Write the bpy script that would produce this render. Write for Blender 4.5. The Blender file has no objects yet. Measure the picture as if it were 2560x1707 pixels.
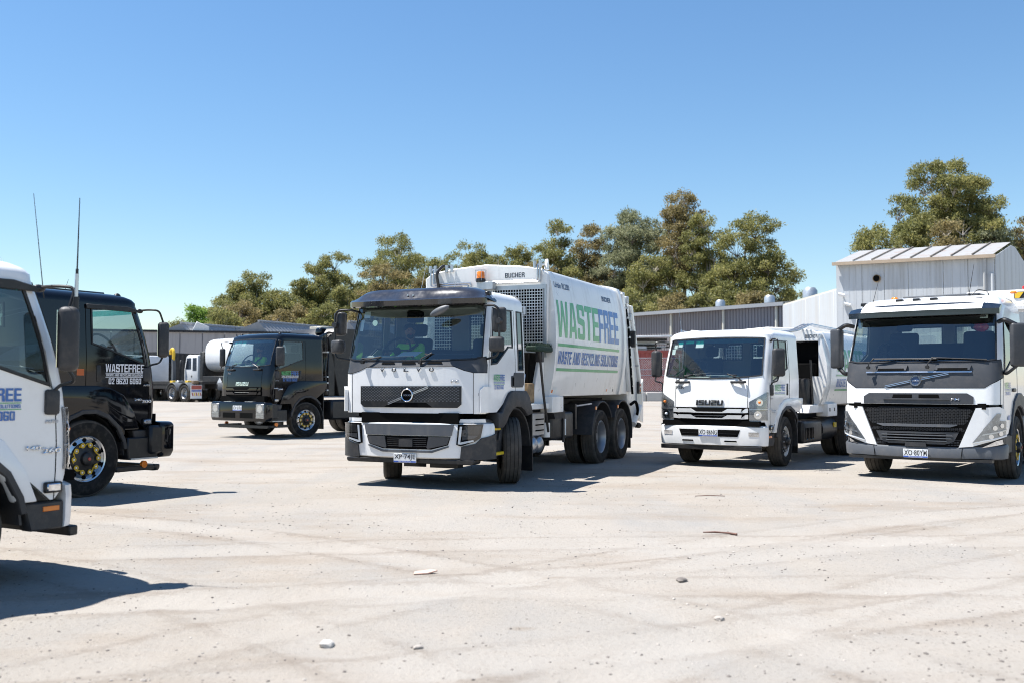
import bpy, bmesh, math, random
from mathutils import Vector, Matrix
R = math.radians
SC = bpy.context.scene
COL = SC.collection
rnd = random.Random(7)

# ------------------------------------------------------------------ camera
cam_d = bpy.data.cameras.new('camera'); cam = bpy.data.objects.new('camera', cam_d); COL.objects.link(cam)
cam_d.sensor_width = 36.0; cam_d.lens = 35.0; cam_d.clip_start = 0.05; cam_d.clip_end = 3000.0
cam.location = (0, 0, 1.5)
cam.rotation_euler = (R(90 + 2.45), 0, 0)
cam_d.dof.use_dof = True; cam_d.dof.focus_distance = 14.3; cam_d.dof.aperture_fstop = 2.0
SC.camera = cam

# ------------------------------------------------------------------ sky, sun, exposure
SUN_AZ = math.atan2(-0.985, 0.13)      # bearing of the sun (x, y): high, from the left and a little behind the trucks
SUN_EL = R(66)
world = bpy.data.worlds.new('World'); SC.world = world; world.use_nodes = True
wn = world.node_tree.nodes; wl = world.node_tree.links; wn.clear()
wo = wn.new('ShaderNodeOutputWorld'); wb = wn.new('ShaderNodeBackground'); ws = wn.new('ShaderNodeTexSky')
ws.sky_type = 'NISHITA'; ws.sun_disc = False; ws.sun_elevation = SUN_EL; ws.sun_rotation = SUN_AZ
ws.altitude = 0; ws.air_density = 1.2; ws.dust_density = 0.0; ws.ozone_density = 4.5
wb.inputs[1].default_value = 0.077
hs = wn.new('ShaderNodeHueSaturation'); hs.inputs['Saturation'].default_value = 1.13
wl.new(ws.outputs[0], hs.inputs['Color']); wl.new(hs.outputs[0], wb.inputs[0]); wl.new(wb.outputs[0], wo.inputs[0])
sd = bpy.data.lights.new('sun', 'SUN'); sd.energy = 4.9; sd.angle = R(0.53); sd.color = (1.0, 0.97, 0.925)
sun = bpy.data.objects.new('sun', sd); COL.objects.link(sun)
to_sun = Vector((math.sin(SUN_AZ) * math.cos(SUN_EL), math.cos(SUN_AZ) * math.cos(SUN_EL), math.sin(SUN_EL)))
sun.rotation_euler = to_sun.to_track_quat('Z', 'Y').to_euler(); sun.location = (-30, 5, 60)
SC.view_settings.view_transform = 'Standard'; SC.view_settings.look = 'None'
SC.view_settings.exposure = 1.02; SC.view_settings.gamma = 1.0; SC.view_settings.use_curve_mapping = False
SC.render.engine = 'CYCLES'
SC.cycles.pixel_filter_type = 'BLACKMAN_HARRIS'; SC.cycles.filter_width = 1.05
SC.cycles.use_denoising = True; SC.cycles.denoiser = 'OPENIMAGEDENOISE'; SC.cycles.denoising_input_passes = 'RGB_ALBEDO_NORMAL'; SC.cycles.denoising_prefilter = 'ACCURATE'
SC.cycles.max_bounces = 8; SC.cycles.transparent_max_bounces = 16; SC.cycles.diffuse_bounces = 3; SC.cycles.glossy_bounces = 4
SC.cycles.sample_clamp_indirect = 6.0; SC.cycles.caustics_reflective = False; SC.cycles.caustics_refractive = False

# ------------------------------------------------------------------ materials
M = {}
def nmat(name):
    m = bpy.data.materials.new(name); m.use_nodes = True; M[name] = m
    nt = m.node_tree; b = nt.nodes['Principled BSDF']
    return m, nt, b
def N(nt, t, **k):
    n = nt.nodes.new(t)
    for a, v in k.items():
        if a.startswith('i_'):
            n.inputs[a[2:].replace('_', ' ')].default_value = v
        else: setattr(n, a, v)
    return n
def coord(nt, scale=(1, 1, 1), kind='Object', rot=(0, 0, 0)):
    tc = N(nt, 'ShaderNodeTexCoord'); mp = N(nt, 'ShaderNodeMapping'); mp.inputs['Scale'].default_value = scale
    mp.inputs['Rotation'].default_value = rot
    nt.links.new(tc.outputs[kind], mp.inputs['Vector']); return mp.outputs['Vector']
def noise(nt, vec, scale, detail=4, rough=0.55):
    n = N(nt, 'ShaderNodeTexNoise'); n.inputs['Scale'].default_value = scale; n.inputs['Detail'].default_value = detail
    n.inputs['Roughness'].default_value = rough; nt.links.new(vec, n.inputs['Vector']); return n.outputs['Fac']
def ramp(nt, fac, stops):
    r = N(nt, 'ShaderNodeValToRGB'); e = r.color_ramp.elements
    while len(e) < len(stops): e.new(0.5)
    for el, (p, c) in zip(e, stops):
        el.position = p; el.color = c if len(c) == 4 else (*c, 1)
    nt.links.new(fac, r.inputs['Fac']); return r.outputs['Color']
def mixc(nt, fac, a, b, blend='MIX'):
    m = N(nt, 'ShaderNodeMix', data_type='RGBA', blend_type=blend)
    for sock, v in ((m.inputs[0], fac), (m.inputs[6], a), (m.inputs[7], b)):
        if hasattr(v, 'links') or hasattr(v, 'is_output'): nt.links.new(v, sock)
        else: sock.default_value = v if isinstance(v, float) else (*v, 1)
    return m.outputs[2]
def bump(nt, b, h, strength, dist=0.02):
    n = N(nt, 'ShaderNodeBump'); n.inputs['Strength'].default_value = strength; n.inputs['Distance'].default_value = dist
    nt.links.new(h, n.inputs['Height']); nt.links.new(n.outputs[0], b.inputs['Normal'])
def simple(name, col, rough=0.5, metal=0.0, spec=0.5, coat=0.0, var=0.12, vscale=3.0, dust=0.0, dustcol=(0.36, 0.30, 0.24), bmp=0.0, bscale=40.0, rvar=0.1, streak=0.0):
    """painted, plastic or metal surface with slight tone change, dust specks and fine relief"""
    m, nt, b = nmat(name); v = coord(nt)
    b.inputs['Metallic'].default_value = metal; b.inputs['Specular IOR Level'].default_value = spec
    b.inputs['Coat Weight'].default_value = coat; b.inputs['Coat Roughness'].default_value = 0.06
    n1 = noise(nt, v, vscale, 5)
    c = ramp(nt, n1, [(0.3, tuple(x * (1 - var) for x in col)), (0.7, tuple(min(1, x * (1 + var * 0.6)) for x in col))])
    if dust > 0:
        n2 = noise(nt, v, vscale * 2.3, 8, 0.7)
        f = ramp(nt, n2, [(0.48, (0, 0, 0)), (0.8, (dust, dust, dust))])
        c = mixc(nt, f, c, dustcol)
    if streak > 0:      # run-off marks
        n4 = noise(nt, coord(nt, (9, 9, 0.55)), 1.0, 6, 0.65); n5 = noise(nt, v, 1.1, 3)
        f = mixc(nt, 1.0, ramp(nt, n4, [(0.52, (0, 0, 0)), (0.74, (streak,) * 3)]), ramp(nt, n5, [(0.40, (0, 0, 0)), (0.62, (1, 1, 1))]), 'MULTIPLY')
        c = mixc(nt, f, c, (0.30, 0.26, 0.21))
    nt.links.new(c, b.inputs['Base Color'])
    n3 = noise(nt, v, vscale * 4, 4)
    rr = N(nt, 'ShaderNodeMapRange'); rr.inputs[3].default_value = max(0.02, rough - rvar); rr.inputs[4].default_value = min(1, rough + rvar)
    nt.links.new(n3, rr.inputs[0]); nt.links.new(rr.outputs[0], b.inputs['Roughness'])
    if bmp > 0: bump(nt, b, noise(nt, v, bscale, 3), bmp, 0.004)
    return m
simple('white_paint', (0.86, 0.86, 0.85), 0.24, coat=0.5, var=0.03, vscale=1.6, dust=0.16, rvar=0.06, streak=0.22)
simple('body_white', (0.82, 0.815, 0.79), 0.30, coat=0.3, var=0.04, vscale=1.2, dust=0.22, dustcol=(0.45, 0.40, 0.33), rvar=0.08, streak=0.4)
simple('black_paint', (0.0035, 0.004, 0.006), 0.06, spec=0.5, coat=0.0, var=0.2, dust=0.010, rvar=0.03)
simple('dark_chrome', (0.085, 0.088, 0.095), 0.20, metal=0.8, var=0.1)
simple('bright_trim', (0.80, 0.81, 0.82), 0.24, metal=0.35, var=0.05, rvar=0.05)
simple('black_satin', (0.012, 0.0125, 0.014), 0.42, var=0.2, dust=0.10)
simple('dark_plastic', (0.030, 0.031, 0.034), 0.55, var=0.15, dust=0.16, bmp=0.25, bscale=260)
simple('grey_plastic', (0.045, 0.048, 0.054), 0.50, var=0.10, dust=0.12, bmp=0.2, bscale=260)
simple('bumper_grey', (0.095, 0.104, 0.118), 0.48, var=0.08, dust=0.14, bmp=0.2, bscale=260, streak=0.3)
simple('tinted_acrylic', (0.022, 0.021, 0.024), 0.16, coat=0.6, var=0.2, dust=0.10, dustcol=(0.3, 0.28, 0.26))
simple('navy_acrylic', (0.010, 0.017, 0.028), 0.14, coat=0.6, var=0.2, dust=0.06)
simple('rubber', (0.017, 0.0165, 0.016), 0.85, spec=0.25, var=0.25, dust=0.45, dustcol=(0.17, 0.145, 0.12), bmp=0.4, bscale=90)
simple('tread_rubber', (0.085, 0.078, 0.070), 0.9, spec=0.2, var=0.3, dust=0.5, dustcol=(0.20, 0.17, 0.14), bmp=0.5, bscale=90)
simple('black_mesh', (0.006, 0.006, 0.0065), 0.45, dust=0.12)
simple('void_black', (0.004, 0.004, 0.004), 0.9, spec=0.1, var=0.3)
simple('chassis', (0.014, 0.014, 0.016), 0.62, var=0.3, dust=0.22, dustcol=(0.20, 0.16, 0.12))
simple('chrome', (0.80, 0.81, 0.83), 0.09, metal=1.0, var=0.06, rvar=0.04)
simple('silver', (0.55, 0.56, 0.58), 0.30, metal=0.9, var=0.1)
simple('alloy', (0.62, 0.63, 0.65), 0.22, metal=1.0, var=0.12, dust=0.12, rvar=0.08)
simple('steel_rim', (0.34, 0.35, 0.37), 0.42, metal=0.7, var=0.15, dust=0.25)
simple('galvanised', (0.48, 0.51, 0.53), 0.42, metal=0.6, var=0.14, vscale=7, dust=0.15)
simple('amber', (0.85, 0.22, 0.015), 0.18, coat=0.6, var=0.15)
simple('red_lens', (0.45, 0.02, 0.015), 0.2, coat=0.6)
simple('yellow', (0.80, 0.56, 0.02), 0.5, dust=0.2)
simple('safety_yellow', (0.78, 0.50, 0.03), 0.45)
simple('tank_alloy', (0.50, 0.51, 0.53), 0.33, metal=0.85, var=0.2, dust=0.3)
simple('seat', (0.028, 0.030, 0.034), 0.85, var=0.2)
simple('cab_trim', (0.30, 0.30, 0.285), 0.75, var=0.1)
simple('dash_trim', (0.36, 0.365, 0.345), 0.7, var=0.1)
simple('cab_dark', (0.022, 0.023, 0.025), 0.8)
simple('print_green', (0.055, 0.36, 0.13), 0.35, coat=0.3, var=0.06)
simple('print_blue', (0.022, 0.13, 0.42), 0.35, coat=0.3, var=0.06)
simple('print_navy', (0.035, 0.075, 0.17), 0.4, var=0.06)
simple('print_dark', (0.05, 0.06, 0.075), 0.4, var=0.06)
simple('print_white', (0.82, 0.82, 0.84), 0.4, var=0.04)
simple('print_black', (0.012, 0.012, 0.015), 0.4)
simple('plate_white', (0.74, 0.76, 0.77), 0.3, var=0.04, dust=0.2)
simple('plate_blue', (0.035, 0.10, 0.42), 0.35)
simple('sticker', (0.74, 0.78, 0.76), 0.5)
simple('sticker_teal', (0.02, 0.48, 0.40), 0.4)
simple('sticker_orange', (0.55, 0.13, 0.03), 0.5)
simple('skin', (0.30, 0.16, 0.10), 0.55, var=0.1)
simple('hair', (0.012, 0.009, 0.008), 0.8)
simple('hi_vis', (0.36, 0.88, 0.06), 0.7, var=0.15, vscale=8)
simple('trousers', (0.015, 0.02, 0.04), 0.85)
simple('belt', (0.012, 0.012, 0.012), 0.7)
simple('paper', (0.80, 0.83, 0.86), 0.6)
simple('bristle', (0.008, 0.030, 0.016), 0.8, var=0.5, vscale=30)
simple('rusty_dirt', (0.32, 0.22, 0.12), 0.8, var=0.4, vscale=8, dust=0.4, dustcol=(0.10, 0.07, 0.04))
simple('far_white', (0.74, 0.75, 0.76), 0.35, var=0.04, dust=0.15)
simple('concrete', (0.46, 0.45, 0.43), 0.85, var=0.16, vscale=0.9, dust=0.3, dustcol=(0.26, 0.23, 0.20), bmp=0.3, bscale=30)
simple('container_red', (0.36, 0.075, 0.06), 0.55, var=0.15, dust=0.25)
simple('container_blue', (0.07, 0.15, 0.36), 0.55, var=0.15, dust=0.2)
simple('container_dark', (0.018, 0.020, 0.022), 0.6, var=0.3, dust=0.2)
simple('timber', (0.24, 0.17, 0.11), 0.85, var=0.35, vscale=6)
simple('roof_zinc', (0.33, 0.335, 0.345), 0.42, metal=0.25, var=0.06, vscale=0.4, dust=0.12)
simple('roof_blue', (0.20, 0.23, 0.29), 0.5, var=0.08, vscale=0.5)
simple('brown_clad', (0.235, 0.215, 0.218), 0.5, var=0.05, vscale=0.4, dust=0.10)
simple('cream_trim', (0.62, 0.58, 0.48), 0.5, var=0.06)
simple('gutter', (0.42, 0.33, 0.24), 0.5, var=0.1, dust=0.2)
simple('stone', (0.62, 0.57, 0.52), 0.8, var=0.15, vscale=20, bmp=0.4, bscale=60)
simple('stone_dark', (0.16, 0.14, 0.125), 0.85, var=0.3, vscale=20, bmp=0.4, bscale=60)
simple('bark_litter', (0.15, 0.08, 0.06), 0.85, var=0.3, vscale=20)
simple('litter_pink', (0.62, 0.42, 0.34), 0.8, var=0.15, vscale=20)

def weathered(name, col, streak=(0.40, 0.39, 0.36), amt=0.55):
    """pale metal cladding with vertical run-off streaks"""
    m, nt, b = nmat(name)
    v1 = coord(nt, (1.6, 1.6, 0.10)); v2 = coord(nt, (7.0, 7.0, 0.25)); v3 = coord(nt)
    a = noise(nt, v1, 1.0, 6, 0.65); c = noise(nt, v2, 1.0, 4); d = noise(nt, v3, 0.5, 5)
    f1 = ramp(nt, a, [(0.50, (0, 0, 0)), (0.74, (amt, amt, amt))]); f2 = ramp(nt, c, [(0.52, (0, 0, 0)), (0.78, (amt * 0.6,) * 3)])
    base = ramp(nt, d, [(0.3, tuple(x * 0.93 for x in col)), (0.7, col)])
    cc = mixc(nt, f1, base, streak); cc = mixc(nt, f2, cc, tuple(x * 0.8 for x in streak))
    nt.links.new(cc, b.inputs['Base Color']); b.inputs['Roughness'].default_value = 0.55
    b.inputs['Metallic'].default_value = 0.0
    return m
weathered('shed_white', (0.52, 0.54, 0.56), (0.30, 0.29, 0.27), 0.75); weathered('panel_concrete', (0.40, 0.375, 0.37), (0.20, 0.185, 0.18), 0.6)
weathered('low_white', (0.52, 0.54, 0.55), (0.42, 0.34, 0.26), 0.35); weathered('roof_rusty', (0.32, 0.32, 0.315), (0.28, 0.17, 0.11), 0.7)
weathered('saw_clad', (0.30, 0.31, 0.325), (0.2, 0.2, 0.2), 0.3)

def glass(name, tint, refl0=0.05, gain=0.95, tcol2=None):
    m = bpy.data.materials.new(name); m.use_nodes = True; M[name] = m; nt = m.node_tree; nt.nodes.clear()
    o = N(nt, 'ShaderNodeOutputMaterial'); mx = N(nt, 'ShaderNodeMixShader'); t = N(nt, 'ShaderNodeBsdfTransparent'); g = N(nt, 'ShaderNodeBsdfGlossy')
    t.inputs[0].default_value = (*tint, 1); g.inputs['Roughness'].default_value = 0.01; g.inputs[0].default_value = (1, 1, 1, 1)
    lw = N(nt, 'ShaderNodeLayerWeight'); lw.inputs[0].default_value = 0.5
    p = N(nt, 'ShaderNodeMath', operation='POWER'); p.inputs[1].default_value = 3.6
    q = N(nt, 'ShaderNodeMath', operation='MULTIPLY_ADD'); q.inputs[1].default_value = gain - refl0; q.inputs[2].default_value = refl0
    nt.links.new(lw.outputs['Facing'], p.inputs[0]); nt.links.new(p.outputs[0], q.inputs[0]); nt.links.new(q.outputs[0], mx.inputs[0])
    nt.links.new(t.outputs[0], mx.inputs[1]); nt.links.new(g.outputs[0], mx.inputs[2]); nt.links.new(mx.outputs[0], o.inputs[0])
    return m
glass('screen_glass', (0.72, 0.80, 0.79), 0.11, 0.95)
glass('side_glass', (0.50, 0.58, 0.58), 0.10, 0.95)
glass('green_tint', (0.10, 0.55, 0.50), 0.08, 0.9)
glass('lamp_glass', (0.93, 0.95, 0.96), 0.09, 0.95)
simple('mirror_glass', (0.7, 0.72, 0.74), 0.03, metal=1.0, rvar=0.0)
simple('reflector', (0.72, 0.74, 0.77), 0.12, metal=1.0, var=0.3, vscale=25, rvar=0.08)
simple('lamp_grey', (0.30, 0.31, 0.33), 0.25, metal=0.7, var=0.3, vscale=14)
simple('drl_white', (0.82, 0.84, 0.86), 0.15, coat=0.8, var=0.02)

# ------------------------------------------------------------------ mesh tools
def empty(name, loc=(0, 0, 0), rz=0.0, sc=1.0):
    o = bpy.data.objects.new(name, None); COL.objects.link(o); o.location = loc; o.rotation_euler = (0, 0, rz)
    o.scale = (sc, sc, sc); o.empty_display_size = 0.2
    return o
def tag(o, label=None, cat=None, group=None, kind=None):
    if label: o['label'] = label
    if cat: o['category'] = cat
    if group: o['group'] = group
    if kind: o['kind'] = kind
    return o
def link(me, name, parent=None, mx=None):
    o = bpy.data.objects.new(name, me); COL.objects.link(o)
    if parent is not None: o.parent = parent
    if mx is not None: o.matrix_local = mx
    return o
def finish(bm, name, mat, smooth=38, bevel=0.0, seg=1, recalc=True):
    bmesh.ops.remove_doubles(bm, verts=bm.verts, dist=1e-5)
    if recalc: bmesh.ops.recalc_face_normals(bm, faces=bm.faces)
    if bevel > 0:
        es = [e for e in bm.edges if e.is_manifold and e.calc_face_angle(0) > R(28)]
        if es: bmesh.ops.bevel(bm, geom=es, offset=bevel, segments=seg, profile=0.5, affect='EDGES', clamp_overlap=True)
    me = bpy.data.meshes.new(name); bm.to_mesh(me); bm.free()
    me.materials.append(M[mat] if isinstance(mat, str) else mat)
    if smooth:
        me.polygons.foreach_set('use_smooth', [True] * len(me.polygons))
        me.set_sharp_from_angle(angle=R(smooth))
    return me
class MB:
    def __init__(s): s.v = []; s.f = []
    def add(s, vs, fs):
        n = len(s.v); s.v += [tuple(v) for v in vs]; s.f += [tuple(i + n for i in f) for f in fs]; return s
    def box(s, x0, x1, y0, y1, z0, z1, mx=None):
        vs = [Vector(p) for p in ((x0, y0, z0), (x1, y0, z0), (x1, y1, z0), (x0, y1, z0), (x0, y0, z1), (x1, y0, z1), (x1, y1, z1), (x0, y1, z1))]
        if mx: vs = [mx @ v for v in vs]
        return s.add(vs, [(0, 3, 2, 1), (4, 5, 6, 7), (0, 1, 5, 4), (1, 2, 6, 5), (2, 3, 7, 6), (3, 0, 4, 7)])
    def rings(s, rs, cap0=True, cap1=True, closed=False):
        n = len(rs[0]); vs = [p for r in rs for p in r]; fs = []
        for k in range(len(rs) - (0 if closed else 1)):
            a = k * n; b = ((k + 1) % len(rs)) * n
            for i in range(n):
                j = (i + 1) % n; fs.append((a + i, a + j, b + j, b + i))
        if not closed:
            if cap0: fs.append(tuple(range(n - 1, -1, -1)))
            if cap1: fs.append(tuple(range((len(rs) - 1) * n, len(rs) * n)))
        return s.add(vs, fs)
    def cyl(s, p0, p1, r0, r1=None, n=12, cap=True):
        p0 = Vector(p0); p1 = Vector(p1); r1 = r0 if r1 is None else r1; d = (p1 - p0).normalized()
        a = d.orthogonal().normalized(); b = d.cross(a)
        ring = lambda p, r: [p + r * (math.cos(t) * a + math.sin(t) * b) for t in (2 * math.pi * i / n for i in range(n))]
        return s.rings([ring(p0, r0), ring(p1, r1)], cap, cap)
    def tube(s, pts, r, n=8, fillet=0.0, k=4):
        P = [Vector(p) for p in pts]
        if fillet > 0 and len(P) > 2:
            Q = [P[0]]
            for i in range(1, len(P) - 1):
                a = (P[i - 1] - P[i]); b = (P[i + 1] - P[i]); t = min(fillet, a.length * 0.45, b.length * 0.45)
                A = P[i] + a.normalized() * t; B = P[i] + b.normalized() * t
                for j in range(k + 1):
                    u = j / k; Q.append((1 - u) ** 2 * A + 2 * u * (1 - u) * P[i] + u * u * B)
            Q.append(P[-1]); P = Q
        rr = r if isinstance(r, (list, tuple)) else [r] * len(P); rs = []; prev = None
        for i, p in enumerate(P):
            d = (P[min(i + 1, len(P) - 1)] - P[max(i - 1, 0)]).normalized()
            if prev is None: a = d.orthogonal().normalized()
            else:
                a = prev - d * prev.dot(d)
                a = a.normalized() if a.length > 1e-6 else d.orthogonal().normalized()
            prev = a; b = d.cross(a)
            rs.append([p + rr[i] * (math.cos(2 * math.pi * j / n) * a + math.sin(2 * math.pi * j / n) * b) for j in range(n)])
        return s.rings(rs)
    def lathe(s, prof, c=(0, 0, 0), axis='x', n=32, a0=0.0, a1=2 * math.pi, closed_prof=False):
        """prof: (radius, offset along axis)"""
        c = Vector(c); full = abs(a1 - a0 - 2 * math.pi) < 1e-6; m = n if full else n + 1; rs = []
        for i in range(m):
            t = a0 + (a1 - a0) * i / n; r = []
            for q, h in prof:
                u, w = q * math.cos(t), q * math.sin(t)
                r.append(c + Vector({'x': (h, u, w), 'y': (u, h, w), 'z': (u, w, h)}[axis]))
            rs.append(r)
        np_ = len(prof); vs = [p for r in rs for p in r]; fs = []
        for k in range(m if full else m - 1):
            a = k * np_; b = ((k + 1) % m) * np_
            for i in range(np_ if closed_prof else np_ - 1):
                j = (i + 1) % np_; fs.append((a + i, b + i, b + j, a + j))
        return s.add(vs, fs)
    def prism(s, poly, d0, d1, axis='x'):
        """poly in the two other axes, in xyz order"""
        f = {'x': lambda p, d: (d, p[0], p[1]), 'y': lambda p, d: (p[0], d, p[1]), 'z': lambda p, d: (p[0], p[1], d)}[axis]
        return s.rings([[f(p, d0) for p in poly], [f(p, d1) for p in poly]])
    def ell(s, c, r, n=12, m=8, mx=None):
        vs = []; c = Vector(c)
        for k in range(1, m):
            t = math.pi * k / m
            for i in range(n):
                a = 2 * math.pi * i / n; vs.append(c + Vector((r[0] * math.sin(t) * math.cos(a), r[1] * math.sin(t) * math.sin(a), r[2] * math.cos(t))))
        top = len(vs); vs += [c + Vector((0, 0, r[2])), c - Vector((0, 0, r[2]))]; fs = []
        for k in range(m - 2):
            for i in range(n):
                j = (i + 1) % n; fs.append((k * n + i, (k + 1) * n + i, (k + 1) * n + j, k * n + j))
        for i in range(n):
            j = (i + 1) % n; fs.append((top, i, j)); fs.append((top + 1, (m - 2) * n + j, (m - 2) * n + i))
        if mx: vs = [mx @ v for v in vs]
        return s.add(vs, fs)
    def mesh(s, name, mat, bevel=0.0, seg=1, smooth=38):
        bm = bmesh.new(); vs = [bm.verts.new(v) for v in s.v]
        for f in s.f:
            try: bm.faces.new([vs[i] for i in f])
            except ValueError: pass
        return finish(bm, name, mat, smooth, bevel, seg)
    def build(s, name, mat, parent=None, bevel=0.0, seg=1, smooth=38, mx=None):
        return link(s.mesh(name, mat, bevel, seg, smooth), name, parent, mx)

def warp2d(bm2, mp, t, step, name, mat, parent, smooth=38):
    """flat outline mesh in (u, v): sliced so that it can follow a curved surface, given thickness, then mapped by mp(u, v, w)"""
    us = [v.co.x for v in bm2.verts]; vs_ = [v.co.y for v in bm2.verts]
    if step:
        k = math.floor(min(us) / step) + 1
        while k * step < max(us):
            bmesh.ops.bisect_plane(bm2, geom=bm2.verts[:] + bm2.edges[:] + bm2.faces[:], plane_co=(k * step, 0, 0), plane_no=(1, 0, 0)); k += 1
        k = math.floor(min(vs_) / step) + 1
        while k * step < max(vs_):
            bmesh.ops.bisect_plane(bm2, geom=bm2.verts[:] + bm2.edges[:] + bm2.faces[:], plane_co=(0, k * step, 0), plane_no=(0, 1, 0)); k += 1
    if t > 0:
        ret = bmesh.ops.extrude_face_region(bm2, geom=bm2.faces[:])
        for g in ret['geom']:
            if isinstance(g, bmesh.types.BMVert): g.co.z += t
    for v in bm2.verts: v.co = Vector(mp(v.co.x, v.co.y, v.co.z))
    return link(finish(bm2, name, mat, smooth, recalc=t > 0), name, parent)
def panel(poly, mp, t, name, mat, parent, step=0.08, holes=None):
    bm2 = bmesh.new(); vs = [bm2.verts.new((u, v, 0)) for u, v in poly]; bm2.faces.new(vs)
    return warp2d(bm2, mp, t, step, name, mat, parent)
_tc = {}
def text_bm(s, bold=0.0, shear=0.0, space=1.0):
    key = (s, bold, shear, space)
    if key not in _tc:
        cu = bpy.data.curves.new('lettering', 'FONT'); cu.body = s; cu.offset = bold; cu.shear = shear; cu.space_character = space
        cu.resolution_u = 3; cu.fill_mode = 'FRONT'
        o = bpy.data.objects.new('lettering', cu); COL.objects.link(o)
        dg = bpy.context.evaluated_depsgraph_get(); me = bpy.data.meshes.new_from_object(o.evaluated_get(dg))
        bpy.data.objects.remove(o); bpy.data.curves.remove(cu); _tc[key] = me
    b = bmesh.new(); b.from_mesh(_tc[key]); return b
def text(s, mp, u0, u1, v0, v1, name, mat, parent, bold=0.0, shear=0.0, t=0.0, step=0.0, space=1.0):
    b = text_bm(s, bold, shear, space); xs = [v.co.x for v in b.verts]; ys = [v.co.y for v in b.verts]
    ax, bx, ay, by = min(xs), max(xs), min(ys), max(ys)
    for v in b.verts:
        v.co.x = u0 + (v.co.x - ax) / (bx - ax) * (u1 - u0); v.co.y = v0 + (v.co.y - ay) / (by - ay) * (v1 - v0)
    bmesh.ops.remove_doubles(b, verts=b.verts, dist=1e-6)
    return warp2d(b, mp, t, step, name, mat, parent, smooth=0)
def lerp(a, b, t): return a + (b - a) * t
def pw(pts):
    """piecewise linear function"""
    def f(x):
        if x <= pts[0][0]: return pts[0][1]
        for (a, b), (c, d) in zip(pts, pts[1:]):
            if x <= c: return lerp(b, d, (x - a) / (c - a))
        return pts[-1][1]
    return f
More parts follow.
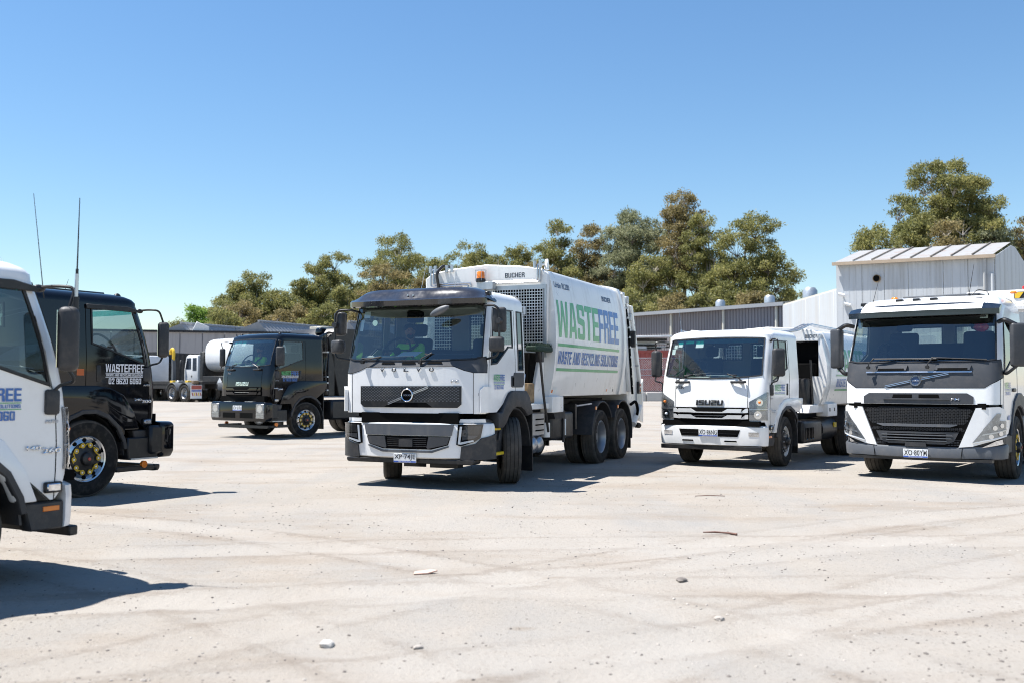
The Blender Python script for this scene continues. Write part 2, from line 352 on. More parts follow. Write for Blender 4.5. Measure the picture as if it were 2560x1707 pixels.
# ------------------------------------------------------------------ heavy condensed block lettering, drawn as outlines
def _rc(a, b, c, d): return [(a, b), (c, b), (c, d), (a, d)]
_ST = _rc(0, 0, .3, 1); _HL = [(.1, 0), (.5, 0), (.5, .16), (.3, .16), (.3, .84), (.5, .84), (.5, 1), (.1, 1), (0, .92), (0, .08)]
_mir = lambda p: [(1 - x, y) for x, y in reversed(p)]
_S6 = [[(.1, 0), (.5, 0), (.5, .16), (.3, .16), (.3, .43), (.5, .43), (.5, .58), (.3, .58), (.3, .84), (.7, .84), (.7, .70), (1, .70), (1, .92), (.9, 1), (.1, 1), (0, .92), (0, .08)], [(.5, 0), (.9, 0), (1, .08), (1, .50), (.9, .58), (.5, .58), (.5, .43), (.7, .43), (.7, .16), (.5, .16)]]
GLYPH = {
    'E': [_ST, _rc(.3, 0, .92, .17), _rc(.3, .42, .86, .58), _rc(.3, .83, .92, 1)], 'F': [_ST, _rc(.3, .40, .86, .57), _rc(.3, .83, .92, 1)], 'T': [_rc(0, .83, 1, 1), _rc(.35, 0, .65, .83)],
    'L': [_ST, _rc(.3, 0, .88, .17)], 'I': [_ST],
    'A': [[(0, 0), (.28, 0), (.52, 1), (.30, 1)], [(.76, 0), (1.04, 0), (.74, 1), (.52, 1)], [(.325, .18), (.715, .18), (.68, .33), (.36, .33)]],
    'W': [[(0, 1), (.24, 1), (.37, .22), (.37, 0), (.16, 0)], [(.37, 0), (.46, 0), (.70, .66), (.70, 1), (.60, 1), (.37, .22)], [(.94, 0), (1.03, 0), (1.03, .22), (.80, 1), (.70, 1), (.70, .66)], [(1.03, 0), (1.24, 0), (1.40, 1), (1.16, 1), (1.03, .22)]],
    'S': [[(.1, 0), (.9, 0), (1, .08), (1, .50), (.92, .57), (.3, .63), (.3, .84), (.7, .84), (.7, .68), (1, .68), (1, .92), (.9, 1), (.1, 1), (0, .92), (0, .52), (.08, .45), (.7, .39), (.7, .16), (.3, .16), (.3, .32), (0, .32), (0, .08)]],
    'C': [[(.1, 0), (.9, 0), (1, .08), (1, .38), (.7, .38), (.7, .16), (.3, .16), (.3, .84), (.7, .84), (.7, .64), (1, .64), (1, .92), (.9, 1), (.1, 1), (0, .92), (0, .08)]],
    'G': [[(.1, 0), (1, 0), (1, .52), (.5, .52), (.5, .38), (.7, .38), (.7, .16), (.3, .16), (.3, .84), (.7, .84), (.7, .66), (1, .66), (1, .92), (.9, 1), (.1, 1), (0, .92), (0, .08)]],
    'O': [_HL, _mir(_HL)], '0': [_HL, _mir(_HL)], 'U': [[(.1, 0), (.9, 0), (1, .08), (1, 1), (.7, 1), (.7, .16), (.3, .16), (.3, 1), (0, 1), (0, .08)]],
    'D': [_ST, [(.3, 0), (.88, 0), (1, .1), (1, .9), (.88, 1), (.3, 1), (.3, .84), (.7, .84), (.7, .16), (.3, .16)]],
    'R': [_ST, [(.3, 1), (.3, .84), (.68, .84), (.68, .60), (.3, .60), (.3, .44), (.68, .44), (.68, 0), (1.04, 0), (.98, .42), (.80, .52), (.98, .62), (.98, .92), (.88, 1)]],
    'B': [_ST, [(.3, 1), (.3, .84), (.68, .84), (.68, .60), (.3, .60), (.3, .44), (.7, .44), (.7, .16), (.3, .16), (.3, 0), (.9, 0), (1, .08), (1, .44), (.92, .52), (1, .60), (1, .92), (.9, 1)]],
    'N': [_ST, _rc(.7, 0, 1, 1), [(.3, 1), (.3, .55), (.7, 0), (.7, .45)]], 'H': [_ST, _rc(.7, 0, 1, 1), _rc(.3, .41, .7, .58)],
    'Y': [[(0, 1), (.3, 1), (.5, .62), (.7, 1), (1, 1), (.65, .40), (.65, 0), (.35, 0), (.35, .40)]],
    '2': [[(0, 0), (1, 0), (1, .16), (.40, .16), (.95, .54), (1, .62), (1, .92), (.9, 1), (.1, 1), (0, .92), (0, .66), (.3, .66), (.3, .84), (.7, .84), (.7, .62), (0, .16)]],
    '6': _S6, '9': [[(1 - x, 1 - y) for x, y in p] for p in _S6]}
GW = {'I': .3, 'W': 1.4, 'A': 1.04, 'E': .92, 'F': .92, 'L': .88, ' ': .42}
def block(s, mp, u0, u1, v0, v1, name, mat, parent, shear=0.0, step=0.0, gap=0.12):
    tot = sum(GW.get(c, 1) + gap for c in s) - gap; k = (u1 - u0) / (tot + shear); b = bmesh.new(); x = 0.0
    for c in s:
        for p in GLYPH.get(c, []):
            b.faces.new([b.verts.new((u0 + (x + px + shear * py) * k, v0 + py * (v1 - v0), 0)) for px, py in p])
        x += GW.get(c, 1) + gap
    return warp2d(b, mp, 0.0, step, name, mat, parent, smooth=0)
# ------------------------------------------------------------------ cab surfaces
class Prof:
    """plan outline of a cab or bumper at every height: front bow, rounded corners, straight sides"""
    def __init__(s, w, f, r, bow, rear=2.0, rb=0.08):
        c = lambda q: q if callable(q) else (lambda z: q)
        s.w, s.f, s.r, s.bow, s.rear, s.rb = c(w), c(f), c(r), c(bow), rear, rb
    def at(s, u, z, off=0.0):
        """u: distance along the outline from the front centre, + to the right"""
        w, f, r, bow = s.w(z), s.f(z), s.r(z), s.bow(z); sg = 1 if u >= 0 else -1; a = abs(u); fl = w - r
        if a <= fl:
            t = a / fl; dx = 2 * bow * t / fl; L = math.hypot(1, dx)
            return (sg * (a + off * dx / L), f + bow * t * t - off / L, z)
        a -= fl; arc = r * math.pi / 2
        if a <= arc:
            p = a / r
            return (sg * (fl + (r + off) * math.sin(p)), f + bow + r - (r + off) * math.cos(p), z)
        return (sg * (w + off), f + bow + r + a - arc, z)
    def mp(s, off=0.0): return lambda u, v, w: s.at(u, v, off + w)
    def us(s, y, z):
        """outline distance of the point on the side at depth y"""
        w, f, r, bow = s.w(z), s.f(z), s.r(z), s.bow(z); return (w - r) + r * math.pi / 2 + y - (f + bow + r)
    def line(s, kind, val, fol, z, z0):
        w, f, r, bow = s.w(z), s.f(z), s.r(z), s.bow(z)
        if kind in 'LR':
            y = val + fol * (f - s.f(z0)); y = min(max(y, f + bow + r + 0.002), s.rear - s.rb - 0.002)
            return ((-w if kind == 'L' else w), y, z)
        if kind == 'F': return (val * (w - r), f + bow * val * val, z)
        if kind in ('cL', 'cR'):
            a = R(val); sg = -1 if kind == 'cL' else 1
            return (sg * (w - r + r * math.sin(a)), f + bow + r - r * math.cos(a), z)
        if kind in ('bL', 'bR'):
            a = R(val); sg = -1 if kind == 'bL' else 1; rb = s.rb; top = s.rear - s.roofin(z)
            return (sg * (w - rb + rb * math.cos(a)), top - rb + rb * math.sin(a), z)
        if kind == 'B': return (val * (w - s.rb), s.rear - s.roofin(z), z)
    roofin = staticmethod(lambda z: 0.0)

def thicken(o, th, off, matoff=0, ang=35):
    m_ = o.modifiers.new('thickness', 'SOLIDIFY'); m_.thickness = th; m_.offset = off; m_.material_offset = matoff
    dg = bpy.context.evaluated_depsgraph_get(); me = bpy.data.meshes.new_from_object(o.evaluated_get(dg)); o.modifiers.clear(); old = o.data; o.data = me; me.name = old.name
    me.polygons.foreach_set('use_smooth', [True] * len(me.polygons)); me.set_sharp_from_angle(angle=R(ang))
def shell(prof, sides, front, back, levels, z0, regions, parent, mats, seal=0.022, roofmat=None, name='cab_shell', thick=0.02):
    """sides: (y, follow) from front to rear; front: t values; levels: functions (kind, value) -> z.
    regions: (part name, side 'F'/'L'/'R'/'B', index range, level range, kind) kind: 'glass' | 'panel'"""
    U = [('L', y, fo) for y, fo in reversed(sides)] + [('cL', a, 0) for a in (90, 67.5, 45, 22.5)][1:] + [('F', t, 0) for t in front] \
        + [('cR', a, 0) for a in (22.5, 45, 67.5)] + [('R', y, fo) for y, fo in sides] + [('bR', a, 0) for a in (0, 45)] + [('B', t, 0) for t in back] + [('bL', a, 0) for a in (45, 0)]
    n = len(U); ns = len(sides)
    P = [[Vector(prof.line(k, v, fo, lv(k, v), z0)) for (k, v, fo) in U] for lv in levels]
    base = {'L': 0, 'F': ns + 3, 'R': ns + 3 + len(front) + 3, 'B': 2 * ns + 6 + len(front) + 2}
    def cells(side, i0, i1, k0, k1):
        out = []
        for k in range(k0, k1):
            for i in range(i0, i1):
                if side == 'L': ii = ns - 2 - i
                else: ii = base[side] + i
                out.append((ii % n, k))
        return out
    owner = {}
    for (nm, side, i0, i1, k0, k1, kind) in regions:
        for c in cells(side, i0, i1, k0, k1): owner[c] = (nm, side, kind)
    def build_cells(cs, nm, mat, kind, lab=None):
        bm = bmesh.new(); vm = {}
        def gv(i, k):
            if (i % n, k) not in vm: vm[(i % n, k)] = bm.verts.new(P[k][i % n])
            return vm[(i % n, k)]
        for (i, k) in cs:
            q = [gv(i, k), gv(i + 1, k), gv(i + 1, k + 1), gv(i, k + 1)]
            try: bm.faces.new(q)
            except ValueError: pass
        if nm == name:
            q = [gv(i, len(levels) - 1) for i in range(n)]
            bm.faces.new(q)
        bmesh.ops.remove_doubles(bm, verts=bm.verts, dist=1e-4)
        bmesh.ops.dissolve_degenerate(bm, edges=bm.edges, dist=1e-4)
        return bm
    groups = {}
    for k in range(len(levels) - 1):
        for i in range(n):
            groups.setdefault(owner.get((i, k), (name, '', 'panel')), []).append((i, k))
    objs = {}
    for (nm, side, kind), cs in groups.items():
        bm = build_cells(cs, nm, None, kind)
        if kind == 'open': bm.free(); continue
        if kind == 'glass':
            rim = bmesh.ops.inset_region(bm, faces=bm.faces[:], thickness=seal, use_even_offset=True, use_boundary=True)['faces']
            b2 = bm.copy(); rs = set(f.index for f in rim); bm.faces.index_update(); rs = set(f.index for f in rim)
            b2.faces.ensure_lookup_table()
            bmesh.ops.delete(bm, geom=rim, context='FACES')
            b2.faces.index_update(); bmesh.ops.delete(b2, geom=[f for f in b2.faces if f.index not in rs], context='FACES')
            for v in bm.verts: pass
            g = link(finish(bm, nm, mats.get(nm, 'screen_glass'), 50, recalc=False), nm, parent)
            s_ = link(finish(b2, 'window_seal', 'black_satin', 50, recalc=False), 'window_seal', g)
            thicken(s_, 0.018, 0.2)
            objs.setdefault(nm, []).append((side, g))
        else:
            seams = [(e.verts[0].co.copy(), e.verts[1].co.copy()) for e in bm.edges if e.is_boundary] if nm != name else []
            o = link(finish(bm, nm, mats.get(nm, mats.get(name)), 40, recalc=False), nm, parent)
            o.data.materials.append(M['cab_trim']); thicken(o, thick, -1, 1)
            if seams:
                sb = MB()
                for a_, b_ in seams:
                    if (b_ - a_).length > 1e-4: sb.cyl(a_, b_, 0.0045, n=4, cap=False)
                sb.build('panel_gap', 'void_black', o, smooth=0)
            objs.setdefault(nm, []).append((side, o))
    return objs

# ------------------------------------------------------------------ wheels (axis x, outer face towards +x, centre at origin)
_wc = {}
def wheel_meshes(kind, rad, wid):
    key = (kind, rad, wid)
    if key in _wc: return _wc[key]
    h = wid / 2; rr = rad * 0.60
    tp = [(rr, -h * 0.78), (rr * 1.06, -h * 0.92), (rad * 0.80, -h), (rad * 0.93, -h * 0.95), (rad * 0.985, -h * 0.82)]
    g = [-0.62, -0.56, -0.24, -0.18, 0.18, 0.24, 0.56, 0.62]
    for a, b in zip(g[::2], g[1::2]):
        tp += [(rad, h * a - 0.001), (rad * 0.978, h * a), (rad * 0.978, h * b), (rad, h * b + 0.001)]
    tp += [(rad * 0.985, h * 0.82), (rad * 0.93, h * 0.95), (rad * 0.80, h), (rr * 1.06, h * 0.92), (rr, h * 0.78)]
    tyre = MB().lathe(tp, n=48).mesh('tyre', 'rubber', smooth=50)
    tyre.materials.append(M['tread_rubber'])
    for p in tyre.polygons:
        if math.hypot(p.center.y, p.center.z) > rad * 0.955: p.material_index = 1
    res = {'tyre': tyre}
    if kind == 'front_alloy':      # convex polished disc
        rp = [(rr + 0.004, h * 0.80), (rr * 0.985, h * 0.86), (rr * 0.93, h * 0.80), (rr * 0.90, h * 0.45), (rr * 0.80, h * 0.52), (rr * 0.68, h * 0.62), (rr * 0.62, h * 0.66), (rr * 0.28, h * 0.66)]
        hole_r, hole_x, hs = rr * 0.80, h * 0.53, rr * 0.085
    elif kind == 'front_steel':
        rp = [(rr + 0.004, h * 0.80), (rr * 0.97, h * 0.84), (rr * 0.92, h * 0.55), (rr * 0.86, h * 0.30), (rr * 0.74, h * 0.42), (rr * 0.60, h * 0.68), (rr * 0.52, h * 0.74), (rr * 0.25, h * 0.74)]
        hole_r, hole_x, hs = rr * 0.77, h * 0.42, rr * 0.10
    else:                          # deep dished rear
        rp = [(rr + 0.004, h * 0.80), (rr * 0.97, h * 0.86), (rr * 0.90, h * 0.70), (rr * 0.87, -h * 0.25), (rr * 0.74, -h * 0.42), (rr * 0.60, -h * 0.55), (rr * 0.30, -h * 0.55), (rr * 0.30, h * 0.05), (rr * 0.22, h * 0.12), (0.001, h * 0.12)]
        hole_r, hole_x, hs = rr * 0.74, -h * 0.40, rr * 0.09
    res['rim'] = MB().lathe(rp, n=40).mesh('rim', 'alloy' if kind != 'front_steel' else 'body_white', smooth=40)
    if kind == 'rear': res['rim'].materials[0] = M['steel_rim']
    hm = MB()
    for k in range(10):
        t = 2 * math.pi * (k + 0.5) / 10
        c = Vector((hole_x, hole_r * math.cos(t), hole_r * math.sin(t)))
        hm.cyl(c - Vector((0.02, 0, 0)), c + Vector((0.013, 0, 0)), hs, n=12)
    res['hand_hole'] = hm.mesh('hand_hole', 'void_black')
    if kind != 'rear':
        hx = rp[-1][1]
        res['hub'] = MB().lathe([(rr * 0.71, hx - 0.004), (rr * 0.70, hx + 0.010), (rr * 0.46, hx + 0.012), (rr * 0.30, hx + 0.03), (rr * 0.27, hx + 0.075), (rr * 0.20, hx + 0.09), (0.001, hx + 0.092)], n=24).mesh('hub', 'black_satin')
        nm = MB()
        for k in range(10):
            t = 2 * math.pi * k / 10; c = Vector((hx, rr * 0.60 * math.cos(t), rr * 0.60 * math.sin(t)))
            nm.cyl(c, c + Vector((0.035, 0, 0)), 0.016, n=6)
        res['wheel_nut'] = nm.mesh('wheel_nut', 'silver')
    _wc[key] = res
    return res
def wheel(parent, kind, x, y, rad=0.5, wid=0.29, side=1, steer=0.0, nut=None, inner=False):
    ms = wheel_meshes(kind, rad, wid)
    mx = Matrix.Translation((x, y, rad - 0.012)) @ Matrix.Rotation(R(steer), 4, 'Z') @ (Matrix.Identity(4) if side > 0 else Matrix.Rotation(math.pi, 4, 'Z'))
    t = link(ms['tyre'], 'tyre', parent, mx)
    if inner: return t
    for k, me in ms.items():
        if k != 'tyre':
            q_ = link(me, k, t)
            if k in ('hand_hole', 'wheel_nut'): q_['kind'] = 'stuff'
    if nut:   # yellow wheel-nut indicators
        h = wid / 2; rr = rad * 0.60; b = MB(); hx = h * 0.68
        for k in range(10):
            a = 2 * math.pi * k / 10; c = Vector((hx + 0.012, rr * 0.60 * math.cos(a), rr * 0.60 * math.sin(a)))
            b.lathe([(0.021, 0.01), (0.034, 0.01), (0.034, 0.022), (0.021, 0.022)], c=c, n=12, closed_prof=True)
            if k % 2 == 0:
                a2 = a + 2 * math.pi / 10; q = [c]
                for j in range(1, 6):
                    u = j / 6; aa = lerp(a, a2, u); rr2 = rr * (0.60 + 0.055 * math.sin(u * 2 * math.pi))
                    q.append(Vector((hx + 0.016, rr2 * math.cos(aa), rr2 * math.sin(aa))))
                b.tube(q[1:], 0.008, n=5)
            else:
                t1 = Vector((0, -math.sin(a), math.cos(a))); rd = Vector((0, math.cos(a), math.sin(a)))
                b.add([c + t1 * 0.055 + Vector((0.004, 0, 0)), c + rd * 0.022 + t1 * 0.02 + Vector((0.004, 0, 0)), c - rd * 0.022 + t1 * 0.02 + Vector((0.004, 0, 0))], [(0, 1, 2)])
        tag(b.build('nut_indicator', nut, t), kind='stuff')
        MB().cyl((hx + 0.09, 0, 0), (hx + 0.10, 0, 0), 0.022, n=12).build('hub_plug', 'red_lens', t)
    return t
def flat_y(y): return lambda u, v, w: (u, y - w, v)          # faces the front
def flat_R(x): return lambda u, v, w: (x + w, u, v)          # faces +x, reads with +y
def flat_L(x): return lambda u, v, w: (-x - w, -u, v)        # faces -x, reads with -y
def number_plate(parent, x, y, z, txt, w=0.372, h=0.134):
    p = MB().box(x - w / 2, x + w / 2, y - 0.012, y, z - h / 2, z + h / 2).build('number_plate', 'plate_white', parent, bevel=0.004)
    text(txt, flat_y(y - 0.0125), x - w * 0.46, x + w * 0.46, z - h * 0.24, z + h * 0.40, 'lettering', 'print_black', p, bold=0.012, t=0.001, space=1.08)
    panel([(x - w / 2 + 0.004, z - h / 2 + 0.004), (x + w / 2 - 0.004, z - h / 2 + 0.004), (x + w / 2 - 0.004, z - h / 2 + 0.026), (x - w / 2 + 0.004, z - h / 2 + 0.026)], flat_y(y - 0.0125), 0.001, 'blue_strip', 'plate_blue', p, step=0)
    text('NEW SOUTH WALES', flat_y(y - 0.0145), x - w * 0.28, x + w * 0.28, z - h / 2 + 0.009, z - h / 2 + 0.021, 'lettering', 'print_white', p)
    m = MB()
    for sx in (-1, 1): m.cyl((x + sx * w * 0.3, y - 0.012, z + h * 0.45), (x + sx * w * 0.3, y - 0.016, z + h * 0.45), 0.006, n=8)
    tag(m.build('plate_screw', 'silver', p), kind='stuff')
def logo_block(parent, mp, u0, u1, v0, v1, mats=('print_green', 'print_blue', 'print_blue', 'print_green'), phone=True):
    """WASTEFREE door lettering: name, strap line between rules, phone number"""
    g, bl, sm, ln = mats; H = v1 - v0; W = u1 - u0; zf = lambda a: v0 + H * a
    a = (0.60, 1.0) if phone else (0.42, 1.0)
    block('WASTE', mp, u0, u0 + W * 0.565, zf(a[0]), zf(a[1]), 'lettering', g, parent)
    block('FREE', mp, u0 + W * 0.58, u1, zf(a[0]), zf(a[1]), 'lettering', bl, parent)
    b = (0.40, 0.51) if phone else (0.14, 0.29)
    block('WASTE AND RECYCLING SOLUTIONS', mp, u0 + W * 0.01, u1 - W * 0.01, zf(b[0]), zf(b[1]), 'lettering', sm, parent, gap=0.18)
    for q in ((b[1] + 0.03, b[1] + 0.055), (b[0] - 0.055, b[0] - 0.03)):
        panel([(u0, zf(q[0])), (u1, zf(q[0])), (u1, zf(q[1])), (u0, zf(q[1]))], mp, 0.0, 'rule', ln, parent, step=0)
    if phone: block('02 9620 6060', mp, u0 + W * 0.08, u1 - W * 0.08, zf(0.02), zf(0.30), 'lettering', bl, parent, gap=0.16)
def isuzu_badge(parent, mp, u0, u1, v0, v1, mat='chrome', t=0.012):
    """squared ISUZU lettering drawn as outlines"""
    W = (u1 - u0); H = v1 - v0; s = 0.22 * H
    L = {'I': [[(0, 0), (.32, 0), (.32, 1), (0, 1)]],
         'S': [[(0, 0), (1, 0), (1, .60), (.28, .60), (.28, .78), (1, .78), (1, 1), (0, 1), (0, .40), (.72, .40), (.72, .22), (0, .22)]],
         'U': [[(0, 0), (1, 0), (1, 1), (.72, 1), (.72, .24), (.28, .24), (.28, 1), (0, 1)]],
         'Z': [[(0, 0), (1, 0), (1, .22), (.30, .22), (.30, .40), (1, .40), (1, 1), (0, 1), (0, .78), (.70, .78), (.70, .60), (0, .60)]]}
    wd = {'I': 0.33, 'S': 1, 'U': 1, 'Z': 1}; tot = 0.33 + 4 + 4 * 0.16; x = u0; k = W / tot
    for ch in 'ISUZU':
        for pl in L[ch]:
            panel([(x + p[0] * k + 0.10 * (p[1] - 0.5) * k, v0 + p[1] * H) for p in pl], mp, t, 'badge', mat, parent, step=0)
        x += k * (wd[ch] + 0.16)
def mirror(parent, c, w, h, d, rz=0.0, name='mirror', mat='dark_plastic', back=1):
    """rounded housing with a glass facing the rear (+y)"""
    mx = Matrix.Translation(c) @ Matrix.Rotation(R(rz), 4, 'Z')
    o = MB().box(-w / 2, w / 2, -d / 2, d / 2, -h / 2, h / 2).build(name, mat, parent, bevel=min(w, d) * 0.33, seg=3, smooth=60)
    o.matrix_local = mx
    MB().box(-w / 2 + 0.02, w / 2 - 0.02, d / 2 + 0.001, d / 2 + 0.005, -h / 2 + 0.03, h / 2 - 0.03).build('mirror_glass', 'mirror_glass', o)
    return o
def wiper(parent, p0, p1, b0, b1, y):
    a = MB(); a.tube([p0, ((p0[0] * 0.9 + p1[0] * 0.1), (p0[1] + p1[1]) / 2 - 0.02, p0[2] * 0.6 + p1[2] * 0.4), p1], 0.011, n=6)
    a.cyl((p0[0], p0[1] - 0.03, p0[2]), (p0[0], p0[1] + 0.02, p0[2]), 0.028, n=10)
    w = a.build('wiper', 'black_satin', parent)
    MB().tube([b0, tuple((x + q) / 2 for x, q in zip(b0, b1)), b1], 0.010, n=5).build('wiper_blade', 'black_satin', w)
def steering_wheel(parent, c, r=0.22, tilt=40):
    mx = Matrix.Translation(c) @ Matrix.Rotation(R(tilt), 4, 'X')
    pr = [(r + 0.016 * math.cos(a), 0.016 * math.sin(a)) for a in (2 * math.pi * i / 8 for i in range(8))]
    b = MB().lathe(pr, axis='z', n=28, closed_prof=True)
    b.cyl((0, 0, -0.04), (0, 0, 0.01), 0.06, n=12); b.tube([(-r, 0, 0), (r, 0, 0)], 0.014, n=6); b.tube([(0, 0, 0), (0, -r, 0)], 0.014, n=6)
    o = b.build('steering_wheel', 'cab_dark', parent); o.matrix_local = mx
def seat(parent, x, y, z, mat='seat'):
    MB().box(x - 0.25, x + 0.25, y - 0.25, y + 0.25, z - 0.14, z).build('seat_cushion', mat, parent, bevel=0.05, seg=2)
    mx = Matrix.Translation((x, y + 0.27, z)) @ Matrix.Rotation(R(-8), 4, 'X')
    o = MB().box(-0.24, 0.24, -0.06, 0.06, -0.05, 0.62).build('seat_back', mat, parent, bevel=0.05, seg=2); o.matrix_local = mx
    o = MB().box(-0.13, 0.13, -0.05, 0.05, 0.65, 0.85).build('headrest', mat, parent, bevel=0.04, seg=2); o.matrix_local = mx
def antenna(parent, p, tip, mat='black_satin', r=0.006, base=0.02, name='antenna'):
    a = MB().cyl(p, (p[0], p[1], p[2] + 0.05), base, base * 0.6, n=8); p2 = (p[0], p[1], p[2] + 0.05)
    a.cyl(p2, tip, r, r * 0.5, n=6); return a.build(name, mat, parent)
# ------------------------------------------------------------------ ground
from mathutils import noise as MN
import numpy as np
def smooth(a, b, x): t = max(0.0, min(1.0, (x - a) / (b - a))); return t * t * (3 - 2 * t)
def ground_z(x, y):
    z = 0.5 * smooth(31, 56, y)
    n = MN.noise(Vector((x * 0.35, y * 0.35, 1.3))) * 0.018 + MN.noise(Vector((x * 1.3, y * 1.3, 4.0))) * 0.008
    # old wheel tracks sweep across the yard
    for (cx, cy, rad, wd, dp) in TRACKS:
        d = math.hypot(x - cx, y - cy) - rad
        if abs(d) < wd * 2.5: n += -dp * math.exp(-(d / wd) ** 2) + dp * 0.6 * math.exp(-((abs(d) - wd * 1.7) / (wd * 0.6)) ** 2)
    near = smooth(33, 28, y) * smooth(-2, 1.5, y) * smooth(17, 14, abs(x))
    return z + n * near
TRACKS = [(-14, -6, 17.5, 0.17, 0.012), (-14, -6, 19.6, 0.17, 0.012), (16, -9, 21.0, 0.18, 0.010), (16, -9, 23.2, 0.18, 0.010), (-9, 30, 24.0, 0.16, 0.010), (-9, 30, 26.1, 0.16, 0.010), (3, -20, 27.5, 0.2, 0.012), (3, -20, 29.6, 0.2, 0.012)]
def axis(lo, hi, d, far_lo, far_hi):
    a = list(np.arange(lo, hi + 1e-6, d)); s = d
    while a[-1] < far_hi: s *= 1.35; a.append(a[-1] + s)
    b = []; q = lo; s = d
    while q > far_lo: s *= 1.35; q -= s; b.append(q)
    return b[::-1] + a
gx = axis(-13, 13, 0.13, -700, 700); gy = axis(1.2, 32, 0.13, -300, 900)
gv = [(x, y, ground_z(x, y)) for y in gy for x in gx]; nx = len(gx)
gf = [(j * nx + i, j * nx + i + 1, (j + 1) * nx + i + 1, (j + 1) * nx + i) for j in range(len(gy) - 1) for i in range(nx - 1)]
gme = bpy.data.meshes.new('ground'); gme.from_pydata(gv, [], gf); gme.update()
gme.polygons.foreach_set('use_smooth', [True] * len(gme.polygons))
m, nt, b = nmat('gravel_yard'); v = coord(nt)
vs_ = coord(nt, (0.75, 0.20, 1), rot=(0, 0, R(-24))); vs2 = coord(nt, (0.30, 0.8, 1), rot=(0, 0, R(18)))
big = noise(nt, v, 0.16, 6, 0.6); sweep = noise(nt, vs_, 1.0, 6, 0.6); sweep2 = noise(nt, vs2, 1.0, 6, 0.65); med = noise(nt, v, 1.1, 8, 0.7); fine = noise(nt, v, 26.0, 8, 0.75); grit = noise(nt, v, 110.0, 4, 0.7)
c = ramp(nt, big, [(0.35, (0.292, 0.261, 0.223)), (0.65, (0.335, 0.309, 0.277))])
c = mixc(nt, ramp(nt, sweep, [(0.45, (0, 0, 0)), (0.66, (0.75,) * 3)]), c, (0.267, 0.258, 0.244))
c = mixc(nt, ramp(nt, sweep2, [(0.50, (0, 0, 0)), (0.66, (0.55,) * 3)]), c, (0.239, 0.189, 0.142))
c = mixc(nt, ramp(nt, med, [(0.50, (0, 0, 0)), (0.72, (0.55,) * 3)]), c, (0.356, 0.315, 0.270))
c = mixc(nt, ramp(nt, fine, [(0.54, (0, 0, 0)), (0.70, (0.65,) * 3)]), c, (0.178, 0.152, 0.127))
c = mixc(nt, ramp(nt, grit, [(0.62, (0, 0, 0)), (0.72, (0.6,) * 3)]), c, (0.128, 0.110, 0.096))
tcg = N(nt, 'ShaderNodeTexCoord')
vor = N(nt, 'ShaderNodeTexVoronoi'); vor.inputs['Scale'].default_value = 34.0; nt.links.new(v, vor.inputs['Vector'])
vo2 = N(nt, 'ShaderNodeTexVoronoi'); vo2.inputs['Scale'].default_value = 13.0; nt.links.new(v, vo2.inputs['Vector'])
loose = ramp(nt, noise(nt, v, 0.7, 6, 0.7), [(0.42, (0.12,) * 3), (0.62, (1, 1, 1))])      # gravel gathers in drifts
for vn, thr, amt in ((vor, 0.30, 0.75), (vo2, 0.16, 0.8)):
    near_ = ramp(nt, vn.outputs['Distance'], [(thr * 0.7, (1, 1, 1)), (thr, (0, 0, 0))])
    sx_ = N(nt, 'ShaderNodeSeparateColor'); nt.links.new(vn.outputs['Color'], sx_.inputs[0])
    pick = ramp(nt, sx_.outputs[0], [(0.60, (0, 0, 0)), (0.64, (amt,) * 3)]); tone = ramp(nt, sx_.outputs[1], [(0.0, (0.095, 0.081, 0.071)), (0.6, (0.189, 0.162, 0.138)), (1.0, (0.395, 0.365, 0.336))])
    mk = mixc(nt, 1.0, mixc(nt, 1.0, near_, pick, 'MULTIPLY'), loose, 'MULTIPLY'); c = mixc(nt, mk, c, tone)
for (ex_, ey_, sx0, sy0, am) in ((-0.75, 7.3, 1.5, 0.55, 0.75), (0.30, 7.8, 0.5, 0.35, 0.6), (0.05, 6.2, 0.9, 0.30, 0.7), (-2.4, 6.6, 1.2, 0.30, 0.6), (1.6, 6.1, 0.7, 0.22, 0.5), (-1.0, 11.3, 1.1, 0.4, 0.5), (3.6, 12.6, 0.9, 0.4, 0.45)):   # sandy scuffs
    mpn = N(nt, 'ShaderNodeMapping'); mpn.vector_type = 'POINT'; mpn.inputs['Location'].default_value = (-ex_ / sx0, -ey_ / sy0, 0); mpn.inputs['Scale'].default_value = (1 / sx0, 1 / sy0, 0)
    nt.links.new(tcg.outputs['Object'], mpn.inputs['Vector']); ln = N(nt, 'ShaderNodeVectorMath', operation='LENGTH'); nt.links.new(mpn.outputs[0], ln.inputs[0])
    ma_ = N(nt, 'ShaderNodeMath', operation='MULTIPLY_ADD'); ma_.inputs[1].default_value = 1.6; nt.links.new(med, ma_.inputs[0]); nt.links.new(ln.outputs['Value'], ma_.inputs[2])
    c = mixc(nt, ramp(nt, ma_.outputs[0], [(0.75, (am,) * 3), (1.25, (0, 0, 0))]), c, (0.232, 0.189, 0.145))
tread = noise(nt, coord(nt, (3.0, 3.0, 1)), 4.0, 4, 0.7)
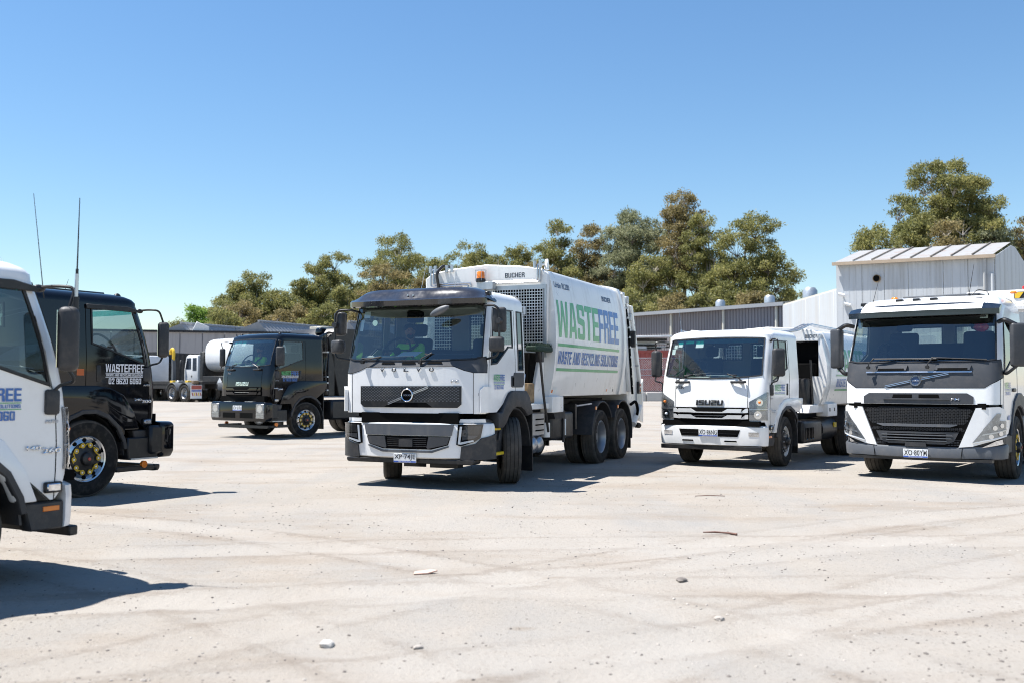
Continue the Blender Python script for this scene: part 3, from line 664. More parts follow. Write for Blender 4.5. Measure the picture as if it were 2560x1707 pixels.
for (cx, cy, rad, wd, dp) in TRACKS:      # pale pressed bands where wheels have run, with a darker loose edge
    sb = N(nt, 'ShaderNodeVectorMath', operation='SUBTRACT'); sb.inputs[1].default_value = (cx, cy, 0); nt.links.new(tcg.outputs['Object'], sb.inputs[0])
    ms = N(nt, 'ShaderNodeVectorMath', operation='MULTIPLY'); ms.inputs[1].default_value = (1, 1, 0); nt.links.new(sb.outputs[0], ms.inputs[0])
    ln = N(nt, 'ShaderNodeVectorMath', operation='LENGTH'); nt.links.new(ms.outputs[0], ln.inputs[0])
    sr = N(nt, 'ShaderNodeMath', operation='SUBTRACT'); sr.inputs[1].default_value = rad; nt.links.new(ln.outputs['Value'], sr.inputs[0])
    ab = N(nt, 'ShaderNodeMath', operation='ABSOLUTE'); nt.links.new(sr.outputs[0], ab.inputs[0])
    wv = N(nt, 'ShaderNodeMath', operation='MULTIPLY_ADD'); wv.inputs[1].default_value = 0.35; nt.links.new(tread, wv.inputs[0]); nt.links.new(ab.outputs[0], wv.inputs[2])
    band = ramp(nt, wv.outputs[0], [(0.0, (0.6,) * 3), (0.26 + wd * 0.4, (0.42,) * 3), (0.34 + wd * 0.8, (0, 0, 0))])
    edge = ramp(nt, wv.outputs[0], [(0.30 + wd * 0.8, (0, 0, 0)), (0.34 + wd * 0.9, (0.6,) * 3), (0.42 + wd, (0, 0, 0))])
    sw = mixc(nt, 1.0, band, ramp(nt, sweep, [(0.38, (0.1,) * 3), (0.55, (1, 1, 1))]), 'MULTIPLY'); c = mixc(nt, sw, c, (0.356, 0.326, 0.290))
    se = mixc(nt, 1.0, edge, ramp(nt, sweep2, [(0.40, (0.1,) * 3), (0.58, (1, 1, 1))]), 'MULTIPLY'); c = mixc(nt, se, c, (0.207, 0.174, 0.144))
nt.links.new(c, b.inputs['Base Color']); b.inputs['Roughness'].default_value = 0.95; b.inputs['Specular IOR Level'].default_value = 0.15
ad = N(nt, 'ShaderNodeMath', operation='ADD'); ml = N(nt, 'ShaderNodeMath', operation='MULTIPLY'); ml.inputs[1].default_value = 2.2
nt.links.new(med, ml.inputs[0]); nt.links.new(ml.outputs[0], ad.inputs[0]); nt.links.new(mixc(nt, 0.12, fine, vor.outputs['Distance']), ad.inputs[1]); bump(nt, b, ad.outputs[0], 0.6, 0.03)
gme.materials.append(m); tag(link(gme, 'ground'), kind='structure')

simple('cream_stone', (0.56, 0.52, 0.47), 0.8, var=0.15, vscale=14, bmp=0.3, bscale=50)
simple('pebble_pale', (0.40, 0.36, 0.32), 0.85, var=0.25, vscale=12)
# loose stones: one sheet of gravel nobody could count
def pebbles(name, n, seed, mat, rmin, rmax, ylo, yhi, clump=None):
    g = random.Random(seed); ph = (1 + 5 ** 0.5) / 2
    ico = np.array([(-1, ph, 0), (1, ph, 0), (-1, -ph, 0), (1, -ph, 0), (0, -1, ph), (0, 1, ph), (0, -1, -ph), (0, 1, -ph), (ph, 0, -1), (ph, 0, 1), (-ph, 0, -1), (-ph, 0, 1)]) / 1.902
    fc = np.array([(0, 11, 5), (0, 5, 1), (0, 1, 7), (0, 7, 10), (0, 10, 11), (1, 5, 9), (5, 11, 4), (11, 10, 2), (10, 7, 6), (7, 1, 8), (3, 9, 4), (3, 4, 2), (3, 2, 6), (3, 6, 8), (3, 8, 9), (4, 9, 5), (2, 4, 11), (6, 2, 10), (8, 6, 7), (9, 8, 1)])
    V_, F_ = [], []
    k = 0
    while k < n:
        y = ylo + (yhi - ylo) * g.random() ** 1.15; x = (g.random() * 2 - 1) * (0.58 * y + 1.0)
        dn = MN.noise(Vector((x * 0.5, y * 0.5, seed))) + 0.6 * MN.noise(Vector((x * 1.7, y * 1.7, seed)))
        if g.random() > 0.30 + 1.0 * dn: continue
        r = rmin + (rmax - rmin) * g.random() ** 4; a = g.random() * 6.28
        s = np.array((r * g.uniform(0.8, 1.4), r * g.uniform(0.7, 1.1), r * g.uniform(0.45, 0.8)))
        p = ico * s * (1 + 0.25 * np.array([g.uniform(-1, 1) for _ in range(12)]))[:, None]
        ca, sa = math.cos(a), math.sin(a); p = np.stack((p[:, 0] * ca - p[:, 1] * sa + x, p[:, 0] * sa + p[:, 1] * ca + y, p[:, 2] + ground_z(x, y) + r * 0.08), 1)
        V_.append(p); F_.append(fc + 12 * k); k += 1
    me = bpy.data.meshes.new(name); me.from_pydata(np.concatenate(V_).tolist(), [], np.concatenate(F_).tolist()); me.update()
    me.materials.append(M[mat]); return me
o = link(pebbles('gravel', 9500, 3, 'stone_dark', 0.0025, 0.012, 3.6, 25), 'gravel'); tag(o, 'loose dark pebbles scattered over the dusty yard', 'gravel', kind='stuff')
o = link(pebbles('gravel', 4200, 9, 'pebble_pale', 0.003, 0.013, 2.6, 20), 'gravel'); tag(o, 'loose pale pebbles scattered over the dusty yard', 'gravel', kind='stuff')

def ground_at(px, py):
    d = 1.5 * 2489 / (py - 960); return ((px - 1280) / 2489 * d, d)
def rock(name, label, px, py, r, mat, seed, flat=0.45, cat='stone'):
    x, y = ground_at(px, py); g = random.Random(seed); bm = bmesh.new(); bmesh.ops.create_icosphere(bm, subdivisions=2, radius=1)
    for v_ in bm.verts:
        n_ = 1 + 0.28 * MN.noise(v_.co * 1.4 + Vector((seed, 0, 0))); v_.co = Vector((v_.co.x * r * n_, v_.co.y * r * 0.75 * n_, v_.co.z * r * flat * n_))
    o = link(finish(bm, name, mat, 35), name); o.location = (x, y, ground_z(x, y) + r * flat * 0.55); o.rotation_euler = (0, 0, g.random() * 6); tag(o, label, cat); return o
rock('rock', 'flat cream rock lying alone in the foreground dust', 823, 1600, 0.058, 'cream_stone', 3, 0.42)
rock('rock', 'small pale stone near the bottom, right of the cream rock', 1048, 1610, 0.033, 'pebble_pale', 5, 0.4)
rock('rock', 'dark oval stone in the right foreground', 1700, 1446, 0.055, 'stone_dark', 8, 0.3)
rock('rock', 'pale lump of stone low in the right foreground', 1792, 1543, 0.033, 'pebble_pale', 11, 0.5)
x, y = ground_at(1062, 1430)
o = MB().prism([(-0.09, -0.025), (0.02, -0.05), (0.11, -0.01), (0.06, 0.035), (-0.07, 0.03)], 0.0, 0.012, 'z').build('bark_scrap', 'litter_pink', None, bevel=0.003)
o.location = (x, y, ground_z(x, y) + 0.006); o.rotation_euler = (R(6), R(-4), 0.3); tag(o, 'pinkish flat scrap lying on the dusty ground', 'litter')
x, y = ground_at(1796, 1332)
o = MB().tube([(-0.17, 0.02, 0.012), (-0.05, 0.0, 0.022), (0.08, 0.01, 0.018), (0.17, -0.02, 0.012)], [0.006, 0.010, 0.010, 0.014], n=6).build('stick', 'bark_litter'); o.location = (x, y, ground_z(x, y)); o.rotation_euler = (0, 0, -0.35); tag(o, 'reddish brown stick lying on the open gravel', 'stick')
x, y = ground_at(1772, 1240)
o = MB().tube([(-0.2, 0.0, 0.008), (0, 0.03, 0.014), (0.2, 0.0, 0.008)], 0.005, n=5).build('twig', 'bark_litter'); o.location = (x, y, ground_z(x, y)); tag(o, 'thin curved twig on the gravel in front of the smaller garbage truck', 'stick')

# ------------------------------------------------------------------ buildings
def corrugated(A, B, z0, z1, pitch=0.22, depth=0.04, out=1):
    """ribbed sheet between two plan points; ribs stand towards the viewer"""
    A = Vector((A[0], A[1], 0)); B = Vector((B[0], B[1], 0)); d = (B - A); L = d.length; d.normalize(); nrm = Vector((d.y, -d.x, 0)) * out
    n = max(1, int(L / pitch)); p = L / n; m_ = MB(); pts = []
    for i in range(n):
        for u, h in ((0, 0), (0.35, 0), (0.45, 1), (0.9, 1)): pts.append(A + d * (p * (i + u)) + nrm * depth * h)
    pts.append(B.copy())
    vs = [(q.x, q.y, z) for q in pts for z in (z0, z1)]
    zt = z1
    return m_.add(vs, [(2 * i, 2 * i + 2, 2 * i + 3, 2 * i + 1) for i in range(len(pts) - 1)])
def wallbox(m_, A, B, z0, z1, t, out=1):
    A = Vector((A[0], A[1], 0)); B = Vector((B[0], B[1], 0)); d = (B - A).normalized(); n = Vector((d.y, -d.x, 0)) * out * t
    q = [A, B, B + n, A + n]; return m_.rings([[(p.x, p.y, z0) for p in q], [(p.x, p.y, z1) for p in q]])
# brown ribbed shed in the middle distance
def P2(A, B, t): return (lerp(A[0], B[0], t), lerp(A[1], B[1], t))
def tsol(A, B, px):
    k = (px - 1280) / 2489; return (k * A[1] - A[0]) / ((B[0] - A[0]) - k * (B[1] - A[1]))
sh = empty('industrial_shed', (13, 72, 0)); tag(sh, 'long brown ribbed metal shed with cream posts behind the white trucks', 'shed')
iv = Matrix.Translation((-13, -72, 0))
A, B = (2.5, 84.0), (18.1, 65.4); ze = 6.85
dn = Vector((B[1] - A[1], -(B[0] - A[0]), 0)).normalized() * -1          # into the building
cuts = [0] + [tsol(A, B, q) for q in (1545, 1681, 1812, 1945)] + [1]
for a, b_ in zip(cuts, cuts[1:]):
    corrugated(P2(A, B, a), P2(A, B, b_), 0.3, ze, 0.25, 0.05).build('cladding_bay', 'brown_clad', sh, smooth=0, mx=iv)
for a in cuts[1:]:
    p = P2(A, B, a); MB().cyl((p[0] - dn.x * 0.1, p[1] - dn.y * 0.1, 0.3), (p[0] - dn.x * 0.1, p[1] - dn.y * 0.1, ze), 0.11, n=8).build('post', 'cream_trim', sh, mx=iv)
bk = 14.0; rf = MB()
e0 = Vector((A[0], A[1], ze)) - dn * 0.35; e1 = Vector((B[0], B[1], ze)) - dn * 0.35; n_ = 30
for i in range(n_):
    a0, a1 = e0.lerp(e1, i / n_), e0.lerp(e1, (i + 0.9) / n_); a2 = e0.lerp(e1, (i + 1) / n_); up = dn * bk + Vector((0, 0, 1.3)); h = Vector((0, 0, 0.05))
    rf.add([a0, a1, a1 + up, a0 + up], [(0, 1, 2, 3)]); rf.add([a1, a1 + h, a1 + h + up, a1 + up], [(0, 1, 2, 3)]); rf.add([a1 + h, a2 + h, a2 + h + up, a1 + h + up], [(0, 1, 2, 3)])
rf.build('roof', 'roof_zinc', sh, smooth=0, mx=iv)
gt = MB(); f0, f1 = e0 - dn * 0.12, e1 - dn * 0.12; wallbox(gt, (f0.x, f0.y), (f1.x, f1.y), ze - 0.22, ze + 0.02, 0.14, -1); gt.build('gutter', 'roof_zinc', sh, mx=iv)
for px, s in ((1736, 1.0), (1860, 1.05), (1962, 1.35)):
    p = P2(A, B, tsol(A, B, px)); q = Vector((p[0], p[1], ze - 0.15)) + dn * 3.0
    MB().lathe([(0.001, 1.0 * s), (0.25 * s, 0.98 * s), (0.36 * s, 0.82 * s), (0.36 * s, 0.30 * s), (0.30 * s, 0.25 * s), (0.30 * s, 0)], c=q, axis='z', n=20).build('roof_ventilator', 'galvanised', sh, mx=iv)
# low white side wall joining the two sheds
lw = empty('low_shed', (17.2, 57, 0)); tag(lw, 'low white panelled shed wall between brown shed and tall shed', 'shed'); iv2 = Matrix.Translation((-17.2, -57, 0))
ys = [62.5, 60.2, 57.6, 55.0, 52.6, 50.9]
for a, b_ in zip(ys, ys[1:]):
    wallbox(MB(), (17.15, a - 0.012), (17.15, b_ + 0.012), 0.3, 6.42, 0.12).build('wall_panel', 'low_white', lw, bevel=0.01, mx=iv2)
MB().box(17.1, 17.4, 50.9, 62.6, 6.40, 6.52).build('parapet_cap', 'cream_trim', lw, mx=iv2)
MB().box(17.2, 24, 51.5, 62.5, 6.2, 6.38).build('roof', 'roof_zinc', lw, mx=iv2)
MB().cyl((17.0, 51.3, 6.5), (17.0, 51.3, 6.75), 0.16, n=10).build('rusty_vent', 'rusty_dirt', lw, mx=iv2)
# tall pale shed at the right
ts = empty('tall_shed', (19.5, 48, 0)); tag(ts, 'tall weathered pale grey metal shed with rusty roof at the right', 'shed'); iv3 = Matrix.Translation((-19.5, -48, 0))
A, B = Vector((16.55, 50.6, 0)), Vector((22.4, 46.0, 0)); d = (B - A).normalized(); dn = Vector((-d.y, d.x, 0)); zA, zB = 7.62, 7.44
cut = [0.0] + [tsol((A.x, A.y), (B.x, B.y), q) for q in (2159, 2215, 2275, 2363, 2425, 2470)] + [1.0]
for a, b_ in zip(cut, cut[1:]):
    p, q = A.lerp(B, a) + d * 0.012, A.lerp(B, b_) - d * 0.012; w_ = MB(); wallbox(w_, (p.x, p.y), (q.x, q.y), 0.3, lerp(zA, zB, (a + b_) / 2), 0.06)
    L = (q - p).length
    for k in range(1, max(2, int(L / 0.30))):
        r_ = p + (q - p) * k / max(2, int(L / 0.30)); s_ = r_ + d * 0.03; wallbox(w_, (r_.x - dn.x * 0.06, r_.y - dn.y * 0.06), (s_.x - dn.x * 0.06, s_.y - dn.y * 0.06), 0.3, 7.38, 0.008)
    w_.build('wall_sheet', 'shed_white', ts, smooth=0, mx=iv3)
hw, rise = 3.7, 0.95
C = B + dn * hw * 2
gs = [B.lerp(C, i / 9) for i in range(10)]
for i, (p, q) in enumerate(zip(gs, gs[1:])):
    za = zB + rise * (1 - abs(i / 9 * 2 - 1)); zb_ = zB + rise * (1 - abs((i + 1) / 9 * 2 - 1)); e_ = dn * 0.01
    pa, qa = p + e_, q - e_; o_ = d * 0.05
    MB().rings([[(pa.x, pa.y, 0.3), (qa.x, qa.y, 0.3), (qa.x, qa.y, zb_), (pa.x, pa.y, za)], [(pa.x + o_.x, pa.y + o_.y, 0.3), (qa.x + o_.x, qa.y + o_.y, 0.3), (qa.x + o_.x, qa.y + o_.y, zb_), (pa.x + o_.x, pa.y + o_.y, za)]]).build('gable_sheet', 'shed_white', ts, smooth=0, mx=iv3)
nr = 8
for i in range(nr):
    p, q = A.lerp(B, i / nr), A.lerp(B, (i + 1) / nr); z0_, z1_ = lerp(zA, zB, i / nr), lerp(zA, zB, (i + 1) / nr); ov = -dn * 0.25
    up = dn * hw; e0_, e1_ = p + ov + d * 0.01, q + ov - d * 0.01
    MB().add([(e0_.x, e0_.y, z0_ + 0.05), (e1_.x, e1_.y, z1_ + 0.05), (e1_.x + up.x, e1_.y + up.y, z1_ + rise + 0.07), (e0_.x + up.x, e0_.y + up.y, z0_ + rise + 0.07), (e0_.x, e0_.y, z0_ + 0.02), (e1_.x, e1_.y, z1_ + 0.02)], [(0, 1, 2, 3), (4, 5, 1, 0)]).build('roof_sheet', 'roof_rusty', ts, smooth=0, mx=iv3)
    if i: MB().tube([(e0_.x, e0_.y, z0_ + 0.10), (e0_.x + up.x, e0_.y + up.y, z0_ + rise + 0.12)], 0.032, n=4).build('roof_batten', 'stone_dark', ts, smooth=0, mx=iv3)
p, q = A - dn * 0.36 - d * 0.1, B - dn * 0.36 + d * 0.1
MB().rings([[(p.x, p.y, zA - 0.12), (p.x + dn.x * .14, p.y + dn.y * .14, zA - 0.12), (p.x + dn.x * .14, p.y + dn.y * .14, zA + 0.04), (p.x, p.y, zA + 0.04)], [(q.x, q.y, zB - 0.12), (q.x + dn.x * .14, q.y + dn.y * .14, zB - 0.12), (q.x + dn.x * .14, q.y + dn.y * .14, zB + 0.04), (q.x, q.y, zB + 0.04)]]).build('gutter', 'gutter', ts, mx=iv3)
for tt, z_ in ((0.945, zB - 0.1), (0.99, 6.6)):
    p = A.lerp(B, tt) - dn * 0.14; MB().cyl((p.x, p.y, 0.3), (p.x, p.y, z_), 0.075, n=10).build('downpipe', 'shed_white', ts, mx=iv3)
p = A.lerp(B, tsol((A.x, A.y), (B.x, B.y), 2197)); vz = 6.72
vt = MB().cyl(p - dn * 0.02, p - dn * 0.20, 0.20, n=20); [v_ for v_ in ()]
vt = MB(); c0 = Vector((p.x, p.y, vz)) - dn * 0.06; vt.cyl(c0, c0 - dn * 0.10, 0.19, n=20); vt.build('round_vent', 'rusty_dirt', ts, mx=iv3)
vt = MB(); vt.cyl(c0 - dn * 0.10, c0 - dn * 0.104, 0.16, n=20); vt.build('vent_hole', 'void_black', ts, mx=iv3)
for px, z_ in ((2110, 6.05), (2124, 5.55)):
    p = A.lerp(B, max(0.01, tsol((A.x, A.y), (B.x, B.y), px))); c0 = Vector((p.x, p.y, z_)) - dn * 0.06; cm = empty('security_camera', c0)
    tag(cm, 'white bullet camera on a bracket %s on the tall pale shed' % ('high up' if z_ > 5.8 else 'lower down'), 'camera', 'cameras on the shed wall')
    MB().cyl((0, 0, 0), -dn * 0.22 + Vector((0, 0, -0.12)), 0.03, n=8).build('bracket', 'far_white', cm)
    MB().cyl(-dn * 0.10 + Vector((-.18, 0, 0.0)), -dn * 0.30 + Vector((.22, 0, -0.10)), 0.075, n=12).build('camera_body', 'far_white', cm)
cb = MB(); c0 = B + dn * 4.6 + d * 0.1
for k in range(6): cb.tube([(c0.x, c0.y, 6.1 - 0.05 * k), (c0.x + 0.1, c0.y + 0.25 * k, 5.7 - 0.1 * k), (c0.x + 0.05, c0.y - 0.2 + 0.1 * k, 5.1), (c0.x, c0.y + 0.1, 6.0)], 0.025, n=5)
cb = cb.build('cable_bundle', 'chassis'); tag(cb, 'tangled dark cables hanging on the gable of the tall shed', 'cables')
# concrete factory with ridged roofs on the left
fc_ = empty('factory_building', (-20, 76, 0)); tag(fc_, 'grey concrete factory with pointed metal roofs behind the black truck', 'factory'); iv4 = Matrix.Translation((20, -76, 0))
A, B = Vector((-34, 71.5, 0)), Vector((-9.5, 79.0, 0)); d = (B - A).normalized(); dn = Vector((-d.y, d.x, 0)); n_ = 16
for i in range(n_):
    p, q = A.lerp(B, i / n_) + d * 0.02, A.lerp(B, (i + 1) / n_) - d * 0.02
    wallbox(MB(), (p.x, p.y), (q.x, q.y), 0.2, 5.35, 0.12).build('wall_panel', 'panel_concrete', fc_, bevel=0.01, mx=iv4)
p, q = A - dn * 0.16, B - dn * 0.16; wallbox(MB(), (p.x, p.y), (q.x, q.y), 5.34, 5.50, 0.10).build('wall_cap', 'chassis', fc_, mx=iv4)
MB().rings([[(A.x, A.y, 0.2), (B.x, B.y, 0.2), (B.x + dn.x * 12, B.y + dn.y * 12, 0.2), (A.x + dn.x * 12, A.y + dn.y * 12, 0.2)], [(A.x, A.y, 5.3), (B.x, B.y, 5.3), (B.x + dn.x * 12, B.y + dn.y * 12, 5.3), (A.x + dn.x * 12, A.y + dn.y * 12, 5.3)]]).build('flat_roof', 'roof_blue', fc_, mx=iv4)
ex = Vector((0.40, 0.916, 0))
def tooth(pxl, pxp, pxr, zp, L):
    Pl, Pp, Pr = [A.lerp(B, tsol((A.x, A.y), (B.x, B.y), q)) for q in (pxl, pxp, pxr)]
    MB().add([(Pl.x, Pl.y, 5.36), (Pr.x, Pr.y, 5.36), (Pp.x, Pp.y, zp)], [(0, 1, 2)]).build('roof_gable', 'saw_clad', fc_, smooth=0, mx=iv4)
    for (S_, nm) in ((Pl, 'far'), (Pr, 'near')):
        rm = MB(); k_ = 44
        for i in range(k_):
            a0 = ex * (L * i / k_); a1 = ex * (L * (i + 0.7) / k_); a2 = ex * (L * (i + 1) / k_); h = Vector((0, 0, 0.06))
            for (u_, v__, o1, o2) in ((a0, a1, 0, 0), (a1, a1, 0, 1), (a1, a2, 1, 1)):
                rm.add([Vector((S_.x, S_.y, 5.36)) + u_ + h * o1, Vector((S_.x, S_.y, 5.36)) + v__ + h * o2, Vector((Pp.x, Pp.y, zp)) + v__ + h * o2, Vector((Pp.x, Pp.y, zp)) + u_ + h * o1], [(0, 1, 2, 3)])
        rm.build('roof_slope', 'saw_clad' if nm == 'near' else 'roof_zinc', fc_, smooth=0, mx=iv4)
    MB().tube([(Pp.x, Pp.y, zp + 0.05), tuple(Vector((Pp.x, Pp.y, zp + 0.05)) + ex * L)], 0.10, n=5).build('ridge_cap', 'roof_zinc', fc_, mx=iv4)
tooth(395, 450, 470, 6.0, 22); tooth(572, 645, 672, 6.25, 20); tooth(800, 872, 897, 6.35, 14)
p = A.lerp(B, tsol((A.x, A.y), (B.x, B.y), 478)) - dn * 0.1; q = p + d * 1.6
bx_ = MB().prism([(0, -0.05), (1.25, -0.05), (1.25, 0.35), (0.35, 0.72)], 0, 0.9, 'y').build('roof_hatch', 'far_white', fc_, bevel=0.02); bx_.matrix_local = Matrix.Translation((p.x + 20, p.y - 76, 5.45)) @ Matrix.Rotation(0.3, 4, 'Z')

# ------------------------------------------------------------------ far edge of the yard: kerb, fence, container, pallets of steel
kb = tag(empty('kerb', (4.0, 59.5, 0.48)), kind='structure')
for i in range(7): MB().box(2 * i, 2 * i + 1.96, -0.25, 0.25, 0, 0.56).build('kerb_block', 'concrete', kb, bevel=0.03)
fen = empty('chain_link_fence', (10, 60.6, 0.5)); tag(fen, 'chain link fence in front of red container behind the kerb', 'fence')
for i in range(6): MB().cyl((-5 + 2.6 * i, 0, 0), (-5 + 2.6 * i, 0, 2.75), 0.04, n=8).build('fence_post', 'galvanised', fen)
for z in (0.6, 1.55, 1.9, 2.6): MB().tube([(-5, 0, z), (8, 0, z)], 0.02, n=5).build('fence_rail', 'galvanised', fen)
cw = MB()
for i in range(110):
    x = -6.8 + i * 0.14
    for s in (1, -1):
        x0_, x1_ = (x, x + 2.0) if s > 0 else (x + 2.0, x)
        za, zb_ = 0.55, 2.55
        if -5 <= min(x, x + 2) and max(x, x + 2) <= 8: cw.cyl((x0_, 0.01 * s, za), (x1_, 0.01 * s, zb_), 0.008, n=3, cap=False)
tag(cw.build('wire_mesh', 'galvanised', fen, smooth=0), kind='stuff')
def container(name, label, c, rz, size, mat):
    L, W, Hh = size; r = empty(name, c, R(rz)); tag(r, label, 'container')
    for (A_, B_, nm) in (((-L / 2, -W / 2), (L / 2, -W / 2), 'side_wall'), ((L / 2, -W / 2), (L / 2, W / 2), 'end_wall'), ((L / 2, W / 2), (-L / 2, W / 2), 'side_wall'), ((-L / 2, W / 2), (-L / 2, -W / 2), 'end_wall')):
        corrugated(A_, B_, 0.15, Hh - 0.12, 0.28, 0.04).build(nm, mat, r, smooth=0)
    fr = MB()
    for sx in (-1, 1):
        for sy in (-1, 1): fr.box(sx * L / 2 - 0.08, sx * L / 2 + 0.08, sy * W / 2 - 0.08, sy * W / 2 + 0.08, 0, Hh)
    for sy in (-1, 1):
        for z in (0, Hh - 0.14): fr.box(-L / 2, L / 2, sy * W / 2 - 0.07, sy * W / 2 + 0.07, z, z + 0.14)
    fr.build('frame', mat, r); MB().box(-L / 2, L / 2, -W / 2, W / 2, Hh - 0.06, Hh - 0.02).build('roof', mat, r); return r
container('shipping_container', 'red ribbed shipping container behind the fence', (8.1, 64.2, 0.9), 4, (5.0, 2.4, 2.75), 'container_red')
container('shipping_container', 'blue ribbed shipping container beside the red one behind the fence', (14.5, 65.0, 0.9), 4, (6.0, 2.4, 2.2), 'container_blue')
g = random.Random(4)
for i in range(14):
    L = g.uniform(2.2, 4.5); o = MB().box(-L / 2, L / 2, -0.12, 0.12, 0, 0.10 if i % 3 else 0.16).build('steel_beam', ('galvanised', 'timber', 'container_dark', 'far_white', 'stone_dark')[i % 5], None, bevel=0.01)
    o.location = (8.2 + g.uniform(-1.2, 1.6), 64.2 + g.uniform(-1.0, 0.9), 3.66 + 0.10 * (i // 2)); o.rotation_euler = (0, 0, g.uniform(-0.10, 0.10))
    tag(o, 'long beam in the pile stacked on top of the red container', 'beam', 'beams stacked on the red container')
sl = MB().box(-2.1, 2.1, -1.2, 1.2, 0, 0.12).build('cover_sheet', 'far_white', None, bevel=0.02); sl.location = (8.0, 64.2, 4.45); sl.rotation_euler = (0.02, R(-1.5), 0.05); tag(sl, 'pale sheet lying across the beams on top of the red container', 'sheet')
# ------------------------------------------------------------------ trees
def leafmat(name, cols, tr=0.5):
    m = bpy.data.materials.new(name); m.use_nodes = True; M[name] = m; nt = m.node_tree; b = nt.nodes['Principled BSDF']; out = nt.nodes['Material Output']
    at = N(nt, 'ShaderNodeAttribute', attribute_name='tone', attribute_type='GEOMETRY')
    c = ramp(nt, at.outputs['Fac'], [(0.0, cols[0]), (0.5, cols[1]), (1.0, cols[2])])
    nt.links.new(c, b.inputs['Base Color']); b.inputs['Roughness'].default_value = 0.55; b.inputs['Specular IOR Level'].default_value = 0.35
    t = N(nt, 'ShaderNodeBsdfTranslucent'); mx = N(nt, 'ShaderNodeMixShader'); mx.inputs[0].default_value = tr
    nt.links.new(c, t.inputs[0]); nt.links.new(b.outputs[0], mx.inputs[1]); nt.links.new(t.outputs[0], mx.inputs[2]); nt.links.new(mx.outputs[0], out.inputs[0])
leafmat('leaf_olive', [(0.142, 0.153, 0.053), (0.249, 0.246, 0.087), (0.414, 0.371, 0.139)])
leafmat('leaf_grey', [(0.142, 0.162, 0.090), (0.241, 0.255, 0.143), (0.399, 0.392, 0.231)])
leafmat('leaf_brown', [(0.165, 0.143, 0.064), (0.278, 0.230, 0.103), (0.429, 0.337, 0.158)])
leafmat('leaf_green', [(0.121, 0.210, 0.040), (0.218, 0.349, 0.068), (0.361, 0.501, 0.112)])
simple('gum_bark', (0.55, 0.49, 0.43), 0.85, var=0.35, vscale=1.5)
simple('dark_bark', (0.16, 0.13, 0.11), 0.9, var=0.35, vscale=1.5)
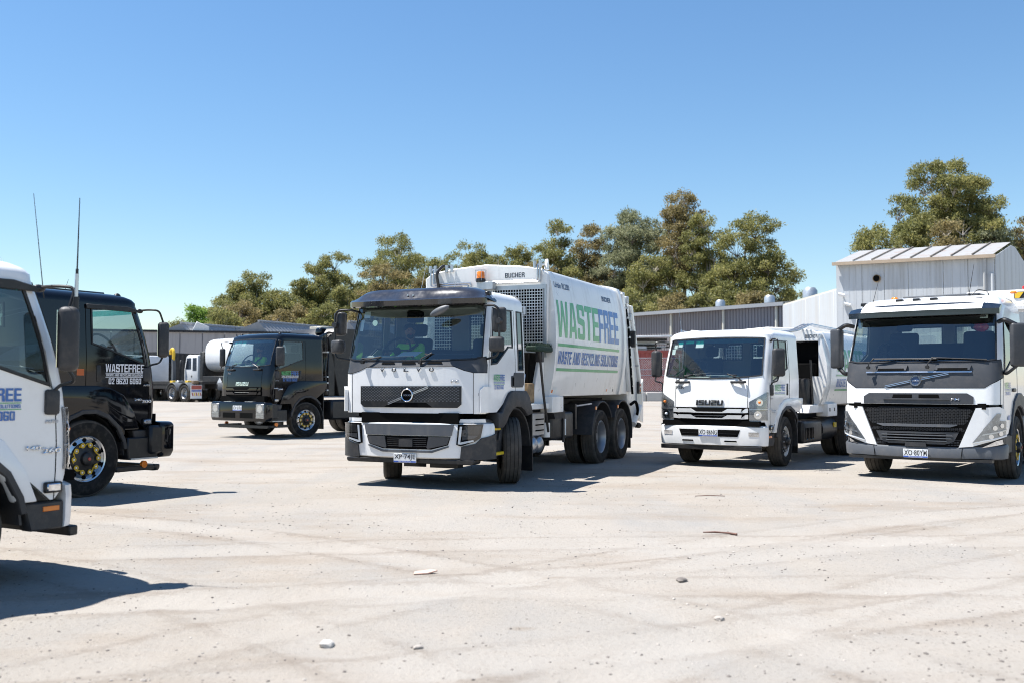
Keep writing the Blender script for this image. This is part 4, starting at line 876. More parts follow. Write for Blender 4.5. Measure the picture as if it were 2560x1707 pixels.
def gum_tree(px, ytop, wpx, d, seed, mat='leaf_olive', base=0.30, label='', flat=0.52, n_cl=None, bark='gum_bark', lean=0.0, dens=1.0, name='gum_tree', lobes=1.0):
    rg = np.random.RandomState(seed); Hh = 1.5 + (960 - ytop) / 2489 * d; W = 1.12 * wpx / 2489 * d; X = (px - 1280) / 2489 * d
    gz = 0.4; h = Hh - gz; t = empty(name, (X, d, gz)); tag(t, label, 'tree', 'gum trees standing behind the sheds')
    R_ = W / 2; zb = base * h; crown_h = h - zb
    cl = []; subs = []; tries = 0
    Rs = max(1.4, min(3.0, 0.23 * W)); ns = n_cl or int(max(5, min(22, 0.92 * (W / Rs) * (crown_h / (1.25 * Rs)))))
    while len(subs) < ns and tries < 4000:      # separate cloud-like heads carried by rising limbs
        tries += 1; sep = 1.2 if tries < 1500 else 0.7
        u = rg.rand() ** 0.8 if subs else 1.0; a = rg.rand() * 6.283
        prof = math.sqrt(max(0.05, 1 - ((u - 0.35) / 0.72) ** 2)) if u > 0.35 else 0.70 + 0.30 * u / 0.35
        rad = float((R_ - Rs * 0.75) * prof * rg.rand() ** 0.4) if u < 0.97 else R_ * 0.15 * rg.rand()
        c = np.array([rad * math.cos(a) + lean * u * R_, rad * math.sin(a), zb + Rs * 0.35 + (crown_h - Rs * 0.95) * u])
        if any(np.sum(((c - q) / (1, 1.4, 0.75)) ** 2) < (sep * Rs) ** 2 for q in subs): continue
        subs.append(c)
    own = []
    for si, q in enumerate(subs):
        rs_ = Rs * rg.uniform(0.72, 1.15)
        for k in range(rg.randint(8, 13)):
            th = math.acos(1 - 1.25 * rg.rand()); a = rg.rand() * 6.283; rr_ = rs_ * rg.uniform(0.55, 1.0)
            cl.append(q + np.array([rr_ * math.sin(th) * math.cos(a), rr_ * math.sin(th) * math.sin(a), rr_ * 0.72 * math.cos(th)])); own.append(si)
    cr = max(0.55, min(1.15, Rs * 0.40))
    # trunk and limbs
    tr = MB(); nt_ = 7; tw = max(0.20, h * 0.017); bend = rg.uniform(-1, 1, 2) * 0.05 * h
    def trunk_at(s): return Vector((lean * R_ * s * 0.8 + bend[0] * math.sin(s * 2.6), bend[1] * math.sin(s * 2.2), h * 0.90 * s))
    tr.tube([trunk_at(i / nt_) for i in range(nt_ + 1)], [tw * (1 - 0.85 * i / nt_) for i in range(nt_ + 1)], n=7)
    hubs = []
    for q in subs:
        s = max(0.16, min(0.90, (float(q[2]) - rg.uniform(0.22, 0.45) * crown_h) / (h * 0.90))); p = trunk_at(s); e = Vector((float(q[0]), float(q[1]), float(q[2]) - Rs * 0.35))
        m1 = p.lerp(e, 0.5) + Vector((0, 0, -0.05 * crown_h)); r0 = float(max(0.06, tw * (1 - 0.85 * s) * 0.62))
        tr.tube([p, m1, e], [r0, r0 * 0.75, r0 * 0.45], n=5); hubs.append((e, r0 * 0.45))
    for c, si in zip(cl, own):
        e, r0 = hubs[si]; q = Vector((float(c[0]), float(c[1]), float(c[2]))); m1 = e.lerp(q, 0.5) + Vector((0, 0, 0.12))
        tr.tube([e, m1, q], [max(0.03, r0 * 0.7), 0.024, 0.012], n=4)
    tr.build('trunk', bark, t)
    # leaves: drooping blades clustered in tufts
    V_, F_, T_ = [], [], []; cnt = 0
    for c in cl:
        s = cr * rg.uniform(0.75, 1.25); nl = int(330 * dens * (s / 1.0) ** 1.6)
        g = rg.normal(size=(nl, 3)); g /= np.linalg.norm(g, axis=1)[:, None]; rr = rg.rand(nl) ** 0.45
        p = g * rr[:, None] * (s, s, s * flat); p[:, 2] += 0.20 * s * (1 - (p[:, 0] ** 2 + p[:, 1] ** 2) / s ** 2)
        # bunch the blades so that gaps open between tufts
        k = rg.randint(9, 14); cen = rg.normal(size=(k, 3)); cen /= np.linalg.norm(cen, axis=1)[:, None]; cen *= (s * 0.72, s * 0.72, s * flat * 0.75)
        j = np.argmin(((p[:, None, :] - cen[None]) ** 2).sum(2), 1); p = p * 0.55 + cen[j] * 0.45 + rg.normal(size=(nl, 3)) * 0.17
        p += c
        L = rg.uniform(0.09, 0.17, nl); w = L * rg.uniform(0.28, 0.45, nl)
        ax = rg.normal(size=(nl, 3)); ax[:, 2] -= 0.7; ax /= np.linalg.norm(ax, axis=1)[:, None]
        sd = np.cross(ax, rg.normal(size=(nl, 3))); sd /= np.linalg.norm(sd, axis=1)[:, None] + 1e-9
        q = np.stack((p - ax * L[:, None], p + sd * w[:, None], p + ax * L[:, None], p - sd * w[:, None]), 1)
        V_.append(q.reshape(-1, 3)); F_.append(np.arange(nl * 4).reshape(-1, 4) + cnt); cnt += nl * 4
        tone = np.clip(rg.normal(0.45, 0.20, nl) + rg.normal(0, 0.14), 0, 1); T_.append(np.repeat(tone, 4))
    me = bpy.data.meshes.new('crown'); V_ = np.concatenate(V_); F_ = np.concatenate(F_); n = len(F_)
    me.vertices.add(len(V_)); me.vertices.foreach_set('co', V_.ravel()); me.loops.add(n * 4); me.loops.foreach_set('vertex_index', F_.ravel())
    me.polygons.add(n); me.polygons.foreach_set('loop_start', np.arange(n) * 4); me.polygons.foreach_set('loop_total', np.full(n, 4)); me.update(calc_edges=True)
    at = me.attributes.new('tone', 'FLOAT', 'POINT'); at.data.foreach_set('value', np.concatenate(T_)); me.materials.append(M[mat])
    link(me, 'crown', t); return t
TREES = [  # px, top, width, distance, material, base, label
    (490, 768, 95, 104, 'leaf_green', 0.10, 'bright green leafy tree at the far left of the tree line'),
    (446, 806, 44, 118, 'leaf_olive', 0.10, 'small dark tree just left of the bright green tree'),
    (640, 688, 150, 112, 'leaf_olive', 0.30, 'domed gum tree above the pointed factory roof'),
    (600, 752, 185, 106, 'leaf_brown', 0.10, 'broad low brownish gum right of the bright green tree'),
    (752, 698, 110, 116, 'leaf_olive', 0.20, 'narrow gum between the domed gum and the taller left group'),
    (735, 768, 120, 105, 'leaf_brown', 0.10, 'low brownish gum behind the black hooklift truck'),
    (825, 641, 135, 118, 'leaf_olive', 0.25, 'olive gum stepping up left of the tallest left gum'),
    (985, 588, 225, 120, 'leaf_olive', 0.35, 'tallest gum of the left group with open branches, above the big truck cab'),
    (960, 664, 190, 110, 'leaf_brown', 0.12, 'rusty brown gum in front of the tallest left gum'),
    (865, 722, 150, 106, 'leaf_olive', 0.10, 'low dense gum left of the big truck mirror'),
    (1165, 622, 185, 118, 'leaf_olive', 0.25, 'rounded gum directly above the hopper front of the big truck'),
    (1075, 700, 130, 108, 'leaf_brown', 0.10, 'low brownish gum behind the cab roof of the big truck'),
    (1302, 616, 100, 110, 'leaf_olive', 0.35, 'small sparse gum above the hopper roof'),
    (1395, 558, 125, 106, 'leaf_olive', 0.30, 'light olive gum above the hopper lettering'),
    (1475, 563, 110, 112, 'leaf_brown', 0.25, 'brownish gum left of the grey-green gum'),
    (1590, 518, 215, 108, 'leaf_grey', 0.34, 'wide grey-green gum with bare pale trunks below'),
    (1708, 483, 135, 104, 'leaf_brown', 0.52, 'tallest slim gum of the middle group with its crown on top'),
    (1765, 538, 130, 100, 'leaf_olive', 0.35, 'sparse olive gum between the slim gum and the big round gum'),
    (1880, 543, 220, 96, 'leaf_olive', 0.16, 'big rounded olive gum at the right end of the middle group'),
    (1520, 640, 150, 112, 'leaf_brown', 0.15, 'lower brownish gum behind the hopper tail'),
    (1640, 640, 170, 102, 'leaf_olive', 0.15, 'lower olive gum under the wide grey-green gum'),
    (700, 722, 130, 110, 'leaf_olive', 0.15, 'olive gum filling the dip right of the domed gum'),
    (1092, 648, 130, 113, 'leaf_olive', 0.20, 'olive gum filling the dip left of the rounded gum over the hopper'),
    (1245, 640, 110, 112, 'leaf_olive', 0.25, 'thin olive gum between the rounded gum and the small sparse gum'),
    (560, 735, 120, 110, 'leaf_olive', 0.15, 'olive gum left of the domed gum above the factory'),
    (1978, 728, 70, 110, 'leaf_olive', 0.20, 'small gum peeping over the low white wall'),
    (2372, 393, 195, 92, 'leaf_olive', 0.62, 'tallest gum at the right with a flat crown high above the shed'),
    (2250, 500, 215, 86, 'leaf_olive', 0.30, 'spreading gum left of the tallest right gum above the tall shed'),
    (2440, 462, 170, 90, 'leaf_olive', 0.38, 'open branched gum right of the tallest right gum'),
    (2375, 552, 130, 82, 'leaf_brown', 0.25, 'dense brownish gum low in front of the right group'),
    (2492, 562, 95, 88, 'leaf_grey', 0.40, 'small sparse gum above the gable of the tall shed'),
    (2585, 556, 120, 90, 'leaf_brown', 0.25, 'dark gum cut by the right edge of the picture'),
]
for i, (px, yt, wp, d, mt, bs, lb) in enumerate(TREES):
    gum_tree(px, yt, wp, d, 100 + i, mt, bs, lb, name='gum_tree', bark='gum_bark' if i % 3 else 'dark_bark', dens=0.85 if 'sparse' in lb or 'open' in lb or 'slim' in lb else 1.0)
EXTRA = [(560, 782, 110, 100, 'low olive shrub mass beside the bright green tree'), (690, 775, 120, 101, 'low olive shrub mass over the middle of the factory roof'), (800, 770, 130, 101, 'low brownish shrub mass behind the hooklift bin'), (920, 752, 150, 101, 'low olive shrub mass left of the big truck cab'), (1030, 722, 150, 102, 'olive shrub mass behind the visor of the big truck'), (1140, 690, 150, 104, 'brownish shrub mass over the beacon of the big truck'), (1240, 676, 120, 104, 'olive shrub mass above the hopper front edge'), (1350, 660, 130, 103, 'olive shrub mass above the hopper roof rail'), (1440, 668, 130, 103, 'brownish shrub mass above the rear of the hopper')]
for i, (px, yt, wp, d, lb) in enumerate(EXTRA):
    gum_tree(px, yt, wp, d, 400 + i, ('leaf_olive', 'leaf_brown')[i % 2], 0.10, lb, name='shrub')
for i, (px, yt, wp, d) in enumerate([(1600, 724, 130, 92), (1690, 735, 120, 90), (1780, 722, 150, 90), (1885, 728, 150, 88), (1830, 716, 130, 92), (1540, 735, 110, 96)]):
    gum_tree(px, yt, wp, d, 300 + i, ('leaf_olive', 'leaf_brown')[i % 2], 0.08, ['rounded shrub rising over the left end of the brown shed roof', 'brownish shrub over the brown shed left of the first roof vent', 'olive shrub over the brown shed behind the first roof vent', 'brownish shrub over the brown shed right of the second roof vent', 'olive shrub over the brown shed left of the second roof vent', 'brownish shrub behind the hopper tail of the big truck'][i], name='shrub')
# ------------------------------------------------------------------ medium cab-over truck
def isuzu(root, dz=0.0, paint='white_paint', rear=1.75, steel_bumper=False, yw=1.10, rad=0.46, steer=0.0, plate=None, badge=None, power=('140', '260'),
          logo=None, logo_phone=True, logo_mats=None, wr=1.12, ym=0.27, front_kind='front_steel', nut=None, stickers=True, visor_band=True, low_bump=True, fender=None, maker='chrome'):
    """cab front at y=0, +x to the right seen from the front"""
    H = 2.515 + dz; zt = 2.36 + dz
    ffun = pw([(0.6 + dz, 0.02), (1.0 + dz, 0.0), (1.30 + dz, 0.015), (1.60 + dz, 0.065), (1.95 + dz, 0.165), (2.36 + dz, 0.32)])
    def roofk(z):
        t = max(0.0, min(1.0, (z - zt - 0.02) / (H - zt - 0.02))); return 1 - math.sqrt(max(0, 1 - t * t))
    w = lambda z: pw([(0.6 + dz, 1.05), (1.6 + dz, 1.065), (2.36 + dz, 1.02)])(z) - 0.30 * roofk(z)
    f = lambda z: ffun(z) + 0.34 * roofk(z)
    r = pw([(0.6 + dz, 0.16), (1.6 + dz, 0.17), (2.4 + dz, 0.15)])
    pr = Prof(w, f, r, 0.075, rear, 0.10); pr.roofin = lambda z: 0.16 * roofk(z)
    sides = [(0.0, 1), (0.27, 0.75), (0.31, 0.7), (0.50, 0.5), (0.70, 0.3), (0.90, 0.1), (wr, 0), (wr + 0.04, 0), (wr + 0.08, 0), (wr + 0.28, 0), (wr + 0.42, 0), (rear - 0.14, 0), (rear - 0.11, 0)]
    front = [-1, -0.8, -0.55, -0.3, 0, 0.3, 0.55, 0.8, 1]
    back = [1, 0.8, 0.1, -0.1, -0.8, -1]
    arch = pw([(0.0, 0.63), (0.44, 0.63), (0.52, 0.86), (0.70, 1.10), (0.90, 1.20), (1.1, 1.24), (3, 1.24)])
    belt = pw([(0.0, 1.50), (0.30, 1.52), (1.16, 1.80), (3, 1.80)])
    def bot(k, v):
        if k == 'F': return 0.83 + dz
        if k in ('cL', 'cR'): return (0.83 if v < 60 else 0.70) + dz
        if k in 'LR': return arch(v) + dz
        return 1.24 + dz
    def blt(k, v):
        if k == 'F': return 1.60 + 0.045 * v * v + dz
        if k in ('cL', 'cR'): return 1.645 + 0.05 * v / 67 + dz
        if k in 'LR': return belt(v) + dz
        return 1.80 + dz
    def top(k, v):
        if k == 'F': return 2.365 - 0.02 * v * v + dz
        if k in ('cL', 'cR'): return 2.345 - 0.03 * v / 67 + dz
        return 2.30 + dz
    mid = lambda a: (lambda k, v: lerp(bot(k, v), blt(k, v), a))
    levels = [bot, mid(0.25), mid(0.5), mid(0.75), blt, lambda k, v: lerp(blt(k, v), top(k, v), 0.35), lambda k, v: lerp(blt(k, v), top(k, v), 0.7), top]
    for q in (0.1, 0.35, 0.6, 0.8, 0.93, 1.0):
        levels.append(lambda k, v, q=q: lerp(max(top(k, v), zt - 0.03), H, q) if k != 'x' else 0)
    nf = len(front)
    regs = [('windscreen', 'F', -1, nf, 4, 7, 'glass'), ('side_window', 'L', 2, 6, 4, 7, 'glass'), ('side_window', 'R', 2, 6, 4, 7, 'glass'),
            ('rear_window', 'B', 1, 2, 5, 7, 'glass'), ('rear_window', 'B', 3, 4, 5, 7, 'glass')]
    for sd in 'LR':
        regs += [('door', sd, 1, 8, 0, 4, 'panel'), ('door', sd, 1, 2, 4, 7, 'panel'), ('door', sd, 6, 8, 4, 7, 'panel')]
    regs += [('front_panel', 'F', 1, nf - 2, 1, 4, 'panel')]
    ob = shell(pr, sides, front, back, levels, 1.5 + dz, regs, root, {'cab_shell': paint, 'side_window': 'side_glass', 'rear_window': 'side_glass'})
    doors = {sd: o for sd, o in ob['door']}
    ws_o = ob['windscreen'][0][1]
    mp = pr.mp
    # green shade band and stickers on the glass
    if visor_band:
        panel([(-0.80, 2.25 + dz), (0.80, 2.25 + dz), (0.80, 2.325 + dz), (-0.80, 2.325 + dz)], mp(-0.012), 0, 'shade_band', 'green_tint', ws_o)
    if stickers:
        for (a, b_, c, d, mt) in ((-0.90, 2.06, -0.83, 2.16, 'sticker'), (-0.87, 2.17, -0.80, 2.24, 'sticker'), (-0.78, 2.20, -0.69, 2.29, 'sticker'), (-0.79, 2.25, -0.68, 2.315, 'sticker_teal'), (-0.62, 2.26, -0.45, 2.32, 'sticker_teal'), (-0.40, 2.18, -0.24, 2.30, 'sticker'), (-0.40, 2.26, -0.24, 2.32, 'sticker_teal')):
            panel([(a, b_ + dz), (c, b_ + dz), (c, d + dz), (a, d + dz)], mp(-0.016), 0, 'sticker', mt, ws_o)
    # wipers and grab handles
    for sx in (-1, 1):
        x0 = sx * 0.62 - 0.03; s2 = 1 if sx < 0 else -1
        wiper(root, (x0, 0.06, 1.555 + dz), (x0 + s2 * 0.28, 0.10, 1.69 + dz), (x0 + s2 * 0.10, 0.105, 1.665 + dz), (x0 + s2 * 0.62, 0.115, 1.71 + dz), 0)
        g = MB().tube([(sx * 0.55 - 0.15, 0.075, 1.545 + dz), (sx * 0.55 - 0.13, 0.03, 1.54 + dz), (sx * 0.55 + 0.10, 0.03, 1.54 + dz), (sx * 0.55 + 0.12, 0.075, 1.545 + dz)], 0.022, n=8, fillet=0.03)
        g.build('grab_handle', 'black_satin', root)
    # maker badge, model badge
    isuzu_badge(root, mp(0.003), -0.26, 0.26, 1.12 + dz, 1.215 + dz, maker, 0.014)
    if badge: text(badge, mp(0.004), -0.70, -0.53, 1.42 + dz, 1.475 + dz, 'badge', 'silver' if paint == 'black_paint' else 'print_dark', root, bold=0.01, t=0.003)
    # grille
    fr = 'black_satin'
    panel([(-0.74, 0.845 + dz), (0.74, 0.845 + dz), (0.74, 1.085 + dz), (-0.74, 1.085 + dz)], mp(0.0), 0.012, 'grille', 'void_black', root)
    gm = 'bright_trim' if paint == 'white_paint' else 'black_paint'
    for zc in (0.985, 0.875):
        zc += dz
        for sx in (-1, 1):
            panel([(sx * q[0], q[1]) for q in ((0.73, zc + 0.085), (0.69, zc + 0.085), (0.60, zc + 0.02), (0.60, zc), (0.73, zc + 0.01))][::sx], mp(0.012), 0.02, 'grille_wing', gm, root)
            panel([(sx * q[0], q[1]) for q in ((0.62, zc + 0.075), (0.36, zc + 0.075), (0.26, zc + 0.02), (0.26, zc), (0.36, zc + 0.005), (0.60, zc + 0.005))][::sx], mp(0.016), 0.035, 'grille_bar', gm, root)
        panel([(-0.26, zc), (0.26, zc), (0.26, zc + 0.02), (-0.26, zc + 0.02)], mp(0.016), 0.03, 'grille_bar', gm, root)
    panel([(-0.30, 0.93 + dz), (0.30, 0.93 + dz), (0.30, 0.94 + dz), (-0.30, 0.94 + dz)], mp(0.013), 0.012, 'grille_bar', 'silver', root)
    # headlights wrap the corners
    cz = lambda a: a + dz
    if not steel_bumper:
        for sx in (-1, 1):
            q = [(0.745, 0.865), (1.075, 0.865), (1.085, 1.36), (1.045, 1.36), (0.745, 1.19)]
            h = panel([(sx * u, cz(z)) for u, z in q][::sx], mp(0.002), 0.006, 'headlight', 'lamp_grey', root)
            panel([(sx * u, cz(z)) for u, z in ((0.745, 1.05), (1.08, 1.05), (1.08, 1.065), (0.745, 1.065))][::sx], mp(0.010), 0.012, 'bezel', 'silver', h)
            for (u, z, rr_) in ((0.90, 0.955, 0.072), (0.93, 1.18, 0.06)):
                c = Vector(pr.at(sx * u, cz(z), 0.012)); nrm = (Vector(pr.at(sx * u, cz(z), 0.05)) - c).normalized()
                MB().cyl(c, c + nrm * 0.006, rr_, n=20).build('lamp_bowl', 'chrome', h)
                MB().ell(c + nrm * 0.012, (0.026, 0.026, 0.026), 10, 6).build('bulb', 'amber' if z > 1.1 else 'drl_white', h)
            panel([(sx * u, cz(z)) for u, z in q][::sx], mp(0.030), 0.0, 'lens', 'lamp_glass', h)
    # side lamp, badges, door handle, mirror bracket, black sill
    for sx, sd in ((-1, 'L'), (1, 'R')):
        d = doors[sd]; X = 1.056; fl = (flat_R if sx > 0 else flat_L)
        mpd = fl(X); rv = (lambda a, b_: (a, b_)) if sx > 0 else (lambda a, b_: (-b_, -a))
        u0, u1 = rv(0.26, 0.38)
        b_ = MB().box(sx * 1.05, sx * 1.085, 0.20, 0.35, cz(0.69), cz(0.775)).build('side_lamp_frame', 'black_satin', root, bevel=0.01)
        MB().box(sx * 1.08, sx * 1.095, 0.22, 0.335, cz(0.702), cz(0.763)).build('side_lamp', 'reflector', b_, bevel=0.008)
        u0, u1 = rv(0.20, 0.50)
        text(power[0], fl(X + 0.012), u0, u0 + 0.12, cz(1.03), cz(1.065), 'badge', 'chrome', root, bold=0.015, t=0.004)
        text(power[1], fl(X + 0.012), u0 + 0.13, u0 + 0.29, cz(1.0), cz(1.045), 'badge', 'chrome', root, bold=0.02, t=0.004)
        u0, u1 = rv(0.24, 0.35)
        text('AUTO', fl(X + 0.012), u0, u1, cz(1.235), cz(1.262), 'badge', 'silver', root, bold=0.02, t=0.003)
        if logo:
            a, b2, z0_, z1_ = logo; u0, u1 = rv(a, b2)
            logo_block(d, fl(X + 0.014), u0, u1, cz(z0_), cz(z1_), logo_mats or ('print_green', 'print_blue', 'print_blue', 'print_green'), logo_phone)
        h = MB().box(sx * 1.05, sx * 1.075, 1.05, 1.12, cz(1.30), cz(1.52)).build('door_handle', 'black_satin', d, bevel=0.015, seg=2)
        k = MB().box(sx * 1.045, sx * 1.095, 0.235, 0.36, cz(1.30), cz(1.50)).build('mirror_bracket', 'dark_plastic', root, bevel=0.03, seg=2)
        # sill under the door and step
        sl = MB().prism([(0.16, cz(0.62)), (0.50, cz(0.62)), (0.44, cz(0.40)), (0.16, cz(0.40))], sx * 0.92, sx * 1.045, 'x').build('sill', 'dark_plastic', root, bevel=0.012)
        if not steel_bumper: MB().box(sx * 1.04, sx * 1.052, 0.20, 0.34, cz(0.545), cz(0.585)).build('side_marker', 'amber', sl, bevel=0.004)
        # mirror on two arms
        xm = sx * 1.215
        m_ = mirror(root, (xm, ym, cz(1.89)), 0.22, 0.50, 0.15, rz=sx * 38)
        arm = MB().tube([(sx * 1.02, 0.42, cz(2.29)), (sx * 1.10, 0.30, cz(2.31)), (sx * 1.22, 0.22, cz(2.30)), (xm, ym, cz(2.13))], 0.014, n=7, fillet=0.06)
        arm.build('mirror_arm', 'black_satin', root); arm = MB()
        arm.tube([(sx * 1.07, 0.29, cz(1.48)), (sx * 1.10, 0.25, cz(1.535)), (sx * 1.22, 0.20, cz(1.56)), (xm, ym, cz(1.66))], 0.014, n=7, fillet=0.06)
        arm.build('mirror_arm', 'black_satin', root)
        MB().ell((sx * 1.03, 0.40, cz(2.285)), (0.025, 0.055, 0.032), 10, 6).build('arm_foot', 'black_satin', root)
        # fender with flare
        fm = fender or paint
        pts_o = [(0.40, cz(0.63)), (0.50, cz(0.88)), (0.68, cz(1.12)), (0.90, cz(1.215)), (1.12, cz(1.245)), (rear + 0.10, cz(1.245)), (rear + 0.10, cz(1.14))]
        ca = 0.56; pts_i = [(yw + 0.60, cz(0.98) if dz < .2 else cz(0.95))] + [(yw + ca * math.cos(a), rad + dz * 0.0 + ca * 1.06 * math.sin(a)) for a in (R(62), R(78), R(95), R(112), R(130), R(148), R(163))] + [(yw - ca - 0.02, cz(0.63))]
        fd = MB().prism(pts_o + pts_i, sx * 0.96, sx * 1.075, 'x').build('fender', fm, root, bevel=0.018, seg=2)
        pl = MB(); ii = [(yw + ca * math.cos(a), rad + ca * 1.06 * math.sin(a)) for a in (R(40), R(60), R(80), R(100), R(120), R(140), R(160), R(172))]
        io = [(y, z) for y, z in ii]; oo = [(yw + (y - yw) * 1.10, rad + (z - rad) * 1.10) for y, z in reversed(ii)]
        MB().prism(io + oo, sx * 1.03, sx * 1.088, 'x').build('fender_lip', 'dark_plastic', fd, bevel=0.008)
        # inner wheel arch
        ar = MB(); ai = [(yw + 0.58 * math.cos(a), rad + 0.60 * math.sin(a)) for a in [R(q) for q in range(-12, 181, 16)]]
        ao = [(yw + 0.60 * math.cos(a), rad + 0.62 * math.sin(a)) for a in [R(q) for q in range(180, -13, -16)]]
        ar.prism(ai + ao, sx * 0.62, sx * 1.03, 'x'); ar.build('wheel_arch', 'dark_plastic', fd)
        MB().box(sx * 0.66, sx * 1.02, yw + 0.60, yw + 0.62, 0.20, cz(1.0)).build('mud_flap', 'black_satin', root)
        wheel(root, front_kind, sx * 0.90, yw, rad, 0.27, sx, steer, nut)
    # bumper
    if not steel_bumper:
        bp = Prof(1.06, -0.045, 0.16, 0.075, 1.0)
        bm_ = MB(); rs = []
        for (z, o_) in ((0.395, -0.05), (0.41, -0.005), (0.50, 0.004), (0.66, 0.006), (0.735, 0.0), (0.762, -0.05)):
            rs.append([Vector(bp.at(u, cz(z), o_)) for u in [1.12 * (i / 26 * 2 - 1) for i in range(27)]] + [Vector(bp.at(u, cz(z), -0.12)) for u in [1.10 * (1 - i / 12 * 2) for i in range(13)]])
        bm_.rings(rs); bo = bm_.build('bumper', 'white_paint' if paint == 'white_paint' else paint, root, smooth=50)
        sl = lambda q, off, t, nm, mt: panel([(u, cz(z)) for u, z in q], bp.mp(off), t, nm, mt, bo)
        sl([(-0.55, 0.560), (0.55, 0.560), (0.60, 0.685), (-0.60, 0.685)], 0.0065, 0.003, 'air_intake', 'void_black')
        sl([(-0.53, 0.61), (0.53, 0.61), (0.53, 0.618), (-0.53, 0.618)], 0.010, 0.004, 'intake_slat', 'black_satin')
        for sx in (-1, 1):
            sl([(sx * u, z) for u, z in ((0.75, 0.575), (0.93, 0.575), (0.93, 0.648), (0.75, 0.648))][::sx], 0.0065, 0.004, 'fog_lamp', 'reflector')
            sl([(sx * u, z) for u, z in ((0.30, 0.465), (0.54, 0.465), (0.53, 0.492), (0.31, 0.492))][::sx], 0.0065, 0.002, 'slot', 'void_black')
        MB().box(-0.98, 0.98, -0.02, 0.06, cz(0.315), cz(0.395)).build('lower_valance', 'black_satin', root, bevel=0.01)
        MB().box(-0.95, 0.95, 0.0, 0.10, cz(0.76), cz(0.845)).build('grille_gap', 'void_black', root)
        if plate: number_plate(root, 0.0, -0.055, cz(0.625), plate)
    else:
        yb = -0.14
        bo = MB().prism([(-1.16, 0.55), (-1.10, 0.46), (1.10, 0.46), (1.16, 0.55), (1.16, 0.93), (1.10, 0.97), (-1.10, 0.97), (-1.16, 0.93)], yb, yb + 0.24, 'y').build('bumper', paint, root, bevel=0.035, seg=3)
        for sx in (-1, 1):
            MB().box(sx * 1.0, sx * 1.155, yb + 0.18, yb + 0.42, 0.52, 0.92).build('bumper_end', 'black_satin', bo, bevel=0.03)
            h = MB().box(sx * 0.78, sx * 1.09, yb - 0.014, yb + 0.02, 0.54, 0.92).build('headlight', 'lamp_grey', root, bevel=0.012)
            MB().cyl((sx * 0.93, yb - 0.016, 0.79), (sx * 0.93, yb - 0.022, 0.79), 0.10, n=20).build('lamp_bowl', 'chrome', h)
            MB().box(sx * 0.79, sx * 1.08, yb - 0.022, yb - 0.016, 0.655, 0.672).build('bezel', 'silver', h)
            MB().box(sx * 0.785, sx * 1.085, yb - 0.030, yb - 0.026, 0.545, 0.915).build('lens', 'lamp_glass', h)
            MB().box(sx * 0.10, sx * 0.62, yb - 0.006, yb + 0.02, 0.54, 0.68).build('air_intake', 'void_black', bo)
            MB().box(sx * 0.28, sx * 0.60, yb + 0.01, yb + 0.17, 0.968, 0.980).build('top_tread', 'galvanised', bo)
            st = MB().box(sx * 0.86, sx * 1.10, 0.10, 0.62, 0.46, 0.76).build('step_box', 'black_satin', root, bevel=0.015)
            MB().box(sx * 0.88, sx * 1.12, 0.12, 0.58, 0.452, 0.474).build('step_tread', 'galvanised', st)
            MB().box(sx * 1.10, sx * 1.125, 0.04, 0.10, 0.62, 0.72).build('side_lamp', 'reflector', st, bevel=0.01)
            MB().cyl((sx * 1.02, 0.30, 0.375), (sx * 1.06, 0.30, 0.375), 0.05, n=16).build('side_marker', 'amber', root)
        br = MB().prism([(-1.02, 0.27), (1.02, 0.27), (1.05, 0.31), (1.05, 0.36), (-1.05, 0.36), (-1.05, 0.31)], yb + 0.16, yb + 0.26, 'y')
        for sx in (-1, 1): br.box(sx * 0.95, sx * 1.04, yb + 0.22, 0.75, 0.29, 0.36)
        br.build('under_run_bar', 'black_satin', root, bevel=0.01)
        MB().box(-0.92, 0.92, 0.0, 0.12, 0.95, cz(0.84)).build('grille_gap', 'void_black', root)
        if plate: number_plate(root, 0.0, yb - 0.004, 0.80, plate)
    # roof marker lights, interior
    for sx in (-1, 1):
        MB().ell((sx * 0.80, 0.60, H - 0.03), (0.04, 0.055, 0.05), 10, 6).build('roof_marker', 'lamp_glass' if paint == 'white_paint' and not nut else 'black_satin', root)
        MB().box(sx * 0.70 - 0.03, sx * 0.70 + 0.03, 0.75, rear - 0.25, H - 0.012, H + 0.022).build('roof_rib', paint, root, bevel=0.012)
    inn = MB(); inn.box(-0.98, 0.98, 0.15, rear - 0.06, cz(1.02), cz(1.06)); inn.build('cab_floor', 'cab_dark', root)
    MB().prism([(0.24, cz(1.60)), (0.27, cz(1.63)), (0.50, cz(1.65)), (0.56, cz(1.50)), (0.52, cz(1.06)), (0.24, cz(1.06))], -0.88, 0.88, 'x').build('dashboard', 'dash_trim', root, bevel=0.02)
    MB().box(-0.16, 0.22, 0.22, 0.40, cz(1.662), cz(1.672)).build('dash_papers', 'paper', root)
    MB().box(-0.97, 0.97, rear - 0.055, rear - 0.03, cz(1.06), cz(1.90)).build('rear_trim', 'cab_trim', root)
    seat(root, -0.55, 0.98, cz(1.40)); seat(root, 0.50, 1.0, cz(1.38)); steering_wheel(root, (-0.55, 0.62, cz(1.78)), 0.22, 55)
    MB().box(-0.12, 0.16, 0.50, 0.54, cz(2.18), cz(2.26)).build('inside_mirror', 'cab_dark', root, bevel=0.01)
    # chassis rails and axle
    ch = MB()
    for sx in (-1, 1): ch.box(sx * 0.38, sx * 0.46, 0.30, 8.2, 0.66, 0.92)
    ch.box(-0.7, 0.7, yw - 0.06, yw + 0.06, rad - 0.06, rad + 0.06); ch.box(-0.60, 0.60, 0.35, 1.9, 0.50, cz(1.05))
    ch.build('chassis_frame', 'chassis', root)
    return pr
